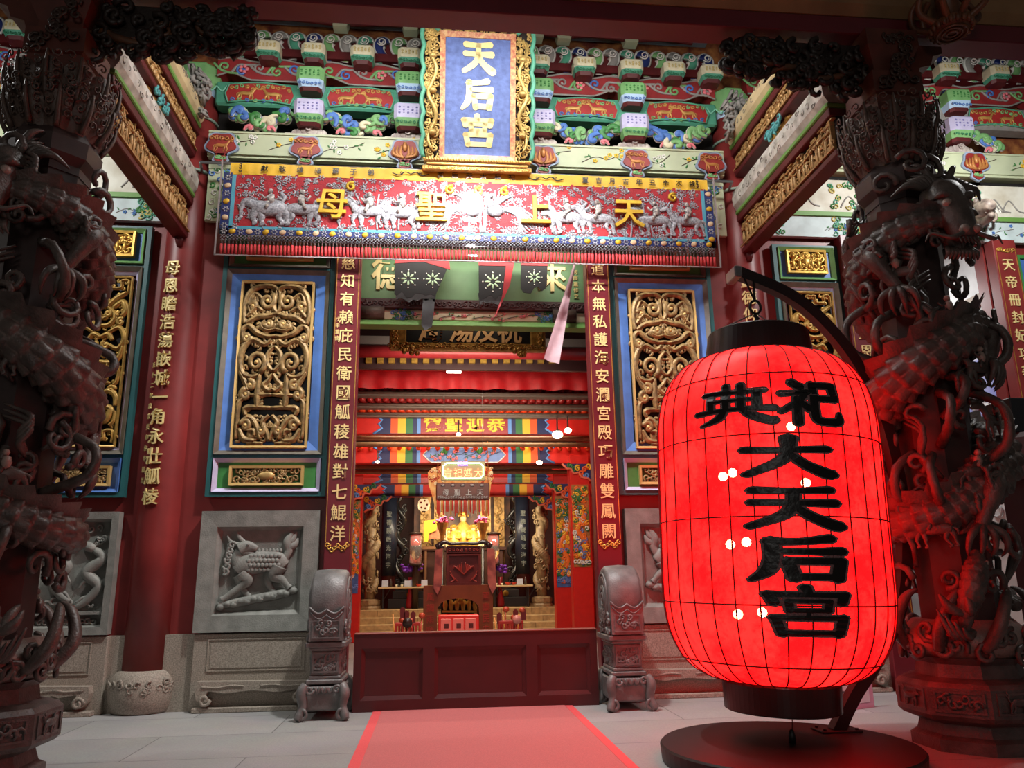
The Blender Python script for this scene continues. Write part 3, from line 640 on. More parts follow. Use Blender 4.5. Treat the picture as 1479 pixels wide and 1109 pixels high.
# red columns with stone drum bases
def col_label(s): return f'red round column with gold characters {side[s]} of the doorway'
for s in (-1, 1):
    X = s*4.09
    t = thing('red_column', col_label(s), 'column', (X, .62, 0))
    MB().lathe([(.285, .48), (.285, 2), (.275, 6), (.27, 8.5)], 40).build('shaft', RED, t)
    MB().lathe([(.24, 8.46), (.31, 8.6)], 8, smooth=False, a0=PI/8).build('blue_band', mat('band_blue', (170, 200, 226), .5), t)
    MB().lathe([(.31, 8.6), (.33, 8.66), (.33, 8.95), (.31, 8.98)], 8, smooth=False, a0=PI/8).build('green_cap', LGREEN, t)
    MB().tube([(.285*cos(2*PI*k/24), .285*sin(2*PI*k/24), 7.24) for k in range(24)], .025, 6, closed=True).tube([(.285*cos(2*PI*k/24), .285*sin(2*PI*k/24), 8.1) for k in range(24)], .022, 6, closed=True).build('ring_band', mat('ring_grey_green', (130, 150, 136), .5), t)
    mb = MB().lathe([(.34, 0), (.37, .03), (.405, .16), (.415, .28), (.39, .4), (.335, .47), (.3, .49)], 40)
    rn = random.Random(6)
    for i in range(26):
        a = rn.uniform(PI, 2*PI); q = spi(a*.4, rn.uniform(.24, .38), .05, .01, i, 1, 7)
        mb.tube([(.41*cos(u/.4), .41*sin(u/.4), v) for u, v in q], .012, 5)
    mb.build('stone_drum_base', STONE2, t)
    mb = MB()
    txt = '母恩瞻浩蕩嵌城一角永壯觚棱' if s < 0 else '懿德仰崇高霞映七鯤長昭聖蹟'
    for i, c in enumerate(txt): put(mb, c, -.06, 5.72-i*(3.12/12), 0, .225, .22, .010, .014)
    if s < 0:
        for i, c in enumerate('五十二年歲次癸卯仲冬穀旦'): put(mb, c, -.21, 4.35-i*.14, 0, .08, .07, .008, .006)
    mb.map(lambda x, y, z: ((.302-y)*sin(x/.302), -(.302-y)*cos(x/.302), z))
    mb.build('lettering', GOLDT, t)
# outer couplet boards on the flanking doorways
for i, (X, txt, lab) in enumerate(((5.72, '九夷群仰聖恩覃四海咸沾', 'maroon couplet board between the right bay window and dragon column'), (8.2, '天帝冊封妃功著昭寰宇', 'red couplet board with gold characters at the far right edge'))):
    t = thing('couplet_board', lab, 'couplet board', (X, .4, 0))
    MB().box(X-.19, X+.19, .3, .5, 0, 6.5, .012).build('board', RED if i == 1 else MAROON, t, True)
    mb = MB()
    for e in (-.16, .16): mb.box(X+e-.004, X+e+.004, .294, .305, .9, 6.3)
    for k in range(7): rel(mb, spi(X-.12+.04*k, 6.32, .04, .008, k, 1, 8), .01, .295)
    mb.build('gold_border', GOLD, t, True)
    mb = MB()
    for k, c in enumerate(txt): put(mb, c, X, 6.08-k*.285, .297, .215, .2, .008, .01)
    mb.build('lettering', GOLDT, t, True)
# far right window sliver next to the red board
t = thing('carved_window', 'carved window with blue border cut by the right picture edge', 'carved window', (9.0, .5, 2.6))
MB().frame(8.45, 9.6, 2.6, 6.3, .06, .41, .5).box(8.5, 9.55, .43, .5, 5.5, 5.56).build('surround', GREEN, t, True)
MB().frame(8.52, 9.53, 5.58, 6.22, .12, .42, .5, slope=.04).frame(8.52, 9.53, 2.7, 5.48, .12, .42, .5, slope=.04).build('painted_border', BLUE, t, True)
MB().box(8.64, 9.4, .45, .5, 5.7, 6.1).box(8.64, 9.4, .45, .5, 2.8, 5.4).build('inner_panel', RED, t, True)

# drum stones at the door
def drum_stone():
    t = thing('drum_stone', 'x', 'drum stone', (0, 0, 0))
    W = .2
    mb = MB()   # scroll-footed base
    mb.box(-.22, .22, -.28, .42, 0.1, .36, .02)
    for sx in (-1, 1):
        for sy in (-.28, .36):
            mb.tube(cr([(sx*.2, sy, .38), (sx*.24, sy-.03, .3), (sx*.22, sy-.02, .16), (sx*.25, sy-.04, .06), (sx*.27, sy-.06, .02)], 5), [.05, .06, .05, .055, .04], 8)
            rel(mb, spi(sx*.22, .07, .06, .015, PI/2, sx*1.1, 10), .022, sy-.06)
            rel(mb, spi(sx*.15, .33, .05, .012, 0, sx*1.1, 10), .018, sy-.04)
    for i in range(3): rel(mb, cr([(-.1+.07*i, .36), (-.065+.07*i, .3), (-.03+.07*i, .36)], 4), .022, -.3)
    mb.build('scroll_base', STONED, t)
    mb = MB()   # waisted block
    for z0, z1, g in ((.38, .43, .0), (.43, .47, -.03), (.47, .74, -.04), (.74, .78, -.02), (.78, .84, .02)):
        mb.box(-.21-g, .21+g, -.25-g, .4+g, z0, z1, .01)
    rn = random.Random(3)
    for i in range(12): rel(mb, spi(-.1+.018*i, .6+rn.uniform(-.08, .08), .05, .01, i*2, 1, 8), .014, -.215)
    for sx in (-1, 1):
        for i in range(16):
            q = spi(-.15+.03*i, .6+rn.uniform(-.09, .09), .05, .01, i*2, 1, 8); mb.tube([(sx*.17, a, b) for a, b in q], .014, 5)
    mb.frame(-.15, .15, .5, .72, .02, -.225, -.2)
    mb.build('waist_block', STONED, t)
    mb = MB()   # the drum, standing on edge, axis along x
    prof = [(.0, -W), (.2, -W), (.22, -W-.025), (.26, -W-.02), (.28, -W), (.32, -W-.01), (.36, -W), (.39, -W+.03), (.405, 0), (.39, W-.03), (.36, W), (.32, W+.01), (.28, W), (.26, W+.02), (.22, W+.025), (.2, W), (0, W)]
    n = 44; vs = []
    for r, x in prof:
        for k in range(n): a = 2*PI*k/n; vs.append((x, .08+r*.85*cos(a), 1.26+r*sin(a)))
    L = len(prof)
    mb.add(vs, [(i*n+k, (i+1)*n+k, (i+1)*n+(k+1) % n, i*n+(k+1) % n) for i in range(L-1) for k in range(n)], 0, True)
    for sx in (-1, 1):   # concentric grooves and a swirling boss
        for rr in (.3, .25, .15): mb.tube([(sx*(W+.012), .08+rr*.85*cos(2*PI*k/32), 1.26+rr*sin(2*PI*k/32)) for k in range(32)], .014, 6, closed=True)
        q = spi(0, 0, .14, .01, 0, 2, 14); mb.tube([(sx*(W+.01), .08+a, 1.26+b) for a, b in q], .02, 6)
    mb.build('drum', STONED, t)
    mb = MB()   # draped saddle cloth carved over the lower front
    n = 14; top = [(-.2+.4*i/n, 1.2-.06*abs(sin(PI*i/n*2))+.03*abs(2*i/n-1)) for i in range(n+1)]
    mb.prism([(-.19, .85), (.19, .85)]+[(a, b) for a, b in top[::-1]], -.285, -.1)
    mb.tube([(a, -.29, b) for a, b in top], .014, 6)
    mb.tube([(a*.9, -.29, b-.06) for a, b in top], .008, 6)
    for i in range(7): rel(mb, spi(-.09+.03*i, .99+.06*sin(i*2), .04, .01, i, 1.1, 8), .014, -.29)
    mb.frame(-.16, .16, .88, 1.08, .014, -.295, -.28)
    for sx in (-1, 1):
        for i in range(26):
            q = spi(rn.uniform(-.2, .3), rn.uniform(.86, 1.1), .05, .01, i, rn.choice((-1, 1)), 8); mb.tube([(sx*(W+.01), a, b) for a, b in q], .018, 6)
        mb.box(sx*(W-.03), sx*W, -.2, .36, .84, 1.12)
    mb.build('carved_saddle', STONED, t)
    return t
d0 = drum_stone(); d0.location = (-1.77, -.19, 0); d0['label'] = 'grey carved drum stone left of the doorway barrier'
dup(d0, (1.77, -.22, 0), label='grey carved drum stone right of the doorway barrier')
# ================================================================ UPPER FACADE
BEAMF = [PALEG, GREEN, YEL, BROWN, WHITE, PINK]
def flower_beam(x0, x1, z, label, seed):
    t = thing('flower_beam', label, 'beam', ((x0+x1)/2, .4, z))
    mb = MB().prism([(x0, z+.04), (x1, z+.04), (x1, z+.4), (x0, z+.4)], .3, .6, 0)
    mb.box(x0, x1, .33, .6, z, z+.06)
    mb.box(x0, x1, .285, .31, z+.37, z+.4)
    mb.build('board', PALEG, t, True)
    rn = random.Random(seed); mb = MB(); n = max(int((x1-x0)/.75), 1)
    for i in range(n):
        sprig(mb, x0+(i+.5)*(x1-x0)/n, z+.21, .295, .6, .3, rn, 0, rn.choice((1, 3, 4, 1)), 2, 12, .026)
    mb.build('painted_flowers', [GREEN, YEL, BROWN, WHITE, PINK], t, True)
    return t
flower_beam(-3.82, 3.82, 7.43, 'long pale green beam painted with flowers above the hanging banner', 1)
flower_beam(4.36, 12.5, 7.58, 'pale green flower beam of the right bay behind the dragon column', 2)
flower_beam(-12.5, -4.36, 7.43, 'pale green flower beam of the left bay behind the dragon column', 3)

def boss(x, z, label, kind):
    t = thing('lotus_boss', label, 'beam boss', (x, .3, z), group='carved bosses on the flower beam')
    def lobes(k, sx, sz, n=36): return [(sx*k*(1+.1*cos(5*a+PI/2))*cos(a), sz*k*(1+.1*cos(5*a+PI/2))*sin(a)) for a in (2*PI*i/n for i in range(n))]
    MB().prism(lobes(1, .23, .2), -.03, .0).prism([(p[0], p[1]-.22) for p in lobes(1, .11, .1)], -.03, 0).build('rim', mat('boss_rim', (150, 166, 190), .5, var=.3), t)
    MB().prism(lobes(.85, .23, .2), -.045, -.02).prism([(p[0], p[1]-.22) for p in lobes(.75, .11, .1)], -.045, -.02).build('ground', mat('boss_red', (150, 44, 40), .5, var=.3), t)
    mb = MB()
    if kind == 0:
        for sg in (-1, 1):
            for k in range(3): rel(mb, cr([(sg*.01, -.12), (sg*(.06+.05*k), -.06), (sg*(.05+.055*k), .05+.02*(2-k))], 5), [.02, .03, .012], -.05, 0, .6, 6)
        mb.ell((0, -.05, .06), (.04, .03, .09), 8)
    else:
        beast(mb, .0, -.12, -.05, .17, 0, kind, .4, 'deer')
        for k in range(5): rel(mb, spi(-.14+.07*k, .09, .035, .01, k, 1, 8), .012, -.05)
    for k in range(4): rel(mb, spi(-.05+.033*k, -.22, .03, .008, k, 1, 8), .01, -.05, 1)
    mb.build('carved_pattern', [mat('boss_gold', (196, 130, 70), .45, metal=.2, var=.3), LGREEN], t)
    return t
for i, x in enumerate((-3.62, -2.44, -1.02, 1.02, 2.44, 3.6)):
    who = ('beside the left red column', 'second from the left red column', 'just left of the blue plaque', 'just right of the blue plaque', 'second from the right red column', 'beside the right red column')[i]
    boss(x, 7.6, f'lobed lotus boss on the flower beam {who}', (1, 1, 0, 0, -1, -1)[i])
boss(7.94, 7.79, 'bright lobed boss on the right bay flower beam past the dragon column', 0)

t = thing('painted_lintel', 'pale painted lintel band directly behind the hanging banner', 'lintel', (0, .4, 6.5))
MB().box(-3.8, 3.8, .38, .44, 6.46, 7.34).box(-3.8, 3.8, .36, .44, 7.27, 7.34).build('board', PALEG, t, True)
mb = MB(); rn = random.Random(5)
for s in (-1, 1):
    for i in range(30): rel(mb, spi(s*rn.uniform(3.45, 3.75), rn.uniform(6.5, 7.3), .05, .01, i, 1, 8), .012, .375, i % 3)
for i in range(60): rel(mb, spi(-3.4+i*.115, 7.3, .03, .01, i, 1, 7), .008, .355, i % 3)
mb.build('painted_scrolls', [BLUE, GREEN, WHITE], t, True)
struct('beam_gap_shade', MB().box(-3.8, 3.8, .62, .69, 7.8, 8.36), DARK)  # dark strip standing in for the shade between the two beams
struct('slot_shade', MB().box(-3.82, 3.82, .42, .6, 7.34, 7.44), DARK)  # shade of the slot under the flower beam, put in as a dark strip

# bracket blocks (dou)
def block(kind):
    w, h, top, band, pat, bh = {'lav': (.42, .40, LAV, LGREEN, mat('lavender_dot', (120, 116, 170), .5), .16), 'green': (.4, .36, LGREEN, mat('band_blue', (170, 200, 226), .5), GREEN, .15), 'cream': (.35, .28, CREAM, MINT, mat('cream_dot', (196, 178, 120), .5), .11)}[kind]
    t = thing('bracket_block', 'x', 'bracket block', (0, 0, 0), group={'lav': 'lavender bracket blocks', 'green': 'green bracket blocks', 'cream': 'cream bracket blocks'}[kind])
    c = .05
    def sect(hw, d0, d1, z): return [(-hw+c, d0, z), (hw-c, d0, z), (hw, d0+c, z), (hw, d1, z), (-hw, d1, z), (-hw, d0+c, z)]
    def loft(levels):
        mb = MB(); v = []
        for hw, d0, z in levels: v += sect(hw, d0, .25, z)
        f = [tuple(range(5, -1, -1)), tuple(range(len(v)-6, len(v)))]
        for i in range(len(levels)-1):
            for k in range(6): f.append((i*6+k, i*6+(k+1) % 6, i*6+6+(k+1) % 6, i*6+6+k))
        return mb.add(v, f)
    hw = w/2
    cp_ = loft([(hw*.98, .005, bh), (hw, 0, bh+.03), (hw, 0, h-.02), (hw*.97, .01, h)]).build('cap', top, t)
    bd_ = loft([(hw*.82, .05, .05), (hw*.97, .003, bh)]).build('band', band, t)
    loft([(hw*.72, .08, 0), (hw*.82, .05, .05)]).build('foot', DKRED, t)
    mb = MB()
    for i in range(5):
        for j in range(3):
            a, b = -hw*.6+hw*.3*i, bh+.05+(h-bh-.1)*(j+.5)/3
            if (i+j) % 2 == 0: mb.ell((a, -.002, b), (.018, .006, .018), 6)
            else: mb.box(a-.012, a+.012, -.006, .002, b-.004, b+.004)
    mb.build('cap_pattern', pat, cp_)
    mb = MB()
    for i in range(6):
        a = -hw*.72+hw*1.44*i/5; y = .018
        rel(mb, spi(a, bh*.62, .026, .006, i, 1.1, 8), .006, y, 0, .8, 5)
    mb.build('band_pattern', BLUE if kind == 'green' else mat('meander_green', (40, 120, 84), .5), bd_)
    return t
protos = {k: block(k) for k in ('lav', 'green', 'cream')}
used = set()
def place_block(kind, x, z, label):
    y = .15
    p = protos[kind]
    if kind not in used:
        used.add(kind); p.location = (x, y, z); p['label'] = label; return p
    return dup(p, (x, y, z), label=label)
CN = {'lav': 'lavender bracket block with green band', 'green': 'green bracket block with blue wave band', 'cream': 'cream bracket block with jade band'}
pos4 = [(-2.42, 'above the second boss from the left column'), (-.98, 'at the left edge of the blue plaque'), (1.0, 'at the right edge of the blue plaque'), (2.44, 'above the second boss from the right column')]
for kind, z in (('lav', 7.93), ('green', 8.51)):
    for x, wh in pos4: place_block(kind, x, z, f'{CN[kind]} {wh}')
for x, wh in ((-3.06, 'nearest the left red column'), (-2.4, 'second from the left red column'), (-1.68, 'third from the left red column'), (-.98, 'touching the plaque on its left'), (.98, 'touching the plaque on its right'), (1.7, 'third from the right red column'), (2.44, 'second from the right red column'), (3.12, 'nearest the right red column')):
    place_block('cream', x, 9.0, f'{CN["cream"]} of the top row {wh}')
place_block('cream', 3.72, 8.98, 'small cream bracket block beside the right red column top')
place_block('lav', 7.76, 8.14, 'lavender bracket block in the right bay past the dragon column'); place_block('green', 7.8, 8.68, 'green bracket block in the right bay past the dragon column')
place_block('cream', 7.72, 9.25, 'cream bracket block in the right bay nearest the dragon column'); place_block('cream', 8.6, 9.25, 'cream bracket block at the top right picture edge')
place_block('cream', -6.6, 9.12, 'cream bracket block at the top left picture edge')

# lotus bases under the lavender blocks
def lotus():
    t = thing('carved_lotus', 'x', 'lotus base', (0, 0, 0), group='carved lotus bases')
    mb = MB()
    for k, (w, h, y) in enumerate(((.3, .1, .02), (.2, .15, -.02))):
        for i in range(7):
            a = -1+2*i/6
            mb.ell((a*w, y+abs(a)*.04, h*.55-abs(a)*.03), (.065, .03, h*.5*(1.1-.35*abs(a))), 8, 0, -a*.8)
    rel(mb, spi(0, .09, .05, .01, 0, 1.5, 10), .014, -.06); mb.box(-.34, .34, -.03, .1, -.005, .02)
    mb.build('petals', mat('lotus_stone', (206, 196, 186), .6, var=.35, rgb2=(140, 124, 120)), t)
    return t
lp = lotus(); lp.location = (-2.42, .34, 7.835); lp['label'] = 'pale carved lotus base under the leftmost lavender block'
for x, wh in ((-.98, 'under the lavender block left of the plaque'), (1.0, 'under the lavender block right of the plaque'), (2.44, 'under the lavender block second from the right column')):
    dup(lp, (x, .34, 7.835), label='pale carved lotus base '+wh)
dup(lp, (7.76, .34, 7.99), label='pale carved lotus base in the right bay past the dragon column')

# swirling leaf brackets between the blocks of the lowest row
SW = [GREEN, BLUE, CREAM, LGREEN, MINT, PINK, WHITE]
def leaf_bracket(x, z, w, label, seed, flip=1, bright=True):
    t = thing('leaf_bracket', label, 'carved bracket', (x, .38, z))
    rn = random.Random(seed); mb = MB()
    for i in range(17):
        a = (i+.5)/17; px = -w/2+w*a; pz = .33-.26*(a if flip > 0 else 1-a)*rn.uniform(.5, 1.15)
        curl(mb, px, pz, -.03*(i % 3), rn.uniform(.13, .21), rn.uniform(-1.2, 2.5), rn.choice((0, 1, 2, 3, 1, 3)), 6, rn.choice((-1, 1)))
    curl(mb, 0, .06, -.05, .12, .5, 5, 6, flip)
    mb.build('swirls', SW, t)
    return t
for x, f, lab in ((-3.3, 1, 'beside the left red column'), (-2.95, -1, 'left of the first lavender block'), (-1.98, 1, 'right of the first lavender block'), (-1.42, -1, 'left of the plaque-side lavender block'), (1.42, 1, 'right of the plaque-side lavender block'), (2.0, -1, 'left of the last lavender block'), (2.9, 1, 'right of the last lavender block'), (3.35, -1, 'beside the right red column'), (8.25, 1, 'in the right bay right of its lavender block')):
    leaf_bracket(x, 7.86+(.15 if x > 4 else 0), .5, 'blue and green swirling leaf bracket '+lab, int(x*10)+90, f)

# jade beam with red animal panels
def jade_beam(x0, x1, z, panels, label, seed, ground):
    t = thing('animal_beam', label, 'beam', ((x0+x1)/2, .4, z))
    MB().box(x0, x1, .4, .65, z, z+.4, .03).build('beam', ground, t, True)
    mb = MB(); g2 = MB(); sw = MB(); rn = random.Random(seed)
    for a, b in panels:
        n = 10
        def arch(g, up): return [(a+g+(b-a-2*g)*i/n, z+up-g*up/abs(up) if 0 else z+up+.05*sin(PI*i/n)) for i in range(n+1)]
        top = [(a+(b-a)*i/n, z+.33+.05*sin(PI*i/n)) for i in range(n+1)]; bot = [(a+(b-a)*i/n, z+.03+.05*sin(PI*i/n)) for i in range(n+1)]
        ends = lambda lst: lst
        mb.prism(bot+[(b+.05, z+.18)]+top[::-1]+[(a-.05, z+.18)], .385, .42, 0)
        rel(g2, bot+[(b+.05, z+.18)]+top[::-1]+[(a-.05, z+.18), bot[0]], .014, .382, 2, .8)
        m = (a+b)/2; w = b-a
        beast(g2, m-w*.22, z+.08, .38, .2, 0, 1, .5, 'deer'); beast(g2, m+w*.2, z+.08, .38, .2, 0, -1 if seed % 2 else 1, .5, 'deer')
        for i in range(12):
            q = spi(a+w*(i+.5)/12, z+.3+rn.uniform(-.04, .03), .035, .008, i, 1, 7); rel(g2, q, .012, .38, rn.choice((0, 1, 0)))
        for i in range(8): rel(g2, spi(a+w*(i+.5)/8, z+.08, .035, .01, i, 1, 7), .011, .38, rn.choice((3, 1)))
    g2.build('panel_carving', [mat('carved_gold', (206, 156, 84), .45, metal=.25, var=.3), LGREEN, MINT, BLUE], t, True)
    mb.build('red_panel', mat('panel_red', (168, 46, 44), .5, var=.2), t, True)
    for i in range(len(panels)+1):
        c = x0+.02 if i == 0 else x1-.02 if i == len(panels) else (panels[i-1][1]+panels[i][0])/2
        for s in (-1, 1): rel(sw, cr([(c, z+.3), (c+s*.08, z+.22), (c+s*.14, z+.3), (c+s*.2, z+.33)], 5), .012, .395)
    sw.build('scrollwork', mat('jade_light', (140, 214, 186), .5), t, True)
jade_beam(-3.82, 3.82, 8.33, [(-3.62, -2.72), (-2.15, -1.25), (1.28, 2.18), (2.72, 3.62)], 'long jade beam with red panels of gilded animals either side of the plaque', 1, MINT)
jade_beam(4.36, 12.5, 8.5, [(6.4, 7.5), (8.1, 9.0)], 'grey painted beam with red leaf panels in the right bay', 2, GREY)
jade_beam(-12.5, -4.36, 8.33, [(-7.6, -6.6), (-6.1, -5.2)], 'jade beam with red animal panels in the left bay', 3, MINT)

# red openwork beam of curling tendrils
def scroll_beam(x0, x1, z, label, seed):
    t = thing('scroll_beam', label, 'beam', ((x0+x1)/2, .4, z))
    n = int((x1-x0)*12); lo = []; c = (x0+x1)/2
    f = lambda x: .13*max(0, 1-abs(((x-c) % 1.45)-.72)/.3) if abs(((x-c) % 1.45)-.72) < .3 else 0
    bot = [(x0+(x1-x0)*i/n, z+.02+f(x0+(x1-x0)*i/n)) for i in range(n+1)]
    top = [(x1-(x1-x0)*i/n, z+.36+.03*cos((x1-(x1-x0)*i/n-c)*2*PI/.72)) for i in range(n+1)]
    MB().prism(bot+top, .42, .62).build('beam', mat('scroll_red', (150, 44, 46), .5, var=.2), t, True)
    e = MB(); rel(e, bot, .016, .415, 0); rel(e, top, .016, .415, 0)
    rn = random.Random(seed); m = int((x1-x0)/.25)
    for i in range(m):
        x = x0+(i+.5)*(x1-x0)/m; s = 1 if i % 2 else -1
        p = cr([(x-.18, z+.2-s*.08), (x-.08, z+.22+s*.04), (x+.04, z+.2+s*.07), (x+.18, z+.2+s*.08)], 6)
        rel(e, p, .02, .412, 1 if i % 3 == 0 else 0); rel(e, spi(x-.02, z+.2-s*.03, .085, .012, 2*s, s*1.2, 10), .018, .41, (1, 2, 0)[i % 3])
        if i % 4 == 1:
            for k in range(5): e.ell((x+.05*cos(k*1.257), .405, z+.2+.05*sin(k*1.257)), (.03, .012, .03), 6, 3)
    e.build('tendrils', [GREY, LGREEN, BLUE, PINK], t, True)
scroll_beam(-3.82, 3.82, 8.75, 'long red beam with pale curling tendrils above the animal panels', 1)
scroll_beam(4.36, 12.5, 8.93, 'bright red tendril beam in the right bay past the dragon column', 2)
scroll_beam(-12.5, -4.36, 8.75, 'red tendril beam in the left bay behind the dragon column', 3)

# row of curling clouds
def cloud_row(x0, x1, z, label):
    t = thing('cloud_frieze', label, 'frieze', ((x0+x1)/2, .4, z))
    MB().box(x0, x1, .46, .6, z-.02, z+.3).box(x0, x1, .38, .6, z-.16, z-.03).build('board', DKRED, t, True)
    mb = MB(); n = int((x1-x0)/.25); fills = [0, 1, 2, 3]
    for i in range(n):
        x = x0+.1+i*(x1-x0-.2)/(n-1); sg = 1 if x < (x0+x1)/2 else -1
        comma(mb, x, z+.13, .43-.002*(i % 3), .3, fills[i % 4], 4, sg)
    mb.build('clouds', [MINT, DBLUE, LGREEN, GREY, WHITE], t, True)
cloud_row(-3.82, 3.82, 9.34, 'row of curling blue and green clouds across the top of the central bay')
cloud_row(4.36, 12.5, 9.56, 'row of curling green clouds at the top of the right bay')
cloud_row(-12.5, -4.36, 9.34, 'row of curling blue clouds at the top of the left bay')
t = thing('curved_ridge_beam', 'row of dark red curved battens with pale brackets under the eave', 'beam', (0, .4, 9.7))
mb = MB(); b2 = MB()
for a, b in ((-3.5, -2.15), (-1.9, -.6), (.6, 1.35), (1.5, 2.4), (2.6, 3.5)):
    mb.tube(cr([(a, .36, 9.8), ((a+b)/2, .36, 9.84), (b, .36, 9.8)], 5), .05, 8)
mb.build('batten', DKRED, t, True)
for x in (-2.05, -.98, .98, 1.42, 2.5): b2.prism([(x-.1, 9.72), (x+.1, 9.72), (x+.16, 9.95), (x-.16, 9.95)], .33, .5)
b2.build('pale_bracket', PALEG, t, True)
struct('trim_2', MB().box(-3.8, 3.8, .4, .6, 9.9, 10.2), mat('grey_blue_board', (104, 116, 124), .6))

# plaque
t = thing('plaque', 'tall blue plaque with gold characters in a gilded dragon frame', 'plaque', (.02, -.06, 7.32))
t.rotation_euler = (math.radians(12.5), 0, 0)
H = 1.88
MB().box(-.47, .47, .0, .05, .02, 1.78).build('blue_field', mat('plaque_blue', (92, 112, 172), .6, var=.35, vs=12, bump=.2), t)
mb = MB().frame(-.54, .54, -.02, 1.82, .075, -.04, .05, slope=.02); mb.build('inner_border', mat('border_rose', (176, 92, 66), .5, var=.4, vs=20, rgb2=(208, 168, 110)), t)
mb = MB(); rn = random.Random(12)
MB().box(-.76, .76, .05, .08, -.02, 1.98).build('back_board', mat('frame_back', (44, 34, 28), .7), t)
def dragoncoil(mb, sx, z0, z1):
    n = 40; p = [(sx*(.645+.055*sin(i/n*PI*5)), -.03-.02*cos(i/n*PI*5), z0+(z1-z0)*i/n) for i in range(n+1)]
    mb.tube(p, [.018+.014*sin(PI*i/n) for i in range(n+1)], 8)
for sx in (-1, 1):
    dragoncoil(mb, sx, .1, 1.75)
    for i in range(150):
        x, z = sx*rn.uniform(.55, .74), rn.uniform(.0, 1.88)
        q = spi(x, z, rn.uniform(.03, .06), .008, rn.uniform(0, 6), rn.choice((-1, 1))*1.1, 8); rel(mb, q, rn.uniform(.009, .016), rn.uniform(-.03, .01))
    for z in (.35, .95, 1.45): mb.ell((sx*.64, -.05, z), (.06, .05, .05), 8)
for i in range(50):
    q = spi(rn.uniform(-.5, .5), rn.uniform(1.83, 1.96), rn.uniform(.03, .055), .008, rn.uniform(0, 6), 1.1, 8); rel(mb, q, .013, rn.uniform(-.03, .01))
mb.build('gilded_openwork', mat('plaque_gilding', (206, 172, 100), .42, metal=.4, var=.35, vs=20), t)
mb = MB()
for sx in (-1, 1):
    p = [(sx*(.765+.035*abs(sin(z*PI/.32))), z) for z in [i*.04 for i in range(50)]]
    mb.tube([(a, -.02, b) for a, b in p], .032, 7)
    mb.tube([(sx*.56, -.02, 1.82), (sx*.66, -.03, 1.92), (sx*.74, -.02, 2.0)], .028, 7)
mb.tube([(sx_, -.02, 2.0+.02*abs(sin(sx_*9))) for sx_ in [-.78+i*.06 for i in range(27)]], .03, 7)
mb.build('jade_edging', MINT, t)
mb = MB()
for c, cz, h, wd in (('天', 1.47, .44, .40), ('后', .93, .42, .38), ('宮', .40, .40, .42)):
    for vs, fs in brush(c, 3.4):
        mb.add([((x/100-.5)*wd, -.012-.0*z, cz+(z/100-.5)*h) for x, z in vs], fs)
mb2 = MB()
for vs, fs in [(mb.v, mb.f)]:
    n = len(vs); mb2.add(vs, fs); mb2.add([(a, .0, c) for a, b, c in vs], [f[::-1] for f in fs])
mb2.build('gold_lettering', GOLDT, t)
mb = MB().box(-.76, .76, -.08, .1, -.065, -.02, .01).box(-.72, .72, -.06, .1, -.11, -.065, .01).box(-.78, .78, -.03, .1, -.175, -.11, .01)
for i in range(40): mb.ell((-.75+i*.0385, -.085, -.042), (.02, .015, .028), 6, 0, .6)
for i in range(26): rel(mb, spi(-.72+i*.0575, -.143, .026, .008, i, 1.1, 8), .01, -.035)
mb.build('gilded_base', mat('base_gold', (200, 158, 84), .42, metal=.45, var=.3), t)

# hanging banner
t = thing('banner', 'long red embroidered banner in clear plastic hung across the doorway', 'banner', (0, .1, 7.2))
B = lambda mb, n, m: mb.build(n, m, t, True)
BR = mat('banner_red', (176, 32, 44), .7, var=.2, vs=30, bump=.3, bs=80)
B(MB().box(-3.36, 3.38, .09, .11, 6.25, 7.06), 'red_field', BR)
n = 220; vs = []; fs = []
for i in range(n+1):
    x = -3.42+6.86*i/n; d = .004*sin(i*.5)+.003*sin(i*1.3+1)
    e = .07 if i in (0, n) else 0
    vs += [(x, .085+d, 7.035), (x, .085+d*1.3, 7.21)]
fs = [(2*i, 2*i+2, 2*i+3, 2*i+1) for i in range(n)]
B(MB().add(vs, fs, 0, True), 'yellow_valance', mat('valance_yellow', (236, 186, 42), .55, var=.15))
mb = MB()
for i, c in enumerate('獻敬煌瑞蘇子弟'): put(mb, c, -2.95+i*.245, 7.125, .058, .1, .1, .006, .003)
for i, c in enumerate('宮后天大典祀'): put(mb, c, -.5+i*.205, 7.125, .058, .1, .1, .006, .003)
for i, c in enumerate('置吉月吉年丑辛次歲'): put(mb, c, 1.6+i*.2, 7.125, .058, .1, .1, .006, .003)
for c0 in (-.92, 1.02):
    for s in (-1, 1):
        rel(mb, cr([(c0, 7.12), (c0+s*.08, 7.15), (c0+s*.16, 7.1), (c0+s*.26, 7.13)], 5), .008, .06); rel(mb, spi(c0+s*.13, 7.14, .025, .006, 0, s*1.1, 8), .006, .06)
for s in (-1, 1):
    for k in range(3): rel(mb, spi(s*3.28, 7.08+.045*k, .022, .006, k, s, 8), .007, .06)
B(mb, 'ink_lettering', BLACK)
mb = MB(); G = MB(); rn = random.Random(21)
SIL = mat('silver_thread', (186, 186, 192), .45, metal=.15, var=.4, vs=40, rgb2=(120, 120, 128))
for i in range(980):
    x, z = rn.uniform(-3.3, 3.3), 6.23+.8*rn.random()
    if rn.random() < .7:
        rel(mb, spi(x, z, rn.uniform(.02, .05), .006, rn.uniform(0, 6), rn.choice((-1, 1))*rn.uniform(.6, 1.2), 8), rn.uniform(.006, .011), .085, 0, .8, 5)
    else:
        for k in range(6): mb.ell((x+.03*cos(k*1.05), .085, z+.03*sin(k*1.05)), (.022, .006, .01), 6, 0, k*1.05)
for i in range(16):
    x = rn.uniform(-3.2, 3.2); rel(mb, cr([(x, 6.25), (x+rn.uniform(-.05, .05), 6.5), (x+rn.uniform(-.1, .1), 6.8)], 5), .014, .085)
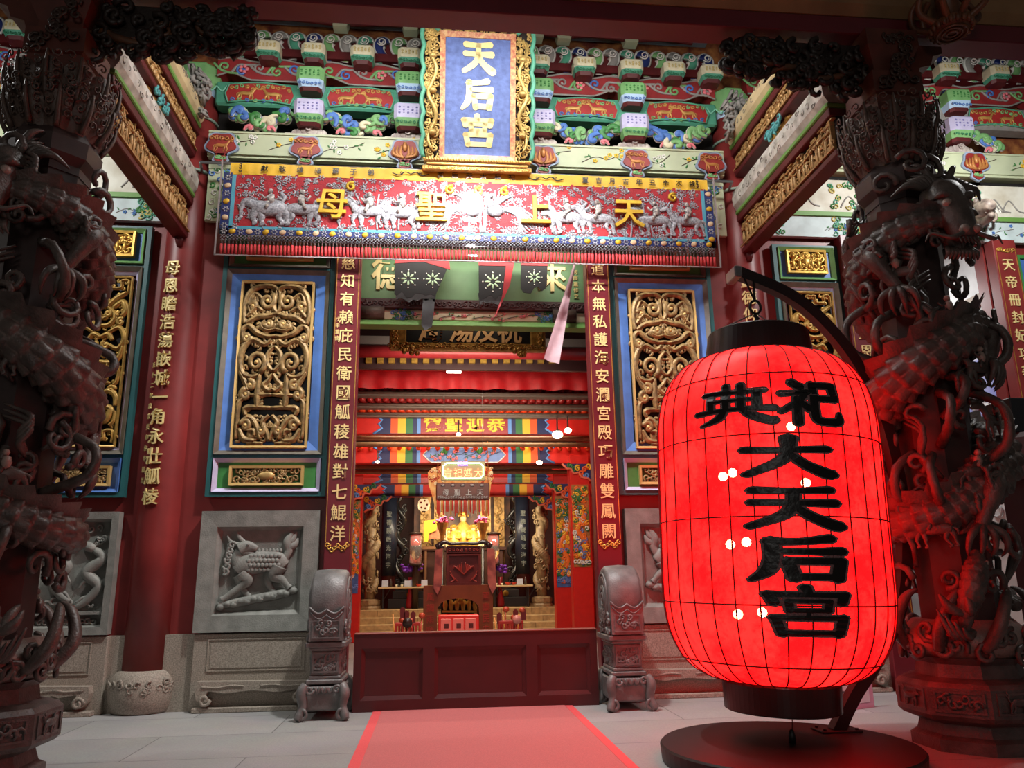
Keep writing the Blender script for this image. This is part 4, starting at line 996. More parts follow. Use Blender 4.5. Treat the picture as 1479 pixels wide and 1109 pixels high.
o = B(mb, 'silver_embroidery', SIL); o['kind'] = 'stuff'
ANI = [('embroidered_elephant', -2.85, 'elephant', -1, 1), ('embroidered_lion', -2.4, 'lion', 1, 1), ('embroidered_horse', -1.5, 'horse', -1, 1), ('embroidered_lion', -1.05, 'lion', -1, 1), ('embroidered_lion', 1.3, 'lion', -1, 1), ('embroidered_horse', 1.75, 'horse', -1, 1), ('embroidered_horse', 2.6, 'horse', -1, 1), ('embroidered_deer', 3.08, 'deer', -1, 1)]
for nm, x, k, sg, rd in ANI:
    mb = MB(); beast(mb, x, 6.3, .075, .42, 0, sg, .35, k, 1)
    rel(mb, spi(x, 6.52, .05, .01, 0, 1.3, 8), .009, .055, 1)
    B(mb, nm, [SIL, mat('dark_thread', (92, 86, 92), .5, var=.5, vs=30, rgb2=(206, 200, 190))])
mb = MB()
for s in (-1, 1):   # pair of phoenixes
    c0 = .12+s*.16; mb.ell((c0, .07, 6.6), (.12, .03, .1), 10); mb.tube(cr([(c0-s*.05, .07, 6.65), (c0-s*.1, .065, 6.78), (c0-s*.04, .06, 6.84)], 5), [.06, .035, .03], 7, 0, .6)
    for k in range(7):
        q = cr([(c0+s*.1, 6.62), (c0+s*.3, 6.66-.02*k), (c0+s*(.5-.02*k), 6.56-.045*k), (c0+s*(.62-.03*k), 6.42-.03*k)], 6); rel(mb, q, [.02, .022, .018, .008], .08, 0, .5)
    for k in range(5): rel(mb, cr([(c0, 6.66), (c0-s*.0+.04*k*s, 6.8), (c0+s*.07*k, 6.92-.02*k)], 4), [.022, .02, .008], .075, 0, .5)
B(mb, 'embroidered_phoenix_pair', SIL)
mb = MB()
for c, x in (('母', -2.0), ('聖', -.62), ('上', .86), ('天', 2.22)): put(mb, c, x, 6.62, .045, .48, .46, .014, .02)
for x in (-.36, .42, -1.75, 2.9, .05): rel(mb, spi(x, 6.9, .07, .02, 1, 1.2, 9), .024, .075)
B(mb, 'gold_lettering', mat('gold_thread', (226, 182, 50), .4, metal=.3, var=.25))
mb = MB().box(-3.38, 3.4, .085, .1, 6.215, 6.255)
for s in (-1, 1): mb.box(s*3.33, s*3.38, .085, .1, 6.22, 7.03)
B(mb, 'turquoise_ribbon', mat('ribbon_turquoise', (84, 164, 188), .55))
mb = MB().box(-3.5, 3.5, .088, .1, 6.13, 6.22)
for s in (-1, 1): mb.box(s*3.385, s*3.5, .088, .1, 6.13, 7.06)
B(mb, 'blue_border', DBLUE)
mb = MB(); k = 0
pts = [(-3.44+i*.112, 6.174) for i in range(62)]+[(s*3.44, 6.26+i*.12) for s in (-1, 1) for i in range(7)]
for i, (x, z) in enumerate(pts):
    if i % 2:
        mb.ell((x, .085, z), (.05, .014, .04), 8, 0 if i % 4 == 1 else 2, .3*(i % 3))
    else:
        for q in range(6): mb.ell((x+.03*cos(q*1.05), .085, z+.03*sin(q*1.05)), (.018, .008, .012), 6, 1, q*1.05)
B(mb, 'border_embroidery', [mat('gold_thread', (226, 182, 50)), SIL, mat('peach_thread', (220, 190, 150), .5)])
mb = MB(); n = 140
for i in range(n):
    x = -3.48+6.96*i/n; w = 6.96/n
    for s in (0, 1): mb.tube([(x+w*s, .09, 6.13), (x+w*(1-s), .09, 6.085), (x+w*s, .09, 6.04)], .0035, 4)
B(mb, 'knotted_net', SIL)
pm = MB(); pm.tube([(0, 0, 6.05), (0, 0, 6.01), (0, 0, 5.98)], [.006, .013, .017], 6, 1).tube([(0, 0, 5.985), (0, 0, 5.84)], [.018, .021], 7, 0)
TAS = [mat('tassel_red', (196, 52, 56), .7), mat('tassel_knot', (62, 40, 36), .6)]
first = None; rest = MB()
for i in range(n):
    x = -3.46+6.92*i/(n-1)
    if i % 7 in (0, 1, 2, 4, 5) and i < 140:
        if first is None: first = pm.build('tassel', TAS, t); o = first
        else: o = first.copy(); COL.objects.link(o); o.parent = t
        o.location = (x, 0, -7.2+rn.uniform(-.006, .006))
    else: rest.merge(pm, lambda a, b, c, x=x: (a+x, b+.1, c))
o = B(rest, 'tassels_between', TAS); o['kind'] = 'stuff'
def plastic():
    m = bpy.data.materials.new('clear_plastic'); m.use_nodes = True; nt = m.node_tree; nt.nodes.clear()
    out = nt.nodes.new('ShaderNodeOutputMaterial'); mx = nt.nodes.new('ShaderNodeMixShader'); tr = nt.nodes.new('ShaderNodeBsdfTransparent'); gl = nt.nodes.new('ShaderNodeBsdfGlossy')
    gl.inputs['Roughness'].default_value = .055; gl.inputs['Color'].default_value = (1, 1, 1, 1); tr.inputs['Color'].default_value = (.97, .97, .97, 1)
    mx.inputs[0].default_value = .038
    L = nt.links.new; L(tr.outputs[0], mx.inputs[1]); L(gl.outputs[0], mx.inputs[2]); L(mx.outputs[0], out.inputs[0])
    return m
vs = []; nx, nz = 160, 40; W = 3.53
for j in range(nz+1):
    for i in range(nx+1):
        x = -W+2*W*i/nx; v = j/nz; z = 5.8+1.42*v
        cx_ = x-.1
        sag = 1-min(abs(cx_)/2.6, 1)
        fold = .010*sag*sin((z-.09*cx_*cx_)*46)*max(0, 1-abs(z-6.05)/.5)+.004*sin(x*9+z*3)*(1-v)
        vs.append((x, .035+fold-.03*(1-v)*sag, z))
fs = [(j*(nx+1)+i, j*(nx+1)+i+1, (j+1)*(nx+1)+i+1, (j+1)*(nx+1)+i) for j in range(nz) for i in range(nx)]
B(MB().add(vs, fs, 0, True), 'plastic_cover', plastic())
mb = MB(); mb.box(-W, W, .03, .045, 5.795, 5.81)
for s in (-1, 1): mb.box(s*W, s*(W-.02), .03, .045, 5.8, 7.22)
B(mb, 'cover_seam', mat('plastic_seam', (150, 140, 140), .25))
mb = MB().tube([(-3.85, .14, 7.23), (3.85, .14, 7.23)], .022, 8); [mb.tube([(s*3.85, .14, 7.23), (s*3.9, .4, 7.23)], .02, 6) for s in (-1, 1)]; B(mb, 'hanging_rod', CHROME)

# ================================================================ SIDE BEAMS from the red columns out to the dragon columns
def side_beam(s, z, dz, y0, y1, label, seed, paint):
    X = s*4.09
    t = thing('side_beam', label, 'beam', (X, y1, z))
    B = lambda mb, n, m: mb.build(n, m, t, True)
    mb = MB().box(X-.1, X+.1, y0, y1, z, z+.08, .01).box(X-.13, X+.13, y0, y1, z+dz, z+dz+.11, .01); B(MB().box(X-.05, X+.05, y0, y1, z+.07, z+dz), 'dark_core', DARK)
    if dz > .35: mb.tube([(X, y1-.02, z+.04), (X, y1, z-.12)], [.08, .04], 8)
    B(mb, 'red_rail', DKRED)
    B(MB().box(X-.15, X+.15, y0, y1, z+dz+.11, z+dz+.18, .015), 'green_edge', mat('edge_green', (104, 150, 70), .5))
    PK = 1.45 if dz > .4 else 1.2; mb = MB(); vs = []
    prof = [(a, b*PK) for a, b in ((.12, 0), (.17, .06), (.18, .14), (.16, .22), (.1, .27), (-.1, .27), (-.16, .22), (-.18, .14), (-.17, .06), (-.12, 0))]
    for y in (y0, y1): vs += [(X+a, y, z+dz+.18+b) for a, b in prof]
    m = len(prof); mb.add(vs, [(i, (i+1) % m, m+(i+1) % m, m+i) for i in range(m)]+[tuple(range(m)), tuple(range(2*m-1, m-1, -1))])
    B(mb, 'painted_beam', paint)
    mb = MB(); rn = random.Random(seed); L = y1-y0
    for sx in (-1, 1):
        xx = X+sx*.075
        for i in range(int(L*26)):
            y = y0+.06+(L-.1)*i/(L*26); hh = dz-.12
            k = (0, 1, 2, 4, 1, 3, 4, 2, 1)[i % 9]; q1 = z+.1+hh*rn.random(); mb.box(xx-.03, xx+.02, y-.06, y+.06, q1, q1+.016)
            if k in (0, 3): mb.box(xx-.03, xx+.03, y-.008, y+.008, z+.1, z+.1+hh*rn.uniform(.6, 1))
            elif k == 1:
                mb.ell((xx+.01*sx, y, z+.1+hh*.3), (.03, .028, hh*.3), 7); mb.ell((xx+.02*sx, y, z+.1+hh*.68), (.024, .022, .03), 7)
            elif k == 2: q0 = z+.1+hh*rn.uniform(.55, .9); mb.box(xx-.035, xx+.03, y-.09, y+.07, q0, q0+.018); mb.box(xx-.03, xx+.02, y-.06, y+.05, q0+.03, q0+.04); mb.box(xx-.03, xx+.03, y-.03, y+.03, z+.1, z+.1+hh*.2)
            q = spi(y, z+.1+hh*rn.uniform(.2, .9), rn.uniform(.04, .07), .01, rn.uniform(0, 6), rn.choice((-1, 1))*1.1, 8)
            mb.tube([(xx+sx*.01, a, b) for a, b in q], .013, 5)
        mb.box(xx-.03, xx+.045*sx, y0, y1, z+.095, z+.115)
    B(mb, 'gilded_fretwork', mat('fret_gold', (186, 144, 88), .45, metal=.2, var=.4, vs=12))
    mb = MB()
    for sx in (-1, 1):
        for i in range(int(L*7)):
            q = spi(y0+.1+(L-.2)*i/(L*7), z+dz+.36+rn.uniform(-.08, .08), rn.uniform(.03, .07), .01, rn.uniform(0, 6), .9, 8); mb.tube([(X+sx*.178, a, b) for a, b in q], .006, 4)
    B(mb, 'painting', mat('ink_grey', (128, 122, 112), .6))
    return t
GP = mat('grey_painted', (206, 200, 190), .55, var=.45, vs=6, rgb2=(150, 144, 134))
side_beam(-1, 6.16, .5, -2.45, .34, 'lower carved beam running from the left red column to its dragon column', 1, GP)
side_beam(1, 6.16, .5, -2.45, .34, 'lower carved beam running from the right red column to its dragon column', 2, GP)
CP = mat('cream_painted', (212, 190, 146), .55, var=.3, vs=3)
side_beam(-1, 7.42, .34, -2.45, .34, 'upper short carved beam above the left lower side beam', 3, CP)
side_beam(1, 7.42, .34, -2.45, .34, 'upper short carved beam above the right lower side beam', 4, CP)
for s in (-1, 1):   # gilded beasts crouching between the two beams
    t = thing('beam_beast', f'small gilded and teal beast sitting on the {side[s]} lower side beam', 'carved beast', (s*4.09, -1.0, 7.1))
    mb = MB(); beast(mb, 0, 0, 0, .42, 0, 1, .9, 'lion')
    mb.map(lambda x, y, z: (y, -x, z)); mb.build('body', mat('beast_gold', (192, 140, 66), .45, metal=.3, var=.3), t)
    mb = MB()
    for i in range(16): q = spi(-.25+.03*i, .28+.05*sin(i), .06, .01, i, 1, 8); mb.tube([(.1*(-1 if i % 2 else 1), a, b) for a, b in q], .02, 6)
    mb.build('mane', mat('beast_teal', (74, 150, 150), .5), t)
    t = thing('dragon_bracket', f'grey-white carved dragon bracket at the top of the {side[s]} red column', 'carved bracket', (s*4.0, .2, 8.25))
    mb = MB(); rn = random.Random(5)
    for i in range(34):
        q = spi(rn.uniform(-.18, .18), rn.uniform(-.3, .42), rn.uniform(.05, .09), .01, rn.uniform(0, 6), rn.choice((-1, 1)), 9)
        mb.tube([(a, -.12+rn.uniform(-.12, .1), b) for a, b in q], .026, 6)
    mb.build('carving', GREY, t)

# painted stone bands of the outer bays
for s, dz in ((-1, 0), (1, .06)):
    x0, x1 = (4.4, 12.5) if s > 0 else (-12.5, -4.4)
    t = thing('painted_band', f'white landscape-painted frieze with green stripe over the {side[s]} bay window', 'frieze', ((x0+x1)/2, .45, 6.45+dz))
    B = lambda mb, n, m: mb.build(n, m, t, True)
    B(MB().box(x0, x1, .42, .5, 6.86+dz, 7.42+dz), 'landscape_panel', mat('landscape_white', (226, 224, 210), .55, var=.5, vs=3, rgb2=(196, 188, 168)))
    B(MB().box(x0, x1, .38, .5, 6.79+dz, 6.86+dz), 'green_stripe', mat('edge_green', (104, 150, 70), .5))
    B(MB().box(x0, x1, .42, .5, 6.45+dz, 6.79+dz), 'pale_blue_panel', mat('pale_blue_paint', (206, 222, 222), .55, var=.25, vs=4))
    mb = MB(); rn = random.Random(7)
    for i in range(22):
        xx = x0+(x1-x0)*rn.random(); rel(mb, cr([(xx-.2, 6.95+dz), (xx-.05, 7.1+dz+rn.uniform(0, .15)), (xx+.08, 7.0+dz), (xx+.2, 6.96+dz)], 5), .012, .415, 0)
        sprig(mb, x0+(x1-x0)*rn.random(), 6.62+dz, .415, .4, .2, rn, 1, 2, 0, 6, .02)
    for c in (s*4.5, s*5.75, s*7.8):
        for k in range(40): rel(mb, spi(c+rn.uniform(-.22, .22), rn.choice((rn.uniform(6.9, 7.45), rn.uniform(6.5, 6.76)))+dz, .05, .01, k, 1, 8), .012, .412, (1, 3, 4)[k % 3])
    B(mb, 'painted_motifs', [GREY, GREEN, BLUE, mat('ochre_paint', (196, 176, 96), .5), MINT])
    struct('bay_gap_shade_left' if s < 0 else 'bay_gap_shade_right', MB().box(x0, x1, .5, .6, 7.2, 7.6+dz), DARK)  # dark strip put in for the shaded gap above the frieze
# dragon head spout on the right frieze
t = thing('dragon_spout', 'pale dragon head jutting from the painted frieze at the right edge', 'dragon head', (7.8, .4, 6.85))
mb = MB()
mb.tube(cr([(.1, .05, .05), (.02, -.2, .06), (-.08, -.42, -.0), (-.14, -.62, -.04)], 6), [.2, .19, .15, .07], 10)
mb.tube(cr([(0, -.25, -.1), (-.06, -.45, -.16), (-.1, -.55, -.16)], 5), [.1, .07, .04], 8)
for i in range(14): mb.tube([(a+.05, -.08*(i % 3), b) for a, b in spi(-.1+.025*i, .14-.04*(i % 4), .1, .015, i, 1, 8)], .026, 6)
for sx in (-1, 1): mb.ell((-.03+sx*.1, -.32, .16), (.045, .045, .045), 8); mb.tube(cr([(sx*.1, -.2, .18), (sx*.16, -.05, .32), (sx*.12, .1, .4)], 5), [.04, .03, .01], 6)
mb.build('head', mat('spout_grey', (186, 170, 154), .5, var=.5, vs=9, rgb2=(110, 96, 90)), t)
mb = MB()
for k in range(5): mb.tube([(-.16+.06*k, -.5, -.07), (-.16+.06*k, -.52, -.13)], [.016, .004], 5)
mb.build('teeth', WHITE, t)
# ================================================================ DRAGON COLUMNS
def dragon_column(X, Y, s, label):
    """octagonal stone column wrapped by a carved dragon; s mirrors the coil direction."""
    t = thing('dragon_column', label, 'column', (X, Y, 0))
    rn = random.Random(31 if s > 0 else 47)
    C = lambda th, z, r: (r*cos(th), r*sin(th), z)
    FR = -PI/2
    o8 = PI/8
    # base
    mb = MB().lathe([(.56, 0), (.56, .1), (.5, .13), (.47, .22), (.6, .27), (.64, .31), (.64, .54), (.6, .58), (.46, .61), (.44, .72), (.5, .78)], 8, mi=0, smooth=False, a0=o8)
    for k in range(8):   # carved panels on the drum faces
        a = o8+PI/8+k*PI/4; r = .64*cos(PI/8)
        tx, ty = -sin(a), cos(a)
        def put3(u, d, z): return (r*cos(a)+tx*u+cos(a)*d, r*sin(a)+ty*u+sin(a)*d, z)
        f = MB().frame(-.2, .2, .34, .52, .02, -.012, .01)
        if k % 2: beast(f, 0, .36, -.015, .15, 0, 1, .6, 'lion')
        else:
            for i in range(7): rel(f, spi(-.14+.047*i, .43+.03*sin(i*2), .045, .01, i, 1, 8), .014, -.012)
        mb.merge(f, lambda x, y, z: put3(x, -y, z))
    mb.build('base', DRAGONB, t)
    mb = MB()   # waves swelling round the foot
    mb.lathe([(.42, .76), (.52, .84), (.55, .92), (.5, 1.02), (.42, 1.1)], 40)
    for k in range(30):
        a = 2*PI*k/30; q = spi(0, .92+.1*sin(k*2.3), rn.uniform(.07, .12), .015, rn.uniform(0, 6), rn.choice((-1, 1))*1.2, 9)
        mb.tube([C(a+u/.55, v, .55) for u, v in q], .024, 6)
    for k in range(9):
        a = 2*PI*k/9+.2; mb.tube(cr([C(a, .85, .52), C(a+.15, 1.05, .66), C(a+.35, 1.3, .62), C(a+.5, 1.38, .55)], 5), [.05, .06, .045, .01], 7)
    mb.build('waves', DRAGON, t)
    # carp leaping from the waves
    mb = MB(); n = 40
    def sc(u, v):
        su = u*14; sv = v*10+.5*(int(su) % 2); fv = sv % 1-.5
        return (.2*(su % 1)*(1-4*fv*fv) if u < .74 else 0)
    mb.tube(cr([C(FR-s*.62, .98, .58), C(FR-s*.56, 1.12, .66), C(FR-s*.46, 1.32, .68), C(FR-s*.34, 1.52, .62), C(FR-s*.26, 1.64, .56), C(FR-s*.23, 1.7, .54)], 14), [.025, .06, .095, .1, .07, .045], 36, disp=sc)
    for e in (-1, 1): mb.ell(C(FR-s*.28+e*.09, 1.6, .64), (.022, .022, .022), 8)
    for e in (-1, 1): mb.tube(cr([C(FR-s*.5, 1.15, .68), C(FR-s*(.6+.1*e), 1.22, .76), C(FR-s*(.66+.14*e), 1.34, .74)], 4), [.02, .05, .01], 6)
    for e in range(4): mb.tube(cr([C(FR-s*.46, 1.02, .6), C(FR-s*(.55+.05*e), .98, .7), C(FR-s*(.6+.08*e), 1.06+.05*e, .76)], 4), [.02, .035, .008], 6)
    mb.build('carp', DRAGON, t)
    # shaft
    MB().lathe([(.34, 1.0), (.335, 5.75)], 8, smooth=False, a0=o8).lathe([(.345, 5.3), (.345, 5.38), (.41, 5.46), (.42, 5.62), (.37, 5.7), (.35, 5.76)], 8, smooth=False, a0=o8).build('shaft', DRAGON2, t)
    # dragon body
    turns = 2.85; N = 640; path = []; R = []
    for i in range(N+1):
        u = i/N
        th = FR+s*(.35-2*PI*turns*u); z = 4.95-3.65*u+.12*sin(u*23)
        path.append(C(th, z, .47+.06*sin(u*31+1))); R.append((.08+.13*min(u*9, 1))*(1-.75*max(0, u-.7)/.3))
    rows = 92
    def scl(u, v):
        su = u*rows; sv = v*9+.5*(int(su) % 2); fv = sv % 1-.5; fu = su % 1
        return .24*fu*(1-4*fv*fv)-.05
    MB().tube(path, R, 54, disp=scl).build('dragon_body', DRAGON, t)
    mb = MB()   # serrated back fin
    vs = []; fs = []
    for i in range(0, N+1, 2):
        p = Vector(path[i]); o = Vector((p.x, p.y, 0)).normalized(); d = (o*.55+Vector((0, 0, 1))*.8).normalized()
        h = R[i]*(.55+.5*((i/2 % 6)/6)); w_ = Vector(path[min(i+1, N)])-p
        n_ = w_.cross(d).normalized()*.014 if w_.length > 0 else Vector((0, 0, 0))
        b = p+d*R[i]*.9; vs += [b-n_, b+n_, p+d*(R[i]+h)]
    k = len(vs)//3
    for i in range(k-1): fs += [(3*i, 3*i+3, 3*i+5, 3*i+2), (3*i+1, 3*i+2, 3*i+5, 3*i+4)]
    mb.add(vs, fs); mb.build('back_fin', DRAGON, t)
    # legs with talons
    for u, dth in ((.1, .5), (.3, -.45), (.52, .5), (.7, -.4)):
        i = int(u*N); p = path[i]; th = math.atan2(p[1], p[0]); z = p[2]; mb = MB()
        e = s*dth
        mb.tube(cr([p, C(th+e*.6, z-.05, .62), C(th+e*1.0, z-.28, .6), C(th+e*1.25, z-.42, .58)], 6), [.1, .1, .065, .06], 10, disp=lambda a, b: .1*((a*9) % 1)*abs(sin(b*PI*6)))
        for k in range(4):
            a = th+e*1.25+s*(k-1.5)*.14
            mb.tube(cr([C(th+e*1.25, z-.42, .58), C(a, z-.5, .66), C(a+s*(k-1.5)*.04, z-.62, .64), C(a+s*(k-1.5)*.03, z-.7, .57)], 5), [.045, .036, .024, .004], 7)
        for k in range(4): mb.tube([C(th+e*.7+a/.6, z-.1+b, .68) for a, b in spi(0, .06*k, .09, .015, k, 1, 9)], .022, 6)
        mb.build('leg', DRAGON, t)
    # dragon head
    hd = MB(); loc = C(FR+s*.28, 4.98, .5)
    def H(x, y, z): return (loc[0]+x, loc[1]+y, loc[2]+z)
    T_ = lambda pts, r, n=9: hd.tube([H(*p) for p in cr(pts, 6)], r, n)
    T_([(0, .12, .3), (0, -.02, .2), (0, -.12, .0), (0, -.2, -.2), (0, -.22, -.32)], [.16, .2, .17, .13, .1], 14)   # skull to snout
    T_([(0, .05, -.05), (0, -.06, -.26), (0, -.1, -.42)], [.12, .1, .05], 10)                                       # jaw
    for e in (-1, 1):
        hd.ell(H(e*.11, -.2, .06), (.05, .05, .05), 10); T_([(e*.05, -.2, .12), (e*.14, -.2, .16), (e*.2, -.1, .14)], [.03, .045, .01], 7)
        hd.ell(H(e*.06, -.31, -.26), (.05, .05, .045), 8); T_([(e*.07, .02, .38), (e*.16, .0, .55), (e*.24, .06, .62)], [.045, .035, .008], 7)
        T_([(e*.08, -.3, -.3), (e*.22, -.32, -.36), (e*.34, -.22, -.28), (e*.4, -.2, -.36)], [.025, .022, .015, .005], 6)
        for k in range(7): T_([(e*(.06+.025*k), .0, .32), (e*(.1+.045*k), .0, .46-.02*k), (e*(.19+.05*k), .1, .56-.05*k)], [.026, .034, .008], 6)
        T_([(e*.16, .05, .1), (e*.27, .0, .12), (e*.32, .08, .04)], [.04, .05, .01], 7)
        for k in range(4): hd.tube([H(e*(.2+a), -.08, b-.1*k) for a, b in spi(0, 0, .08, .012, k, e*1.2, 9)], .02, 6)
    for k in range(9): T_([(-.12+.03*k, -.1, -.36), (-.15+.037*k, -.16, -.44), (-.17+.043*k, -.12, -.5)], [.022, .026, .006], 6)
    for k in range(6): T_([(-.09+.036*k, -.27, -.33), (-.09+.036*k, -.29, -.4)], [.016, .004], 5)
    hd.build('dragon_head', DRAGON, t)
    # clouds and ribbons in openwork round the shaft
    mb = MB()
    for i in range(120):
        th = rn.uniform(0, 2*PI); z = rn.uniform(1.3, 5.6); r0 = rn.uniform(.4, .56)
        q = spi(0, 0, rn.uniform(.08, .17), .02, rn.uniform(0, 6), rn.choice((-1, 1))*rn.uniform(.8, 1.4), 10)
        L = len(q); mb.tube([C(th+a/r0, z+b, r0+.03*sin(k*.4)) for k, (a, b) in enumerate(q)], [.034-.016*k/L for k in range(L)], 6)
    for i in range(26):
        th = rn.uniform(0, 2*PI); z = rn.uniform(1.3, 4.8); d = rn.choice((-1, 1)); h = rn.uniform(.3, .7)
        for k in range(3):
            mb.tube(cr([C(th, z, .38+.01*k), C(th+d*.3, z+h*.3+.045*k, .54), C(th+d*.2, z+h*.7+.045*k, .6), C(th+d*.6, z+h+.05*k, .46)], 6), [.016, .028, .026, .01], 6)
    for i in range(11):
        th = rn.uniform(0, 2*PI); z = rn.uniform(1.5, 4.6); h = rn.uniform(.35, .8); b = rn.uniform(.62, .76); d = rn.uniform(-.4, .4)
        mb.tube(cr([C(th, z, .36), C(th+d*.3, z+h*.25, b), C(th+d*.7, z+h*.7, b), C(th+d, z+h, .36)], 7), [.05, .045, .04, .05], 8, disp=lambda a, b: .12*sin(a*40)*sin(b*12))
    o = mb.build('cloud_openwork', DRAGON, t)
    # little riders in the openwork
    for i in range(7):
        th = FR+rn.uniform(-1.1, 1.1)+(PI if i == 6 else 0); z = 1.75+.5*i; f = MB(); beast(f, 0, 0, 0, .3, 0, rn.choice((-1, 1)), .8, 'horse', 0)
        f.map(lambda x, y, zz: C(th+x/.55, z+zz, .56-y*.8)); f.build('rider_figure', DRAGON, t)
    # leaf capital
    mb = MB()
    for tier, (z0, z1, r0, r1, n, off) in enumerate(((5.7, 6.08, .35, .47, 11, 0), (5.98, 6.42, .37, .46, 11, .5))):
        for k in range(n):
            a = 2*PI*(k+off)/n; vs = []; nu, nv = 8, 9
            for i in range(nu+1):
                u = i/nu
                for j in range(nv+1):
                    v = 2*j/nv-1
                    w_ = (.30+.035*((i*2) % 3)/3)*(1-.18*u*u)
                    r = r0+(r1-r0)*u**1.5+.05*sin(u*PI)*(1-v*v)+.025*(1-abs(v))-.02*abs(sin(v*9))
                    vs.append(C(a+v*w_, z0+(z1-z0)*u-.05*u*v*v-(.05*u**6), r))
            fs = [(i*(nv+1)+j, i*(nv+1)+j+1, (i+1)*(nv+1)+j+1, (i+1)*(nv+1)+j) for i in range(nu) for j in range(nv)]
            mb.add(vs, fs, 0, True)
            mb.tube([C(a, z0+(z1-z0)*u, r0+(r1-r0)*u**1.5+.05*sin(u*PI)+.04) for u in [i/8 for i in range(9)]], [.026, .022, .012], 6)
            for e in (-1, 1):
                for q in range(4):
                    p = spi(e*.09, .12+.1*q, .05, .01, q, e*1.0, 7)
                    mb.tube([C(a+x_/.5, z0+zz, r0+(r1-r0)*min(max(zz/(z1-z0), 0), 1)**1.5+.06) for x_, zz in p], .009, 5)
    mb.lathe([(.34, 5.7), (.36, 6.0), (.4, 6.33), (.3, 6.36)], 24)
    mb.build('leaf_capital', mat('capital_brown', (92, 72, 62), .5, var=.4, vs=8, bump=.3), t)
    return t
dragon_column(-4.26, -2.8, -1, 'tall dark stone dragon column cut by the left picture edge')
dragon_column(4.42, -2.8, 1, 'tall stone dragon column glowing red beside the lantern')

# ================================================================ FRONT BEAM, CAPITAL BLOCKS AND DARK CARVED BRACKETS
t = thing('front_beam', 'long brown painted beam over a red rail across the top of the picture', 'beam', (0, -2.8, 7.3))
t.location.z = 7.3
B = lambda mb, n, m: mb.map(lambda x, y, z: (x, y, z+.075)).build(n, m, t, True)
FB = mat('front_beam_tan', (150, 112, 74), .55, var=.35, vs=2)
B(MB().box(-9, 9, -2.95, -2.65, 7.3, 7.52, .01), 'red_rail', MAROON)
mb = MB(); prof = [(-.16, 7.52), (-.24, 7.62), (-.27, 7.8), (-.24, 8.0), (-.12, 8.12), (.12, 8.12), (.24, 8.0), (.24, 7.62), (.16, 7.52)]
m = len(prof); vs = [(x, -2.8+a, b) for x in (-9, 9) for a, b in prof]
mb.add(vs, [(i, (i+1) % m, m+(i+1) % m, m+i) for i in range(m)]+[tuple(range(m)), tuple(range(2*m-1, m-1, -1))]); B(mb, 'painted_beam', FB)
mb = MB(); rn = random.Random(77)
for c in (-1.45, 1.2):
    mb.prism([(c-.42, 7.6), (c-.3, 7.9), (c-.42, 8.0), (c+.42, 8.0), (c+.3, 7.9), (c+.42, 7.6)], -3.075, -2.9, 0)
    for i in range(60): rel(mb, spi(c+rn.uniform(-.35, .35), rn.uniform(7.62, 7.95), .05, .01, i, rn.choice((-1, 1)), 8), .012, -3.08, rn.choice((1, 2, 3, 1)))
for i in range(14):
    x = -2.3+i*.38
    if abs(x+1.45) > .5 and abs(x-1.2) > .5: sprig(mb, x, 7.72, -3.06, .36, .2, rn, 2, 4, 3, 8, .024)
B(mb, 'painted_scrolls', [DBLUE, mat('ochre_paint', (196, 176, 96), .5), GREEN, BROWN, WHITE])
def queti(X, s, label):
    """dark openwork bracket of carved wood reaching along the beam from a dragon column."""
    t = thing('openwork_bracket', label, 'carved bracket', (X, -2.8, 7.28))
    rn = random.Random(8 if s > 0 else 9)
    dk = mat('bracket_dark_wood', (40, 27, 20), .45, var=.4, vs=8, bump=.3); og = mat('worn_orange_wood', (104, 62, 32), .42, var=.6, vs=5, rgb2=(50, 30, 20))  # dark brown for the mass, orange-brown for the tendrils, varied by noise
    L = 1.66
    mb = MB()
    mb.prism([(s*.12, 0), (s*1.1, 0), (s*1.15, -.1), (s*.95, -.24), (s*.62, -.34), (s*.36, -.42), (s*.12, -.44)], -.07, .07)
    env = lambda u: .6-.22*u**2 if u < .75 else .6-.22*.56-(u-.75)*.35
    for i in range(120):
        u = rn.random()**.8; x = .1+L*u*.97; z = -rn.random()*env(u)-.02
        q = spi(x, z, rn.uniform(.05, .12), .015, rn.uniform(0, 6), rn.choice((-1, 1))*rn.uniform(.8, 1.3), 9); n = len(q)
        mb.tube([(s*a, rn.uniform(-.13, -.02)+.02*sin(k), b) for k, (a, b) in enumerate(q)] if 0 else [(s*a, -.09*rn.random()-.02 if 0 else -.07+.06*sin(i*1.7), b) for a, b in q], [.036-.016*k/n for k in range(n)], 6)
    for k in range(5): mb.ell((s*(1.0+.14*k), 0, -.1-.02*(k % 3)), (.12, .1, .09), 8)
    mb.tube(cr([(s*.1, 0, -.05), (s*.9, 0, -.06), (s*1.6, 0, -.08)], 5), .06, 8)
    mb.build('carved_mass', dk, t)
    mb = MB()
    mb.tube(cr([(s*.05, -.06, -.35), (s*.25, -.08, -.33), (s*.4, -.09, -.42), (s*.62, -.08, -.46), (s*.8, -.06, -.42), (s*1.05, -.05, -.4)], 7), [.015, .035, .05, .045, .03, .01], 8)
    mb.tube(cr([(s*.8, -.06, -.36), (s*1.05, -.08, -.34), (s*1.22, -.06, -.4), (s*1.3, -.04, -.52)], 6), [.05, .045, .03, .008], 8)
    for a, b, r in ((1.45, -.12, .12), (1.56, -.24, .09), (1.25, -.24, .11), (.85, -.3, .09)):
        q = spi(s*a, b, r, .02, 1, s*1.3, 12); mb.tube([(x, -.1, z) for x, z in q], [.036, .018], 7)
    mb.build('tendril', og, t)
    return t
queti(-4.26+.1, 1, 'dark openwork wooden bracket reaching right from the left dragon column')
queti(4.42-.1, -1, 'dark openwork wooden bracket reaching left from the right dragon column')
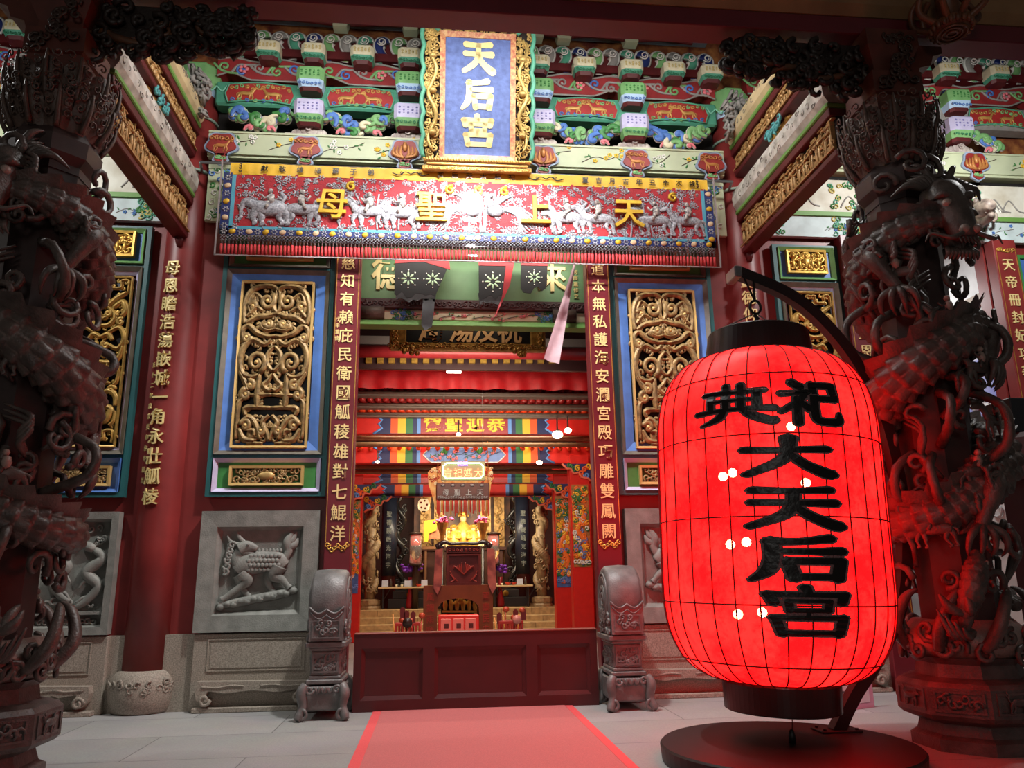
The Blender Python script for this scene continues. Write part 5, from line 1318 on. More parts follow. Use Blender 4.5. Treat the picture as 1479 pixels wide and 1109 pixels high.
for s, X in ((-1, -4.26), (1, 4.42)):
    t = thing('capital_block', f'dark red stepped block between the {side[s]} dragon column capital and the beam', 'bracket block', (X, -2.8, 6.84))
    mb = MB().lathe([(.34, -.48), (.36, -.3), (.4, -.28), (.4, -.02), (.3, 0), (.3, .1), (.36, .2), (.42, .3), (.42, .5)], 4, smooth=False, a0=PI/4)
    mb.prism([(-s*-.3, .1), (s*.62, .44), (s*.62, .3), (s*.48, .26), (s*.44, .12), (s*.3, .06), (s*.24, -.02)] if 0 else [(s*.2, 0), (s*.36, .04), (s*.4, .16), (s*.54, .2), (s*.58, .32), (s*.7, .36), (s*.7, .45), (s*.2, .45)], -.12, .12)
    mb.build('stepped_block', mat('block_red_brown', (96, 44, 32), .5, var=.4, vs=4), t)  # plain red-brown wood, varied by noise
    mb = MB(); rn = random.Random(2)
    for i in range(26): rel(mb, spi(rn.uniform(-.2, .2), rn.uniform(-.22, .4), .06, .012, i, 1, 8), .016, -.305)
    mb.build('carved_pattern', BROWN, t)
# hanging lotus pendant at top right
t = thing('lotus_pendant', 'carved wooden lotus pendant hanging from the beam at top right', 'pendant', (4.97, -3.3, 7.16))
mb = MB().lathe([(.02, 0), (.15, .0), (.2, .04), (.21, .1), (.17, .13)], 16)
for r in (.05, .1, .15): mb.tube([(r*cos(a), r*sin(a), -.01) for a in (2*PI*k/20 for k in range(20))], .012, 5, closed=True)
for k in range(20): a = 2*PI*k/20; mb.ell((.2*cos(a), .2*sin(a), .05), (.03, .03, .05), 6)
for k in range(8): a = 2*PI*k/8; mb.tube(cr([(.16*cos(a), .16*sin(a), .1), (.34*cos(a), .34*sin(a), .22), (.34*cos(a+.2), .34*sin(a+.2), .4), (.2*cos(a+.3), .2*sin(a+.3), .55)], 5), [.04, .035, .03, .03], 7)
mb.lathe([(.12, .1), (.1, 1.0)], 10)
mb.build('pendant', mat('pendant_wood', (120, 72, 44), .45, var=.5, vs=8), t)
# ================================================================ THE LANTERN
LX, LY = 2.52, -2.93
DZ = .14
t = thing('lantern_stand', 'black round lantern base with a curved black arm rising behind the lantern', 'lantern stand', (2.45, -3.15, 0))
BK = mat('stand_black', (30, 27, 28), .5, var=.15)
MB().lathe([(1.02, 0), (1.05, .01), (1.06, .125), (1.045, DZ), (.0, DZ)], 72, smooth=False).build('base_disc', BK, t)
pts = [(3.1, DZ), (3.3, .45), (3.6, .82), (3.86, 1.3), (3.98, 2.0), (3.94, 2.75), (3.82, 3.22), (3.6, 3.68), (3.3, 4.06), (2.98, 4.3), (2.5, 4.5)]
p = cr([(x-2.45, z) for x, z in pts], 6); vs = []
for i, (x, z) in enumerate(p):
    a = p[max(i-1, 0)]; b = p[min(i+1, len(p)-1)]; d = math.hypot(b[0]-a[0], b[1]-a[1]); nx, nz = -(b[1]-a[1])/d, (b[0]-a[0])/d
    yy = .42-.16*min(i/len(p)*1.0, 1); hw = .055
    vs += [(x+nx*hw, yy-hw, z+nz*hw), (x+nx*hw, yy+hw, z+nz*hw), (x-nx*hw, yy+hw, z-nz*hw), (x-nx*hw, yy-hw, z-nz*hw)]
L = len(p); fs = [(i*4+k, i*4+(k+1) % 4, i*4+4+(k+1) % 4, i*4+4+k) for i in range(L-1) for k in range(4)]+[(0, 1, 2, 3), tuple(range(4*L-1, 4*L-5, -1))]
mb = MB().add(vs, fs); mb.build('arm', mat('arm_black', (34, 20, 22), .35), t)
mb = MB().box(.48, .86, .32, .56, DZ, DZ+.02, .005)
for a in (.52, .82):
    for b in (.36, .52): mb.lathe([(.016, DZ+.02), (.016, DZ+.035)], 6, (a, b))
mb.build('foot_plate', BK, t)
mb = MB().box(-.02, .06, .16, .4, 4.42, 4.54, .01); mb.build('tip_cap', CHROME, t)

t = thing('lantern', 'giant glowing red lantern with black brush characters hanging over the round base', 'lantern', (LX, LY, 0))
t.rotation_euler = (0, math.radians(1.6), 0)
RB = 1.0
prof = cr([(.49, .62), (.65, .66), (.82, .78), (.94, 1.0), (.99, 1.26), (RB, 1.6), (RB, 2.2), (RB, 2.65), (.985, 2.98), (.91, 3.25), (.75, 3.46), (.48, 3.58)], 6)
def shell():
    m = bpy.data.materials.new('lantern_red_skin'); m.use_nodes = True; nt = m.node_tree; nt.nodes.clear(); L = nt.links.new
    out = nt.nodes.new('ShaderNodeOutputMaterial'); em = nt.nodes.new('ShaderNodeEmission'); tr = nt.nodes.new('ShaderNodeBsdfTransparent'); mx = nt.nodes.new('ShaderNodeMixShader')
    pb = nt.nodes.new('ShaderNodeBsdfPrincipled'); ad = nt.nodes.new('ShaderNodeAddShader')
    tc = nt.nodes.new('ShaderNodeTexCoord'); n = nt.nodes.new('ShaderNodeTexNoise'); n.inputs['Scale'].default_value = 14; n.inputs['Detail'].default_value = 8; n.inputs['Roughness'].default_value = .75
    n2 = nt.nodes.new('ShaderNodeTexNoise'); n2.inputs['Scale'].default_value = 2.2
    mu = nt.nodes.new('ShaderNodeMath'); mu.operation = 'MULTIPLY'
    r = nt.nodes.new('ShaderNodeValToRGB'); r.color_ramp.elements[0].position = .15; r.color_ramp.elements[1].position = .34
    r.color_ramp.elements[0].color = (1, .011, .009, 1); r.color_ramp.elements[1].color = (1, .0026, .0036, 1)
    el = r.color_ramp.elements.new(.19); el.color = (1, .0026, .0036, 1); r.color_ramp.elements[0].color = (.26, .002, .003, 1); r.color_ramp.elements[2].color = (1, .012, .010, 1)
    L(tc.outputs['Object'], n.inputs[0]); L(tc.outputs['Object'], n2.inputs[0]); L(n.outputs[0], mu.inputs[0]); L(n2.outputs[0], mu.inputs[1]); L(mu.outputs[0], r.inputs[0])
    L(r.outputs[0], em.inputs[0]); em.inputs[1].default_value = 3.9
    pb.inputs['Base Color'].default_value = (.5, .01, .012, 1); pb.inputs['Roughness'].default_value = .42
    tr.inputs[0].default_value = (1, .55, .4, 1); mx.inputs[0].default_value = .1
    L(em.outputs[0], ad.inputs[0]); L(pb.outputs[0], ad.inputs[1]); L(ad.outputs[0], mx.inputs[1]); L(tr.outputs[0], mx.inputs[2]); L(mx.outputs[0], out.inputs[0])
    return m
n = 96; vs = [(r*cos(2*PI*k/n), r*sin(2*PI*k/n), z) for r, z in prof for k in range(n)]
fs = [(i*n+k, i*n+(k+1) % n, (i+1)*n+(k+1) % n, (i+1)*n+k) for i in range(len(prof)-1) for k in range(n)]
MB().add(vs, fs, 0, True).build('red_skin', shell(), t)
SEAM = mat('seam_dark', (80, 4, 7), .6)
mb = MB()
for k in range(32):
    a = 2*PI*(k+.3)/32; mb.tube([((r+.006)*cos(a), (r+.006)*sin(a), z) for r, z in prof], .0065, 5)
for z in (.8, 1.28, 1.98, 2.66, 3.2):
    r = min((abs(zz-z), rr) for rr, zz in prof)[1]+.006
    mb.tube([(r*cos(2*PI*k/64), r*sin(2*PI*k/64), z) for k in range(64)], .0065, 5, closed=True)
mb.build('seam_lines', SEAM, t)
CAP = mat('lantern_cap_black', (26, 10, 10), .3, var=.3)
MB().lathe([(.48, 3.52), (.52, 3.54), (.475, 3.82), (.465, 3.83), (.45, 3.82), (.45, 3.62), (.0, 3.6)], 64, smooth=False).build('top_ring', CAP, t)
MB().lathe([(.0, .6), (.46, .6), (.46, .4), (.48, .37), (.495, .38), (.505, .6), (.49, .66)], 64, smooth=False).build('bottom_ring', CAP, t)
# brush characters wrapped on the skin; angle 0 faces the camera
A0 = math.atan2(-9.931-LY, -.531-LX)
def wrap(c, sx, zc, w, h, grow, dr, mb):
    for vs, fs in brush(c, grow+(0 if c == '宮' else -1.3 if c == '典' else .5)):
        out = []
        for gx, gz in vs:
            u = sx+(gx/100-.5)*w; z = zc+(gz/100-.5)*h
            r = min((abs(zz-z), rr) for rr, zz in prof)[1] if z > 3.0 or z < 1.3 else RB
            a = A0+u/RB
            out.append(((r+dr)*cos(a), (r+dr)*sin(a), z))
        mb.add(out, fs)
CH = [('典', -.24, 2.93, .58, .36), ('祀', .38, 2.92, .54, .40), ('大', .17, 2.46, .66, .32), ('天', .18, 2.05, .68, .33), ('后', .21, 1.64, .66, .34), ('宮', .24, 1.23, .64, .34)]
a_, b_ = MB(), MB()
for c, sx, zc, w, h in CH:
    wrap(c, sx, zc, w, h, 3.9, .012, a_); wrap(c, sx, zc, w, h, 0, .018, b_)
a_.build('lettering_outline', mat('outline_grey', (158, 120, 122), .4, var=.5, vs=60, bump=.5, bs=120), t)
b_.build('black_lettering', mat('character_black', (12, 8, 8), .36, bump=.4, bs=14), t)
# bulbs inside
BULB = mat('bulb', (255, 236, 200), .5, emit=60)
ca, sa = cos(A0), sin(A0)
first = None
for u, z in ((-.36, 2.33), (-.28, 2.36), (.3, 2.26), (.22, 2.74), (-.33, 1.76), (-.2, 1.78), (-.3, 1.2), (-.11, 1.22)):
    d = .84
    loc = (d*ca+(-sa)*u, d*sa+ca*u, z)
    if first is None: first = MB().ell((0, 0, 0), (.04, .04, .04), 12).build('bulb', BULB, t); o = first
    else: o = first.copy(); COL.objects.link(o); o.parent = t
    o.location = loc
MB().lathe([(.03, .5), (.03, 3.62)], 10).build('inner_pole', mat('pole_steel', (110, 60, 60), .5), t)
# suspension
mb = MB()
zt = 4.42
mb.tube([(0, .0, 3.6), (0, .0, 4.06)], .012, 6)
for k in range(20): a = 2*PI*k/20
mb.tube([(.055*cos(a), 0, 4.12+.07*sin(a)) for a in (2*PI*k/18 for k in range(18))], .014, 6, closed=True)
mb.tube([(0, 0, 4.18), (.0, 0, 4.4)], .012, 6).tube([(0, 0, 4.19), (-.12, .0, 4.48)], .01, 6)
mb.tube([(-.02, 0, 3.96), (.02, .0, 4.0), (-.02, 0, 4.04)], .02, 6)
mb.build('hanging_chain', mat('chain_dark', (46, 42, 40), .35, metal=.6), t)
mb = MB().tube([(0, 0, 4.06), (-.45, -.1, 3.82)], .006, 5).tube([(0, 0, 4.06), (.45, .1, 3.82)], .006, 5); mb.build('guy_wire', CHROME, t)
MB().tube([(0, -.2, .42), (-.02, -.2, .16)], .004, 4).lathe([(.03, .14), (.03, .2), (.018, .24), (.005, .25)], 8, (-.02, -.2)).build('tether', BK, t)
o = area('lantern_glow', (LX+1.0, LY-.2, 1.9), (6, LY-.2, 2.2), 1, .1, (1, .03, .03)); bpy.data.objects.remove(o)

# notice board on the floor behind the lantern
t = thing('notice_board', 'pink-edged white notice board standing on the floor behind the lantern', 'notice board', (4.28, -.88, 0), rz=.4)
mb = MB().box(-.36, .36, 0, .02, 0, .45); mb.build('pink_board', mat('notice_pink', (226, 178, 206), .5), t)
MB().box(-.29, .29, -.004, .002, .06, .41, .01).build('white_sheet', mat('notice_white', (236, 234, 242), .5), t)
mb = MB(); rn = random.Random(3)
for r, s_ in ((.33, '祀典大天后宮文化資產'), (.29, '點燈祈福平安順遂闔家'), (.20, '開放時間請勿觸摸')):
    for i, c in enumerate(s_): put(mb, c, -.26+i*.055, r, -.006, .032, .045, .01, .001)
mb.build('printed_text', mat('print_grey', (70, 66, 76), .6), t)
MB().box(-.05, .05, .02, .2, 0, .3).build('prop_foot', mat('notice_pink', (226, 178, 206)), t)

# dark lamp box and octagonal stone at the right edge
t = thing('lamp_box', 'black square lamp box with red pilot lights at the right picture edge', 'lamp box', (6.52, -1.4, 0))
MB().box(-.28, .3, -.25, .25, 3.1, 3.52, .01).build('box', mat('box_black', (22, 24, 28), .35), t)
MB().lathe([(.36, 2.56), (.4, 2.62), (.4, 3.04), (.36, 3.1)], 8, smooth=False, a0=PI/8).build('octagonal_stone', mat('octagon_stone', (74, 62, 62), .55, var=.3), t)
mb = MB()
for i in range(10): rel(mb, spi(-.12+.027*i, 2.84+.07*sin(i*2), .06, .012, i, 1, 8), .016, -.38)
mb.build('stone_pattern', mat('octagon_stone', (74, 62, 62)), t)
MB().box(-.22, .24, -.2, .2, 0, 2.58).build('dark_post', mat('post_black', (22, 16, 18), .5), t)
mb = MB(); rn = random.Random(1)
for i in range(14): mb.ell((rn.uniform(-.2, .22), -.21, rn.uniform(1.5, 2.4)), (.016, .012, .014), 6)
mb.build('red_lights', mat('pilot_red', (255, 40, 30), .5, emit=8), t)
# ================================================================ INSIDE THE HALL
EYE = Vector((-0.531, -9.931, 1.55))
def at(px, py, Y):
    d = fw+r2*((px-739.5)/1111)-u2*((py-554.5)/1111)
    p = EYE+d*((Y-EYE.y)/d.y); return p.x, p.z
def X_(px, Y, py=700): return at(px, py, Y)[0]
def Z_(py, Y, px=680): return at(px, py, Y)[1]
def slab(mb, px0, px1, py0, py1, Y, d=.1, mi=0, b=0):
    """board between picture lines at depth Y."""
    pm = (py0+py1)/2; x0, x1 = at(px0, pm, Y)[0], at(px1, pm, Y)[0]; z0, z1 = at((px0+px1)/2, py1, Y)[1], at((px0+px1)/2, py0, Y)[1]
    return mb.box(x0, x1, Y, Y+d, z0, z1, b, mi)
NAVY = mat('navy_paint', (28, 34, 84), .5); SKY = mat('sky_blue_line', (96, 146, 214), .5); REDB = mat('beam_red', (212, 36, 28), .38, var=.1); OR2 = mat('stripe_orange', (222, 88, 36), .5)
YE2 = mat('stripe_yellow', (236, 182, 44), .5); GR2 = mat('stripe_green', (46, 112, 58), .5); GREYS = mat('silver_paint', (178, 170, 160), .4, metal=.2, var=.3)

# door head: green plaque board, carved strip, painted beam
t = thing('door_head_plaque', 'wide green plaque board with gold characters under the banner', 'plaque', (0, 1.2, 5.65))
B = lambda mb, n, m: mb.build(n, m, t, True)
B(MB().box(-1.75, 1.85, 1.2, 1.28, 5.64, 6.5), 'green_field', mat('plaque_green', (112, 150, 104), .55, var=.15, vs=4))
mb = MB()
put(mb, '德', -1.28, 6.06, 1.19, .56, .5, .02, .02); put(mb, '來', 1.25, 6.06, 1.19, .5, .46, .02, .02); put(mb, '門', -.62, 6.12, 1.19, .4, .36, .02, .02)
for i, c in enumerate('丙辰重修立'): put(mb, c, 1.62, 6.15-i*.1, 1.19, .08, .08, .008, .008)
B(mb, 'gold_lettering', GOLDT)
mb = MB().box(-1.75, 1.85, 1.17, 1.28, 5.5, 5.65, .01)
for i in range(44): rel(mb, spi(-1.7+i*.08, 5.575, .05, .01, i*1.3, (-1)**i*1.1, 9), .012, 1.165)
B(mb, 'carved_strip', mat('carved_plum', (84, 58, 58), .5, var=.3))
t = thing('door_head_beam', 'cream flower-painted beam with green lower edge beneath the green plaque board', 'beam', (0, 1.25, 5.22))
B(MB().box(-1.75, 1.85, 1.22, 1.42, 5.31, 5.5, .03), 'painted_beam', CREAM)
B(MB().box(-1.75, 1.85, 1.18, 1.42, 5.23, 5.31, .01), 'green_edge', mat('edge_green', (104, 150, 70), .5))
mb = MB(); rn = random.Random(6)
for i in range(4): sprig(mb, -.75+i*.5, 5.4, 1.21, .5, .14, rn, 0, 1, 2, 8, .018)
for c in (-1.05, 1.15):
    for i in range(26): rel(mb, spi(c+rn.uniform(-.16, .16), rn.uniform(5.34, 5.48), .035, .008, i, 1, 8), .009, 1.212, (0, 3)[i % 2])
B(mb, 'painted_flowers', [GREEN, PINK, BROWN, BLUE])
mb = MB()
for c in (-1.5, 1.42): mb.tube([(c-.18, 1.2, 5.42), (c+.18, 1.2, 5.42)], .1, 12)
B(mb, 'round_corbel', mat('corbel_brown', (92, 76, 66), .6, var=.3, bump=.3))

# perforated black flags hanging in the doorway
def flag(pts, flowers, red, tails, label, y=.9):
    t = thing('hanging_flag', label, 'flag', (0, y, 6.2), group='perforated black flags in the doorway')
    FL = mat('flag_black', (26, 25, 27), .75, var=.3)
    mb = MB(); mb.prism(pts, y-.006, y+.006); mb.build('cloth', FL, t, True)
    mb = MB(); mb.tube([((red[0][0]+red[2][0])/2, y, 6.15), ((red[0][0]+red[2][0])/2, y-.3, 6.47)], .006, 5); mb.build('cord', BROWN, t, True)
    mb = MB()
    for a in tails: mb.prism(a, y-.004, y+.008)
    if tails: mb.build('ragged_tail', mat('flag_grey', (62, 62, 64), .8, var=.5, vs=12), t, True)
    mb = MB(); mb.prism(red, y-.012, y+.012); mb.build('red_hem', mat('flag_hem_red', (168, 30, 38), .6, var=.3), t, True)
    for cx, cz, r in flowers:
        mb = MB()
        for k in range(8):
            a = k*PI/4; mb.ell((cx+r*.55*cos(a), y-.008, cz+r*.55*sin(a)), (r*.34, .006, r*.13), 8, 0, a); mb.ell((cx+r*1.08*cos(a), y-.008, cz+r*1.08*sin(a)), (r*.09, .006, r*.09), 6, 1)
        mb.build('flower_cutout', [mat('cutout_green', (170, 196, 160), .6), mat('cutout_white', (220, 222, 210), .6)], t, True)
def jag(x0, x1, z, n, rn, d=.06): return [(x0+(x1-x0)*i/n, z+rn.uniform(-d, d)) for i in range(n+1)]
rn = random.Random(3)
flag([(-1.16, 5.62), (-1.16, 6.12), (-.78, 6.14), (-.38, 6.05), (-.52, 5.7)]+jag(-.56, -1.12, 5.62, 8, rn), [(-.96, 5.86, .13), (-.6, 5.86, .12)], [(-1.16, 6.1), (-1.16, 6.22), (-.36, 6.22), (-.34, 6.02), (-.75, 6.14)],
     [[(-1.14, 5.66), (-.54, 5.7)]+jag(-.56, -1.14, 5.52, 9, rn, .05), [(-.74, 5.55), (-.56, 5.55), (-.6, 5.12), (-.7, 5.06), (-.76, 5.14)]], 'black flag with two cut-out flowers and a torn tail, leftmost of three')
flag([(.09, 5.6), (.09, 6.12), (.5, 6.12), (.48, 5.72)]+jag(.44, .12, 5.6, 6, rn), [(.3, 5.84, .14)], [(.09, 6.1), (.09, 6.22), (.64, 6.22), (.56, 5.8), (.34, 5.3), (.31, 5.26), (.44, 5.62), (.5, 6.1)], [[(.08, 5.66), (.46, 5.7)]+jag(.42, .1, 5.48, 6, rn, .05)], 'black flag with one cut-out flower and a long red strip, middle of three')
flag([(.72, 5.75), (.73, 6.13), (1.14, 6.14), (1.12, 5.82)]+jag(1.1, .76, 5.72, 6, rn), [(.93, 5.93, .11)], [(.73, 6.12), (.73, 6.22), (1.16, 6.22), (1.14, 6.12)], [], 'short black flag with one cut-out flower, rightmost of three')
t = thing('pennant', 'narrow pale pink pennant hanging twisted at the right of the doorway', 'pennant', (0, .8, 6.2))
n = 16; vs = []
for i in range(n+1):
    u = i/n; cx = 1.56-.42*u; w_ = .012+.1*u; z = 6.2-1.58*u
    for k in range(5): a = k/4; vs.append((cx-w_+2*w_*a, .8+.03*sin(a*7+u*5)*u, z-.08*a*u))
fs = [(i*5+k, i*5+k+1, (i+1)*5+k+1, (i+1)*5+k) for i in range(n) for k in range(4)]
MB().tube([(1.56, .8, 6.19), (1.56, .7, 6.47)], .006, 5).build('cord', BROWN, t, True)
MB().add(vs, fs, 0, True).build('cloth', mat('pennant_pink', (196, 164, 172), .7, var=.15), t, True)

# black and gold plaque of the middle hall
t = thing('inner_plaque', 'black plaque in heavy gilded frame seen beneath the doorway beam', 'plaque', (0, 3.5, 5.55))
MB().tube([(-.9, 3.6, 6.2), (-.9, 3.6, 7.6)], .015, 5).build('hanger', BROWN, t, True); MB().tube([(1.0, 3.6, 6.2), (1.0, 3.6, 7.6)], .015, 5).build('hanger', BROWN, t, True)
B(MB().box(-1.1, 1.2, 3.5, 3.56, 5.64, 6.3), 'black_field', BLACK)
mb = MB()
for c, x in zip('海湯及祝', (-.65, -.08, .35, .8)): put(mb, c, x, 5.92, 3.49, .5, .46, .02, .02)
B(mb, 'gold_lettering', mat('old_gold_text', (190, 150, 100), .4, metal=.4))
mb = MB(); x0, x1 = X_(563, 3.5, 480), X_(787, 3.5, 480)
mb.box(x0, x1, 3.44, 3.58, 5.52, 5.66, .02).box(x0, -1.08, 3.44, 3.58, 5.6, 6.3, .02).box(1.18, x1, 3.44, 3.58, 5.6, 6.3, .02)
rn = random.Random(9)
for i in range(60): rel(mb, spi(x0+(x1-x0)*i/60, 5.59+rn.uniform(-.04, .04), .045, .01, i, (-1)**i, 8), .013, 3.43)
for i in range(24): rel(mb, spi((x0+.1, x1-.1)[i % 2], 5.62+.025*i, .06, .01, i, 1, 8), .015, 3.43)
for c in (-1.0, .98):
    for i in range(10): mb.ell((c+rn.uniform(-.12, .12), 3.42, 5.5+rn.uniform(-.07, .05)), (.05, .05, .05), 7)
B(mb, 'gilded_frame', mat('dark_gilding', (172, 128, 60), .35, metal=.6, var=.5, vs=14))
t = thing('round_beam', 'red round beam crossing behind the black and gold plaque', 'beam', (0, 4.6, 5.8))
MB().tube([(-3.2, 4.6, 5.82), (3.4, 4.6, 5.82)], .13, 16).build('beam', mat('round_beam_red', (150, 40, 44), .4, var=.2), t, True)
MB().box(-3.2, 3.4, 4.5, 4.62, 5.94, 6.1).build('grey_board', mat('grey_board', (96, 88, 84), .6), t, True)
t = thing('rafter_board', 'dark board with a row of small gilded rafter blocks', 'board', (0, 5.0, 5.6))
slab(MB(), 500, 870, 512, 534, 5.1, .1).box(-2.6, 2.8, 5.1, 5.2, 5.9, 7.6).build('board', mat('rafter_dark', (52, 24, 26), .5), t, True)
for i in range(17): slab(MB(), 528+16.6*i, 537+16.6*i, 514.5, 524, 5.0, .1, 0, .004).build('gilded_block', GOLD, t, True)
t = thing('strip_light', 'short glowing strip lamp above the red cloth', 'lamp', (0, 6.0, 5.85))
slab(MB(), 645, 666, 534.5, 537.5, 6.0, .08).build('tube', mat('strip_glow', (255, 244, 225), .5, emit=9), t, True)
x, z = at(655, 535, 6.04); MB().tube([(x, 6.04, z), (x, 6.04, 7.6)], .01, 5).build('hanger', BROWN, t, True)
t = thing('red_cloth', 'long red cloth draped across the courtyard eave', 'cloth', (0, 6.5, 5.5))
n = 90; vs = []; x0, x1 = X_(500, 6.5, 548), X_(866, 6.5, 548); z0, z1 = Z_(562, 6.5), Z_(536, 6.5)
for i in range(n+1):
    x = x0+(x1-x0)*i/n
    vs += [(x, 6.5+.03*sin(i*.8), z0+.01*sin(i*.5)), (x, 6.48+.05*sin(i*.8+.4), (z0+z1)/2), (x, 6.55, z1+.015*sin(i*.23))]
MB().add(vs, [(3*i+k, 3*i+3+k, 3*i+4+k, 3*i+1+k) for i in range(n) for k in (0, 1)], 0, True).build('cloth', mat('cloth_red', (196, 22, 30), .6, var=.2), t, True); MB().box(-3.69, 4.19, 6.5, 6.56, z1-.01, z1+.05).build('batten', mat('cloth_red', (196, 22, 30), .6, var=.2), t, True)
# courtyard eaves with glossy tile ends
for j, (ya, yb, Y, m_, lab) in enumerate(((562, 568, 7.2, ('tile_maroon', (96, 26, 30)), 'upper row of glossy maroon tile ends'), (575, 582, 7.5, ('tile_red', (150, 34, 32)), 'middle row of glossy red tile ends'), (590, 597, 7.8, ('tile_orange', (222, 66, 30)), 'lower row of orange tile ends'))):
    t = thing('tiled_eave', lab+' along the courtyard eave', 'roof tiles', (0, Y, 5.3))
    mb = MB(); x0, x1 = X_(495, Y, ya), X_(870, Y, ya); z0, z1 = Z_(yb, Y), Z_(ya, Y); n = 34
    for i in range(n): x = x0+(x1-x0)*(i+.5)/n; mb.tube([(x, Y-.05, (z0+z1)/2), (x, Y+.5, (z0+z1)/2+.16)], (z1-z0)*.62, 8)
    mb.box(x0, x1, Y+.05, Y+.12, z0, z1); mb.build('tile_ends', mat(m_[0], m_[1], .16), t, True)
    mb = MB(); z = Z_((569, 586, 599)[j], Y); mb.tube([(x0, Y-.06, z), (x1, Y-.06, z)], .03, 8); mb.box(x0, x1, Y-.02, Y+.3, z-.06, z+.02)
    mb.build('gutter', mat('gutter_grey', (112, 98, 88), .45, metal=.2), t, True)

# painted red tie beams receding into the hall
def tie_beam(Y, py0, py1, sc, centre, label):
    t = thing('painted_tie_beam', label, 'beam', (0, Y, Z_(py1, Y)))
    z0, z1 = Z_(py1, Y), Z_(py0, Y); B = lambda mb, n, m: mb.build(n, m, t, True)
    c = X_(671, Y, (py0+py1)/2); W = 3.7; f = (9.931+Y)/1111*1.03
    B(MB().box(-3.69, 4.19, Y, Y+.25, z0, z1, .02), 'beam', REDB)
    mb = MB(); y = Y-.012
    for s in (-1, 1):
        def bar(a, b, mi): mb.box(c+s*a*f*sc, c+s*b*f*sc, y, Y, z0, z1, 0, mi)
        bar(62, 67, 4); bar(67, 73, 0); bar(73, 83, 3); bar(83, 94, 2); bar(94, 104, 1); bar(104, 112, 0)
        e = [(c+s*112*f*sc, z0), (c+s*128*f*sc, z0), (c+s*116*f*sc, (z0*.7+z1*.3)), (c+s*121*f*sc, (z0+z1)/2), (c+s*116*f*sc, (z0*.3+z1*.7)), (c+s*128*f*sc, z1), (c+s*112*f*sc, z1)]
        mb.prism(e, y, Y, 0)
        zz = [e[1], e[2], e[3], e[4], e[5]]; mb.tube([(a, y, b) for a, b in zz], .03, 5, 4, .5)
        mb.box(c+s*62*f*sc, c+s*105*f*sc, y-.002, Y, z0, z0+.015, 0, 0)
    B(mb, 'painted_stripes', [NAVY, OR2, YE2, GR2, SKY])
    if centre == 'text':
        B(MB().box(c-62*f*sc, c+62*f*sc, Y-.015, Y, z0+.01, z1-.01).frame(c-62*f*sc, c+62*f*sc, z0+.01, z1-.01, .02, Y-.025, Y), 'red_panel', mat('panel_crimson', (150, 26, 32), .4))
        mb = MB()
        for i, ch in enumerate('駕聖迎恭'): put(mb, ch, c+(-45+30*i)*f*sc, (z0+z1)/2, Y-.02, (z1-z0)*.82, (z1-z0)*.92, .03, .015)
        B(mb, 'gold_lettering', mat('sign_yellow', (240, 200, 40), .45))
    elif centre == 'birds':
        w_ = 58*f; h2 = (z1-z0)/2-.02; zc = (z0+z1)/2
        cart = [(c-w_, zc), (c-w_*.9, zc+h2*.6), (c-w_*.8, zc+h2), (c+w_*.8, zc+h2), (c+w_*.9, zc+h2*.6), (c+w_, zc), (c+w_*.9, zc-h2*.6), (c+w_*.8, zc-h2), (c-w_*.8, zc-h2), (c-w_*.9, zc-h2*.6)]
        mb = MB().prism(cart, Y-.02, Y); B(mb, 'blue_cartouche', mat('cartouche_blue', (110, 140, 200), .5, var=.2))
        mb = MB(); rel(mb, cart+[cart[0]], .016, Y-.022, 0); rn = random.Random(4)
        for i in range(6): sprig(mb, c-w_*.7+i*w_*.28, zc, Y-.03, .34, .3, rn, 1, 2, 3, 8, .03)
        for sx, a in ((-.5, .3), (.35, -.4)): mb.ell((c+sx*w_, Y-.03, zc+.08), (.1, .012, .05), 8, 1, a); mb.ell((c+sx*w_+.03, Y-.035, zc+.1), (.06, .01, .1), 7, 1, a)
        B(mb, 'painted_birds', [WHITE, GREEN, PINK, BROWN])
tie_beam(8.0, 599, 627, 1, 'text', 'red tie beam lettered in yellow, nearest of the hall beams')
tie_beam(9.2, 645, 669, 1, 'birds', 'red tie beam with blue bird cartouche, second of the hall beams')
tie_beam(10.3, 679, 698, .98, '', 'red tie beam with striped bands, third of the hall beams')
tie_beam(11.4, 699, 716.5, .93, '', 'red tie beam with striped bands, farthest of the hall beams')
for Y, ya, lab in ((8.5, 633, 'first'), (9.8, 673, 'second')):
    t = thing('purlin', f'bare brown roof purlin, the {lab} behind the lettered tie beam', 'beam', (0, Y, Z_(ya, Y)))
    mb = MB(); z = Z_(ya, Y); mb.tube([(-3.69, Y, z), (4.19, Y, z)], .07, 8); mb.tube([(-3.69, Y+.2, z-.12), (4.19, Y+.2, z-.12)], .06, 8)
    mb.build('purlin', mat('purlin_brown', (150, 112, 80), .45, var=.3), t, True)
    if Y < 9:
        mb = MB(); n = 30
        for i in range(n): x = -3.4+7*(i+.5)/n; mb.tube([(x, Y+.3, z-.2), (x, Y+.7, z-.05)], .06, 6)
        mb.build('orange_tile_ends', mat('tile_orange', (222, 66, 30), .16), t, True)
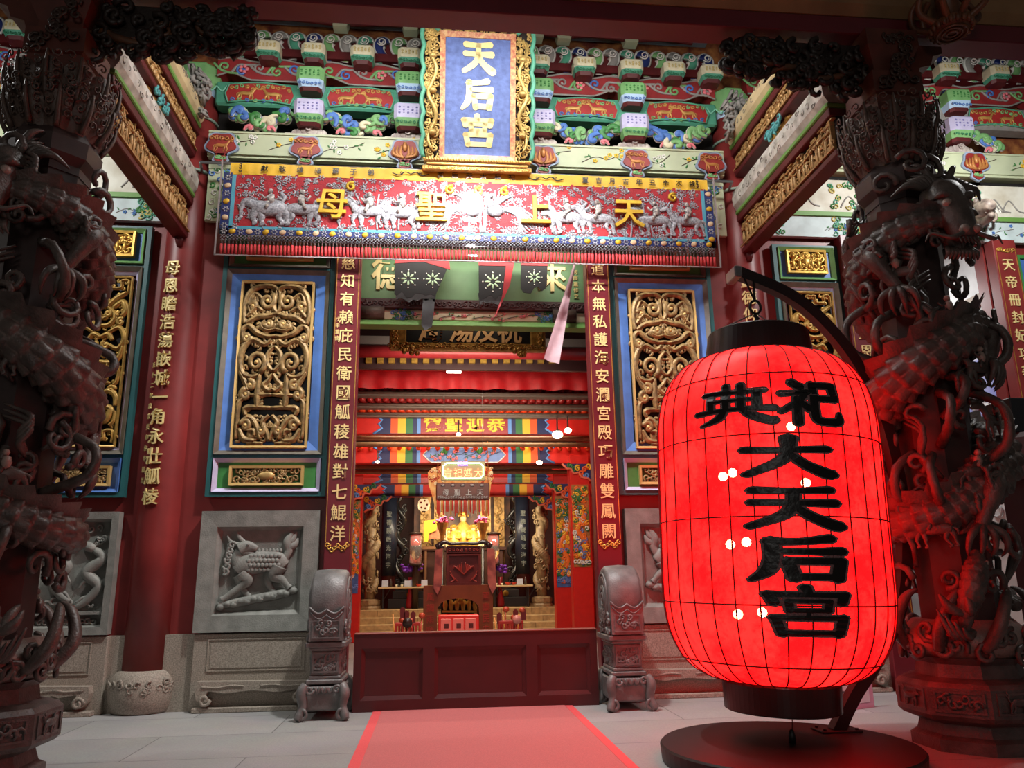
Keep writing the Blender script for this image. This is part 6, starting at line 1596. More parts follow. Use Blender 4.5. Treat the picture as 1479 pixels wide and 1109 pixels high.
# painted corner brackets
def corner(pxs, py, Y, w, s, label):
    t = thing('corner_bracket', label, 'carved bracket', (at(pxs, py, Y)[0], Y, at(pxs, py, Y)[1]))
    MB().prism([(0, 0), (-s*w, 0), (-s*w*.82, -w*.18), (-s*w*.7, -w*.16), (-s*w*.6, -w*.34), (-s*w*.42, -w*.3), (-s*w*.34, -w*.46), (-s*w*.1, -w*.5), (0, -w*.6)], -.04, .06).build('body', mat('bracket_navy', (36, 42, 96), .5), t)
    mb = MB(); rel(mb, [(-s*w, 0), (-s*w*.82, -w*.18), (-s*w*.7, -w*.16), (-s*w*.6, -w*.34), (-s*w*.42, -w*.3), (-s*w*.34, -w*.46), (-s*w*.1, -w*.5), (0, -w*.6)], .03, -.05, 0)
    for i, (a, b) in enumerate(((.2, .2), (.45, .16), (.7, .07), (.15, .4), (.35, .32), (.08, .1), (.57, .2))): rel(mb, spi(-s*w*a, -w*b, w*.11, .01, i, s*1.3, 9), w*.035, -.05, 1+i % 4)
    mb.build('painted_curls', [mat('coral_edge', (226, 110, 84), .5), OR2, YE2, GR2, SKY], t)
corner(560, 717, 11.3, .62, -1, 'painted corner bracket under the farthest tie beam on the left') if 0 else None
for px, py, Y, s, lab in ((527, 717, 11.2, -1, 'under the farthest tie beam at left'), (800, 717, 11.2, 1, 'under the farthest tie beam at right'), (510, 700, 10.1, -1, 'under the third tie beam at left'), (826, 699, 10.1, 1, 'under the third tie beam at right'), (852, 670, 9.0, 1, 'under the second tie beam at right')):
    corner(px, py, Y, .72, s, 'painted curling corner bracket '+lab)
# red pillars with painted dragon panels
def painted_pillar(px0, px1, py0, py1, Y, bottom, label, wide=1.0):
    x0, x1 = at(px0, py0, Y)[0], at(px1, py0, Y)[0]; z0, z1 = Z_(py1, Y, px0), Z_(py0, Y, px0)
    t = thing('painted_pillar', label, 'pillar', ((x0+x1)/2, Y, 0))
    B = lambda mb, n, m: mb.build(n, m, t, True)
    B(MB().box(x0-.03, x1+.05, Y, Y+.35, 0, z1+.75, .02), 'pillar', REDB)
    B(MB().box(x0, x1, Y-.015, Y, z0, z1), 'painted_panel', mat('panel_orange', (214, 100, 44), .5, var=.7, vs=7, rgb2=(60, 110, 60)))
    mb = MB(); rn = random.Random(int(px0)); w_ = x1-x0; h = z1-z0
    p = cr([(x0+w_*.3, z0+h*.12), (x0+w_*.75, z0+h*.28), (x0+w_*.3, z0+h*.45), (x0+w_*.7, z0+h*.6), (x0+w_*.4, z0+h*.72)], 8); L = len(p)
    rel(mb, p, [w_*(.07+.1*sin(PI*i/L)) for i in range(L)], Y-.02, 0, .3, 8)
    for i in range(120): rel(mb, spi(x0+w_*rn.uniform(.1, .9), z0+h*rn.uniform(.04, .96), w_*.14, .01, i, rn.choice((-1, 1)), 8), w_*.045, Y-.022-.012*rn.random(), rn.choice((0, 0, 1, 1, 2, 3, 4)), .5)
    for i in range(8): rel(mb, spi(x0+w_*rn.uniform(.12, .88), z0+h*(.8+.02*i), w_*.16, .01, i, 1, 8), w_*.05, Y-.032, 2, .5)
    for i in range(5): rel(mb, spi(x0+w_*(.1+.2*i), z0+h*.06, w_*.14, .01, i, 1, 8), w_*.05, Y-.032, 4 if bottom else 3, .5)
    B(mb, 'painted_dragon', [mat('paint_orange', (230, 112, 36), .5), YE2, GR2, WHITE, mat('paint_blue_grey', (100, 126, 190), .5)])
    if bottom: B(MB().box(x0, x1, Y-.018, Y, z0-.02, z0+h*.2), 'blue_vase_panel', mat('panel_blue', (74, 104, 170), .5, var=.4, vs=9))
painted_pillar(801, 823, 716, 847, 10.2, True, 'red pillar with dragon panel ending in a blue band, right of the altar hall')
painted_pillar(825, 849, 700, 819, 9.0, False, 'red pillar with dragon panel, nearest the right door jamb')
painted_pillar(505, 521, 722, 856, 10.2, True, 'red pillar with dragon panel glimpsed at the left door jamb')
struct('hall_wall', MB().box(4.2, 4.4, 4.2, 15.5, 0, 7.6), REDB)
struct('hall_wall', MB().box(-3.9, -3.7, 4.2, 15.5, 0, 7.6), REDB)

# stone steps and platform
t = thing('stone_steps', 'flight of tan stone steps up to the altar platform', 'steps', (.3, 12, 0))
ST = mat('step_stone', (196, 164, 112), .6, var=.35, vs=9)
x0, x1 = X_(506, 12), X_(806, 12)
for i, (py, Y) in enumerate(((878.5, 12.0), (890, 11.6), (900, 11.2), (910, 10.8))):
    z = Z_(py, Y); e = .12 if i else 0
    MB().box(x0-(.4 if i else .0), x1+e*(i+1), Y, Y+.42 if i else 15.4, 0, z, .012).build('step' if i else 'platform', ST, t, True)
    mb = MB()
    for k in range(7): xx = x0+(x1-x0)*(k+.3*(i % 2))/7; mb.box(xx, xx+.012, Y-.004, Y, z-.16, z-.01)
    mb.build('joint_lines', mat('joint_dark', (110, 88, 60), .7), t, True)
PZ = Z_(878.5, 12.0)

# small carved dragon pillars on the platform
def small_pillar(px, label):
    Y = 12.45; x = X_(px, Y, 790)
    t = thing('carved_pillar', label, 'pillar', (x, Y, PZ))
    STN = mat('warm_pillar_stone', (168, 142, 104), .5, var=.45, vs=10, bump=.3)
    h = Z_(733, Y)-PZ
    MB().lathe([(.3, 0), (.3, .06), (.26, .1), (.29, .14), (.29, .24), (.2, .28)], 8, smooth=False).build('base', STN, t)
    mb = MB().lathe([(.14, .26), (.13, h)], 12); N = 200; s = 1 if px < 680 else -1
    path = [(.15*cos(-PI/2+s*13*i/N), .15*sin(-PI/2+s*13*i/N), .45+(h-.6)*i/N) for i in range(N+1)]
    mb.tube(path, [.05+.06*sin(PI*i/N)**.6 for i in range(N+1)], 14, disp=lambda u, v: .2*((u*60) % 1)*abs(sin(v*PI*6)))
    rn = random.Random(px)
    for i in range(44):
        a = rn.uniform(0, 2*PI); q = spi(0, rn.uniform(.35, h), .09, .012, i, 1, 8); mb.tube([(.2*cos(a+u/.2), .2*sin(a+u/.2), v) for u, v in q], .024, 6)
    mb.tube(cr([(-s*.05, -.18, h-.25), (s*.06, -.26, h-.12), (s*.02, -.24, h), (-s*.1, -.2, h+.02)], 5), [.06, .09, .08, .03], 8)
    mb.build('dragon', STN, t)
small_pillar(536, 'pale carved dragon pillar on the altar platform at left'); small_pillar(781, 'pale carved dragon pillar on the altar platform at right')
# dark couplet boards and red posts behind
for px, w_, lab, Y in ((562, 14, 'left', 13.0), (755, 14, 'right', 13.0)):
    x0, x1 = X_(px-w_/2, Y, 770), X_(px+w_/2, Y, 770)
    t = thing('hall_couplet', f'dark blue curved couplet board on a maroon post, {lab} of the altar', 'couplet board', ((x0+x1)/2, Y, PZ))
    MB().tube([((x0+x1)/2, Y+.14, PZ), ((x0+x1)/2, Y+.14, 4.0)], .2, 14).build('post', DKRED, t, True)
    MB().tube([((x0+x1)/2, Y+.08, Z_(830, Y)), ((x0+x1)/2, Y+.08, Z_(717, Y))], .22, 16, flat=.9).build('board', mat('board_ink_blue', (30, 36, 50), .35), t, True)
    mb = MB()
    for i, c in enumerate('聖德巍峨光海宇'): put(mb, c, (x0+x1)/2, Z_(742, Y)-i*.24, Y-.13, .17, .15, .01, .01)
    mb.build('lettering', mat('board_text', (120, 126, 120), .5), t, True)
for px, lab in ((578, 'left'), (741, 'right')):
    Y = 13.6; x = X_(px, Y, 760)
    t = thing('black_dragon_carving', f'black coiling dragon carving behind the tables at {lab}', 'carving', (x, Y, PZ))
    mb = MB(); N = 120; h = 2.9; s = 1 if px < 600 else -1
    mb.tube([(.1*sin(i*.17)*s, .06*cos(i*.17), .5+h*i/N) for i in range(N+1)], [.05+.05*sin(PI*i/N) for i in range(N+1)], 10)
    rn = random.Random(3)
    for i in range(36): q = spi(rn.uniform(-.18, .18), rn.uniform(.5, h), .1, .015, i, 1, 9); mb.tube([(a, -.06, b) for a, b in q], .026, 6)
    mb.box(-.22, .22, -.18, .18, 0, .5, .02); mb.build('dragon', mat('black_carving', (34, 32, 32), .25), t)

# altar at the back
Y = 13.8; AX = X_(669, Y, 740)
t = thing('altar', 'gilded altar recess glowing behind the sedan shrine', 'altar', (AX, Y, PZ))
B = lambda mb, n, m: mb.build(n, m, t, True)
B(MB().box(AX-1.5, AX+1.5, Y+.7, Y+.9, PZ, 5.0), 'back_panel', mat('altar_brown', (110, 66, 40), .5, var=.6, vs=4, rgb2=(60, 34, 26)))
B(MB().box(AX-1.2, AX+1.2, Y-.1, Y+.6, PZ, Z_(792, Y), .02).box(AX-1.3, AX+1.3, Y-.16, Y+.6, Z_(792, Y)-.06, Z_(790, Y), .01), 'altar_table', mat('altar_wood', (72, 40, 28), .4, var=.3))
mb = MB(); rn = random.Random(14)
for s in (-1, 1):
    for k in range(2):
        x = AX+s*(.72+.42*k); mb.box(x-.16, x+.16, Y+.5, Y+.6, PZ+1, 4.2)
        for i in range(22): rel(mb, spi(x+rn.uniform(-.1, .1), PZ+1.2+i*.1, .09, .012, i, 1, 8), .022, Y+.48)
B(mb, 'gilded_screen', mat('screen_gold', (190, 148, 84), .42, metal=.35, var=.5, vs=9))
t = thing('canopy_valance', 'dark red carved valance with silver characters above the altar', 'valance', (AX, 8.9, 3.5))
Y = 8.9; mb = MB(); slab(mb, 630, 707, 697, 722, Y, .08, 0, .02); mb.build('board', mat('valance_red', (96, 36, 30), .45, var=.4, vs=8), t, True)
mb = MB(); f = .0199
for i, c in enumerate('母聖上天'): x, z = at(644+16.5*i, 711, Y); put(mb, c, x, z, Y-.012, .17, .16, .012, .01)
for i in range(5): x, z = at(640+14*i, 701, Y); put(mb, '天', x, z, Y-.012, .09, .12, .012, .01) if 0 else mb.ell((x, Y-.01, z), (.06, .012, .03), 6)
for i in range(20): x, z = at(633+3.7*i, 718, Y); rel(mb, spi(x, z, .03, .008, i, 1, 8), .01, Y-.01)
mb.build('silver_lettering', mat('silver_text', (150, 146, 150), .4, metal=.4), t, True)
for px in (632, 705): x, z = at(px, 700, 8.94); MB().tube([(x, 8.94, z), (x, 8.94, 7.6)], .007, 5).build('hanging_cord', mat('cord_orange', (210, 140, 60), .6), t, True)
t = thing('altar_canopy', 'orange embroidered canopy curving round the carved valance', 'canopy', (AX, 9.0, 3.5))
Y = 9.0; mb = MB()
P = [at(*q, Y) for q in ((619, 700), (618, 682), (624, 676), (640, 672), (697, 672), (710, 676), (713, 690), (709, 700), (704, 745), (700, 745), (702, 722), (634, 722), (636, 745), (629, 735), (624, 715))]
mb.prism(P, Y, Y+.06); mb.build('cloth', mat('canopy_orange', (222, 128, 60), .6, var=.6, vs=7, rgb2=(236, 196, 120)), t, True)
mb = MB(); rn = random.Random(6)
for i in range(40): x, z = at(rn.choice((rn.uniform(620, 634), rn.uniform(702, 711), rn.uniform(625, 705))), rn.uniform(676, 700), Y); rel(mb, spi(x, z, .045, .01, i, 1, 8), .012, Y-.01, i % 2)
mb.build('embroidery', [mat('embroid_white', (244, 226, 180), .5), RED2], t, True)
t = thing('altar_fringe', 'fringe of red, white and gold ribbons below the valance', 'fringe', (AX, 9.05, 3.3))
mb = MB()
for i in range(36): px = 631+2.15*i; x0, z1 = at(px, 721, 9.05); x1, z0 = at(px+1.6, 742+4*sin(i*1.7), 9.05); mb.box(x0, x1, 8.92+.02*(i % 3), 8.94+.02*(i % 3), z0, z1, 0, (0, 0, 1, 2, 0, 1)[i % 6])
mb.build('ribbons', [mat('ribbon_red', (224, 48, 28), .55), mat('ribbon_white', (250, 236, 210), .55), mat('ribbon_gold', (240, 180, 60), .5)], t, True)
# seated deity statues and lamps on the altar
def statue(px, py0, py1, Y, label, m, grp):
    x, z0 = at(px, py1, Y); h = at(px, py0, Y)[1]-z0
    t = thing('deity_statue', label, 'statue', (x, Y, z0), group=grp)
    MB().lathe([(.24*h, 0), (.3*h, .08*h), (.27*h, .3*h), (.2*h, .55*h), (.12*h, .66*h), (.08*h, .7*h)], 14).build('robe', m, t)
    mb = MB().ell((0, 0, .79*h), (.095*h, .095*h, .12*h), 12); mb.ell((0, -.09*h, .78*h), (.02*h, .02*h, .025*h), 6); mb.build('face', mat('statue_face', (236, 190, 140), .4), t)
    mb = MB().lathe([(.11*h, .86*h), (.16*h, .9*h), (.13*h, .96*h), (.03*h, h)], 12)
    for i in range(9): mb.ell(((-.14+.035*i)*h, -.1*h, .86*h), (.012*h, .012*h, .04*h), 5)
    mb.build('crown', GOLD, t)
    mb = MB()
    for s in (-1, 1): mb.tube(cr([(s*.19*h, 0, .56*h), (s*.27*h, -.12*h, .42*h), (s*.06*h, -.24*h, .4*h)], 5), [.08*h, .09*h, .06*h], 8)
    mb.build('sleeves', m, t)
GR_ = mat('robe_gold', (244, 196, 90), .35, metal=.3, var=.4, vs=12)
statue(669, 738, 790, 14.1, 'largest gold-robed deity statue in the middle of the altar', GR_, None)
for px, lab in ((655, 'left of the central deity'), (684, 'right of the central deity')): statue(px, 757, 790.5, 13.85, f'small gold-robed statue just {lab}', GR_, None)
for px, lab in ((648, 'left'), (691, 'right')): statue(px, 762, 790.5, 13.9, f'pale-robed attendant statue at the {lab} end of the altar row', mat('robe_ivory', (240, 224, 180), .4, var=.3), None)
for i, (px, lab) in enumerate(((640, 'far left'), (645, 'left'), (692, 'right'), (698, 'far right'))):
    x, z = at(px, 790.5, 13.72)
    t = thing('candle', f'tall pale altar candle at the {lab} of the altar front', 'candle', (x, 13.72, z))
    MB().lathe([(.035, 0), (.025, .03), (.02, .35), (.02, .5)], 8).build('stick', mat('candle_ivory', (246, 226, 180), .5), t)
    MB().ell((0, 0, .54), (.018, .018, .04), 6).build('flame', mat('flame', (255, 196, 90), .5, emit=12), t)
# neon sign
Y = 7.0; t = thing('neon_sign', 'small neon sign with pale green border and pink characters hung before the altar', 'neon sign', (at(669, 680, Y)[0], Y, at(669, 693, Y)[1]))
B = lambda mb, n, m: mb.build(n, m, t, True)
slab(MB(), 637, 701, 666, 694, Y, .03, 0, .01); B(slab(MB(), 637, 701, 666, 694, Y, .03, 0, .01), 'backing', mat('neon_backing', (150, 130, 90), .4))
x0, z0 = at(640, 691, Y); x1, z1 = at(698, 669, Y); r = .07
bd = [(x0+r, z0), (x1-r, z0), (x1, z0+r), (x1, z1-r), (x1-r, z1), (x0+r, z1), (x0, z1-r), (x0, z0+r), (x0+r, z0)]
B(MB().tube([(a, Y-.02, b) for a, b in bd], .014, 6), 'border_tube', mat('neon_green', (180, 255, 200), .5, emit=5))
mb = MB()
for i, c in enumerate('會祀媽大'): x, z = at(647+14.5*i, 683, Y); put(mb, c, x, z, Y-.02, .22, .2, .0, .008)
B(mb, 'pink_lettering', mat('neon_orange', (255, 130, 90), .5, emit=3.2))
mb = MB()
for i, c in enumerate('城鎮'): x, z = at(664+8*i, 669.5, Y); put(mb, c, x, z, Y-.025, .12, .11, .0, .008)
B(mb, 'violet_lettering', mat('neon_violet', (140, 100, 255), .5, emit=5))
mb = MB()
for px in (641, 697): x, z = at(px, 667, Y); mb.tube([(x, Y, z), (x, Y, 7.6)], .003, 4)
B(mb, 'hanging_wires', CHROME)

# sedan-like shrine on an arched stand
Y = 5.0; c = X_(662, Y, 850); zt = Z_(845, Y)
t = thing('arched_stand', 'brown lacquered arched stand carrying the shrine box', 'stand', (c, Y, 0))
W = X_(712, Y, 870)-c; mb = MB(); n = 18; ra = W*.6; zc = Z_(886, Y); ah = Z_(864, Y)-zc
arch = [(c-ra*cos(PI*i/n), zc+ah*abs(sin(PI*i/n))**.6) for i in range(n+1)]
mb.prism([(c-W, 0), (c-ra, 0)]+arch+[(c+ra, 0), (c+W, 0), (c+W, zt), (c-W, zt)], Y, Y+.75); mb.build('stand', mat('stand_brown', (118, 52, 24), .35, var=.25, vs=3), t, True)
mb = MB()
for s in (-1, 1):
    for i, ch in enumerate('風調雨順' if s < 0 else '國泰民安'): put(mb, ch, c+s*W*.8, zt-.2-i*.2, Y-.004, .16, .15, .01, .004)
mb.build('lettering', mat('stand_red_text', (150, 40, 24), .4), t, True)
t = thing('shrine_box', 'dark red carved shrine box with upturned black corners and pink side ribbons', 'shrine', (c, Y+.1, zt))
B = lambda mb, n, m: mb.build(n, m, t, True)
x0, x1 = X_(645, Y, 815), X_(695, Y, 815); z1 = Z_(788, Y); xm = (x0+x1)/2
B(MB().box(x0, x1, Y+.12, Y+.6, zt, z1, .01).frame(x0, x1, zt, z1-.13, .05, Y+.06, Y+.13).frame(x0, x1, z1-.15, z1, .03, Y+.06, Y+.13), 'box', mat('shrine_red', (92, 26, 22), .35, var=.2))
mb = MB(); rn = random.Random(5); zc = (zt+z1)/2-.06
for s in (-1, 1):
    for k in range(5): rel(mb, cr([(xm, zc-.1), (xm+s*(.05+.03*k), zc-.04+.02*k), (xm+s*(.03+.04*k), zc+.12-.03*k)], 5), [.016, .02, .008], Y+.1)
    rel(mb, cr([(xm+s*.25, zt+.06), (xm+s*.18, zt+.1), (xm+s*.25, zt+.2)], 5), .014, Y+.1); rel(mb, cr([(xm+s*.12, zt+.07), (xm+s*.2, zt+.16), (xm+s*.26, zt+.26)], 5), .01, Y+.1)
for i in range(8): rel(mb, spi(x0+.06+(x1-x0-.12)*i/7, z1-.075, .03, .008, i, 1, 8), .01, Y+.07)
B(mb, 'carved_lotus', mat('shrine_carving', (136, 40, 32), .4))
mb = MB(); p = cr([(x0-.2, z1-.02), (x0-.06, z1+.07), (x0+.1, z1+.04), (xm, z1+.05), (x1-.1, z1+.04), (x1+.06, z1+.07), (x1+.2, z1-.02)], 6)
mb.tube([(a, Y+.06, b) for a, b in p], [.05, .04, .03, .03, .03, .04, .05], 8)
for s, e in ((-1, x0), (1, x1)): mb.tube([(e+s*.14+a*.0, Y+.02+a, z1-.02+b) for a, b in spi(0, 0, .07, .02, 0, 1.3, 10)], .03, 6); mb.box(e+s*.05, e+s*.2, Y, Y+.6, z1-.04, z1, .01)
B(mb, 'upturned_roof', mat('shrine_black', (40, 22, 22), .25))
mb = MB()
for s, px in ((-1, 634), (1, 709)):
    mb = MB(); x, _ = at(px, 820, Y-.02); za, zb = Z_(792, Y), Z_(858, Y)
    mb.prism([(x-s*.07, za), (x+s*.07, za-.02), (x+s*.1, zb+.12), (x+s*.02, zb), (x-s*.06, zb+.2)], Y-.06, Y-.03)
    B(mb, 'side_ribbon', mat('ribbon_rose', (176, 84, 72), .55, var=.4, vs=6, rgb2=(110, 40, 40)))
Y = 6.2; t = thing('gilded_relief', 'black framed panel of gilded figures seen through the arched stand', 'relief panel', (X_(665, Y, 873), Y, 0))
B = lambda mb, n, m: mb.build(n, m, t, True)
B(slab(MB(), 637, 693, 860, 886, Y, .06).box(X_(645, Y, 880), X_(685, Y, 880), Y+.02, Y+.08, 0, Z_(885, Y)), 'black_panel', BLACK)
mb = MB()
for i in range(6):
    x, z = at(643+8.6*i, 883, Y); mb.ell((x, Y-.03, z+.12), (.05, .04, .12), 8); mb.ell((x, Y-.04, z+.27), (.035, .035, .045), 8); mb.box(x-.06, x+.06, Y-.05, Y, z-.02, z+.02)
    mb.tube([(x, Y-.05, z+.2), (x+.09*(-1)**i, Y-.05, z+.3)], .02, 5)
x, z = at(665, 868, Y); mb.prism([(x-.2, z-.06), (x, z+.08), (x+.2, z-.06)], Y-.03, Y)
B(mb, 'gilded_figures', mat('figure_gold', (240, 190, 90), .3, metal=.5))
Y = 4.3; t = thing('offering_box', 'bright red offering box standing inside the arch of the stand', 'box', (X_(662, Y, 900), Y, 0))
x0, x1 = X_(633, Y, 900), X_(692, Y, 900); z1 = Z_(888, Y)
MB().box(x0, x1, Y, Y+.4, 0, z1, .012).build('box', mat('offering_red', (226, 44, 36), .4), t, True)
mb = MB()
for a in (.12, .42, .72): w_ = x1-x0; mb.box(x0+w_*a-.06*w_, x0+w_*a+.2*w_, Y-.012, Y, z1-.32, z1-.06, .004)
mb.build('front_panels', mat('offering_pink', (238, 110, 96), .4), t, True)
mb = MB()
for a in (.2, .5, .8): x = x0+(x1-x0)*a; mb.box(x-.04, x+.04, Y-.02, Y-.01, z1-.22, z1-.14)
mb.build('coin_slots', mat('slot_dark', (90, 20, 16), .4), t, True)
for px, lab in ((589, 'left'), (737, 'right')):
    Y = 4.0; x = X_(px, Y, 900)
    t = thing('ritual_banner_rack', f'red rack of ceremonial boards and staffs {lab} of the arched stand', 'rack', (x, Y, 0))
    zt_ = Z_(897, Y); mb = MB()
    for i in range(8): a = -.2+.057*i; mb.box(a-.012, a+.012, -.16, -.13, 0, zt_, .003); mb.box(a-.012, a+.012, .13, .16, 0, zt_, .003)
    mb.box(-.21, .21, -.165, -.125, zt_-.05, zt_, .005).box(-.21, .21, .125, .165, zt_-.05, zt_, .005).box(-.21, .21, -.16, .16, .05, .09); mb.build('rack', mat('rack_red', (178, 40, 30), .4), t)
    rn = random.Random(px)
    for i in range(9):
        a = -.18+.045*i; lean = rn.uniform(-.1, .1); h = zt_+rn.uniform(.02, .22); mb = MB()
        mb.tube([(a, 0, .1), (a+lean, rn.uniform(-.08, .08), h)], .013, 6)
        if i % 3 == 1: mb.prism([(a+lean-.04, h-.14), (a+lean+.04, h-.14), (a+lean+.045, h+.02), (a+lean, h+.06), (a+lean-.045, h+.02)], -.09, -.075)
        elif i % 3 == 2: mb.lathe([(.02, h-.05), (.055, h-.02), (.05, h+.03), (.02, h+.05)], 8, (a+lean, -.05))
        mb.build('staff', [mat('staff_amber', (206, 128, 50), .4), mat('staff_dark_red', (110, 30, 28), .4), mat('staff_red', (190, 70, 40), .4)][i % 3], t)
    if lab == 'left':
        o = MB().tube([(0, -.2, zt_+.0), (.0, -.06, zt_+.03)], [.085, .06], 14).build('drum_head', mat('drum_dark', (50, 26, 18), .4), t)
    else:
        o = MB().tube([(.1, -.2, zt_+.02), (.1, -.14, zt_+.02)], .075, 14).build('round_board', mat('board_pink', (206, 120, 106), .4), t)

# long tables with offerings
def long_table(px0, px1, label):
    Y = 12.25; x0, x1 = X_(px0, Y, 847), X_(px1, Y, 847); z1 = Z_(846, Y)
    t = thing('folding_table', label, 'table', ((x0+x1)/2, Y, PZ))
    B = lambda mb, n, m: mb.build(n, m, t, True)
    B(MB().box(x0, x1, Y, Y+.5, z1-.04, z1, .006), 'table_top', mat('table_cream', (224, 200, 150), .45))
    for s in (x0+.12, x1-.15): B(MB().box(s, s+.03, Y+.05, Y+.08, PZ, z1-.04).box(s, s+.03, Y+.4, Y+.43, PZ, z1-.04).tube([(s, Y+.06, PZ+.2), (s+.22, Y+.06, z1-.04)], .012, 5), 'leg', mat('leg_dark', (40, 36, 36), .4))
    return x0, x1, z1, Y
card = None
def cards(x0, x1, z1, Y, n, seed, where):
    rn = random.Random(seed)
    kinds = [('card', (206, 216, 238)), ('red_bowl', (214, 66, 44)), ('cup', (236, 224, 196)), ('bottle', (70, 60, 56))]
    for i in range(n):
        x = x0+.1+(x1-x0-.2)*(i+.5)/n; k = rn.choice((0, 0, 1, 2, 2, 3)); m = mat('offer_'+kinds[k][0], kinds[k][1], .4)
        nm = ('offering_card', 'offering_bowl', 'offering_cup', 'offering_bottle')[k]
        mb = MB()
        if k == 0: h = rn.uniform(.16, .24); mb.prism([(-.09, 0), (.09, 0), (.085, h), (-.085, h)], 0, .02); mb.box(-.1, .1, 0, .08, 0, .012)
        elif k == 1: mb.lathe([(.04, 0), (.045, .015), (.09, .07), (.085, .072), (.03, .02)], 14)
        elif k == 2: mb.lathe([(.03, 0), (.04, .06), (.036, .06), (.02, .01)], 12)
        else: mb.lathe([(.035, 0), (.035, .14), (.012, .18), (.012, .22)], 12)
        o = mb.build(nm, m); o.location = (x, Y+.2+.06*(i % 2), z1)
        tag(o, f'{["upright pale blue offering card", "small red offering bowl", "small cream offering cup", "dark offering bottle"][k]} on the {where} offering table, {["first", "second", "third", "fourth", "fifth", "sixth", "seventh", "eighth"][i]} from its outer end' if where == 'left' else f'{["upright pale blue offering card", "small red offering bowl", "small cream offering cup", "dark offering bottle"][k]} on the {where} offering table, {["first", "second", "third", "fourth", "fifth", "sixth", "seventh", "eighth"][i]} from the shrine box', ('card', 'bowl', 'cup', 'bottle')[k], 'offerings on the long tables')
a = long_table(546, 622, 'long cream offering table left of the shrine box'); cards(*a, 8, 4, 'left')
a = long_table(708, 770, 'long cream offering table right of the shrine box'); cards(*a, 6, 9, 'right')
for px, lab in ((591, 'left'), (731, 'right')):
    Y = 12.9; x = X_(px, Y, 870)
    t = thing('dark_chest', f'low dark chest with gilded boss under the {lab} offering table', 'chest', (x, Y, PZ))
    MB().box(-.6, .6, 0, .4, 0, .26, .01).box(-.56, .56, .1, .4, .26, .46, .01).build('chest', mat('chest_dark', (58, 54, 54), .35), t)
    MB().lathe([(.0, -.02), (.08, -.02), (.09, 0)], 14).map(lambda a, b, c: (a, c+.1, b+.36)).build('gilded_boss', GOLD, t)
for px, lab in ((593, 'left'), (722, 'right')):
    Y = 12.6; x, z = at(px, 822, Y)
    t = thing('flower_vase', f'vase of bright purple flowers behind the {lab} offering table', 'flower vase', (x, Y, PZ))
    zz = z-PZ; MB().lathe([(.1, 0), (.12, .1), (.05, .5*zz), (.07, .8*zz)], 12).build('vase', mat('vase_red', (170, 40, 50), .3), t)
    mb = MB(); rn = random.Random(px)
    for i in range(34): mb.ell((rn.gauss(0, .13), rn.gauss(0, .08), zz+rn.gauss(.02, .055)), (.06, .05, .04), 7)
    mb.build('blossoms', mat('blossom_purple', (128, 52, 190), .5, var=.3, vs=20), t)
for px, lab in ((639, 'left'), (697, 'right')):
    Y = 12.0; x, z = at(px, 752, Y)
    t = thing('orchid_bouquet', f'pink orchid bouquet in gold wrap at the {lab} of the altar', 'bouquet', (x, Y, PZ))
    zz = z-PZ; MB().lathe([(.05, zz-.6), (.07, zz-.4), (.14, zz-.18), (.18, zz-.06), (.08, zz-.1)], 9, smooth=False).build('gold_wrap', mat('wrap_bronze', (190, 130, 60), .35, metal=.4, var=.4), t)
    mb = MB().lathe([(.12, 0), (.12, .05), (.04, .1), (.04, zz-.7)], 10); mb.build('stand', BLACK, t)
    mb = MB(); rn = random.Random(px)
    for i in range(22): mb.ell((rn.gauss(0, .11), rn.gauss(0, .07), zz+rn.gauss(.02, .05)), (.055, .045, .04), 7)
    mb.build('blossoms', mat('blossom_pink', (198, 84, 140), .5, var=.4, vs=18, rgb2=(120, 30, 70)), t)
for px, lab in ((600, 'left'), (713, 'right')):
    Y = 12.5; x, z0 = at(px, 815, Y); z1 = at(px, 772, Y)[1]
    t = thing('glass_lantern', f'tall glass cylinder lantern with red paper, {lab} of the altar', 'lantern', (x, Y, z0))
    h = z1-z0; GL = mat('clear_glass', (230, 226, 220), .1, var=0); GL.node_tree.nodes['Principled BSDF'].inputs['Transmission Weight'].default_value = .85
    MB().lathe([(.17, .02), (.17, h)], 18).build('glass', GL, t)
    MB().lathe([(.2, h), (.2, h+.05), (.06, h+.08)], 14).lathe([(.19, -.03), (.19, .02)], 14).build('rim', mat('lamp_rim', (70, 54, 46), .3, metal=.5), t)
    MB().lathe([(.09, h*.62), (.1, h*.7), (.1, h*.88), (.09, h*.92)], 12).build('red_paper', mat('paper_red', (232, 66, 50), .5, emit=.5), t)
    MB().lathe([(.1, PZ-z0), (.08, -.1), (.1, -.03)], 10).build('stand', mat('lamp_rim', (70, 54, 46)), t)
Y = 11.62; x, z0 = at(612, 738, Y); z1 = at(612, 721, Y)[1]
t = thing('paper_lantern', 'small cream paper lantern with red flowers hanging left of the altar canopy', 'lantern', (x, Y, z0))
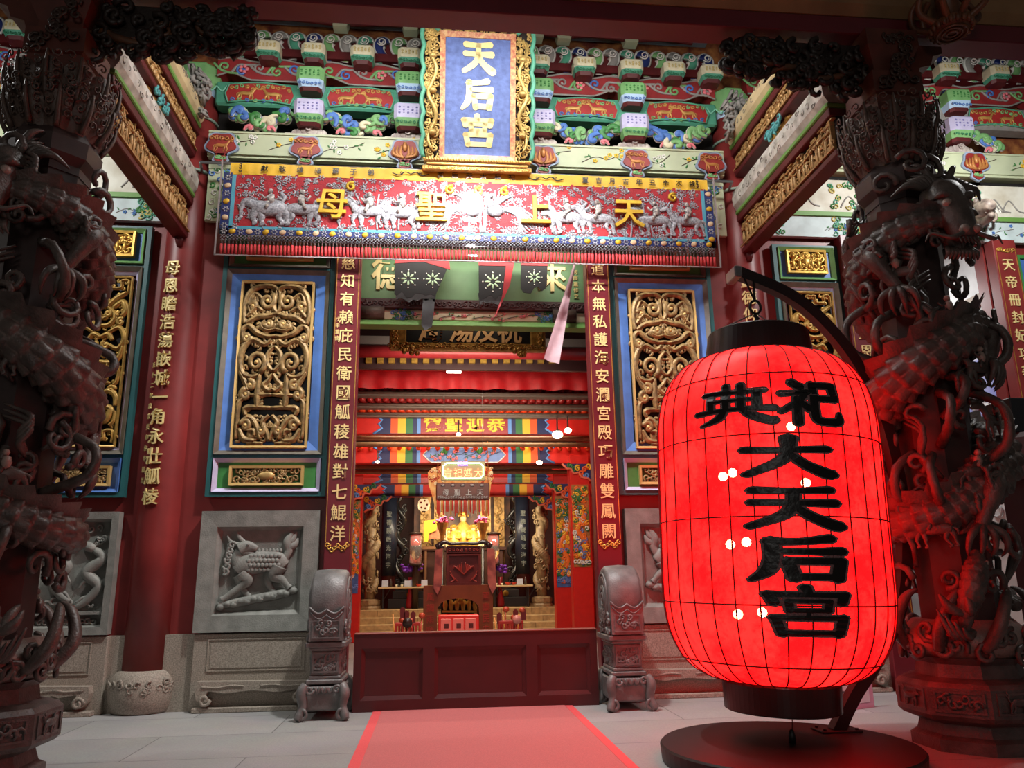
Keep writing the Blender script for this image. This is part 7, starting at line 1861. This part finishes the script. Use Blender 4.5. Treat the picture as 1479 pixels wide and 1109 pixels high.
h = z1-z0; MB().lathe([(.1, 0), (.15, .06), (.16, h*.5), (.15, h-.06), (.1, h)], 18).build('paper_shade', mat('paper_cream', (250, 226, 170), .6, emit=.8), t)
mb = MB()
for i in range(5): mb.ell((.09*cos(i*1.3), -.155, h/2+.11*sin(i*1.3)), (.03, .012, .03), 6)
mb.build('red_flowers', RED2, t); MB().tube([(0, 0, h), (0, 0, h+.6)], .008, 5).lathe([(.05, -.04), (.05, 0)], 8).build('cord', BROWN, t)
Y = 12.9; t = thing('yellow_cloth', 'yellow draped cloth over a picture left of the altar', 'cloth', (at(622, 790, Y)[0], Y, PZ))
mb = MB(); mb.prism([at(*q, Y) for q in ((612, 752), (632, 750), (630, 766), (620, 770), (618, 782), (612, 782))], Y, Y+.04); mb.build('cloth', mat('cloth_yellow', (238, 196, 40), .6), t, True)
mb = MB(); slab(mb, 620, 637, 762, 778, Y+.08, .04); mb.build('picture', mat('picture_orange', (220, 140, 96), .5, var=.5, vs=6), t, True)
mb = MB(); slab(mb, 610, 640, 789, 793, Y-.1, .3); slab(mb, 613, 616, 793, 880, Y-.05, .05); slab(mb, 634, 637, 793, 880, Y-.05, .05); mb.build('stand', mat('side_table_brown', (140, 96, 60), .4), t, True)
for i, (px, py, Y, r, lab) in enumerate(((804, 629, 7.8, .13, 'large glowing globe lamp under the lettered tie beam'), (819, 623, 7.75, .09, 'small half-round lamp beside the large globe lamp'), (662, 628.5, 7.8, .06, 'tiny round lamp below the yellow lettering'), (778, 669, 9.0, .08, 'small glowing lamp under the bird-painted tie beam'), (546, 668, 9.0, .05, 'tiny lamp at the left under the bird-painted beam'))):
    x, z = at(px, py, Y)
    t = thing('ceiling_lamp', lab, 'lamp', (x, Y-.12, z))
    MB().ell((0, 0, 0), (r, r, r*.7), 14).build('globe', mat('globe_glow', (255, 240, 210), .5, emit=7), t)
    MB().lathe([(r*.5, r*.5), (r*.6, r*.8), (.02, r*.9), (.015, r*2+.2)], 12).build('fitting', CHROME, t)
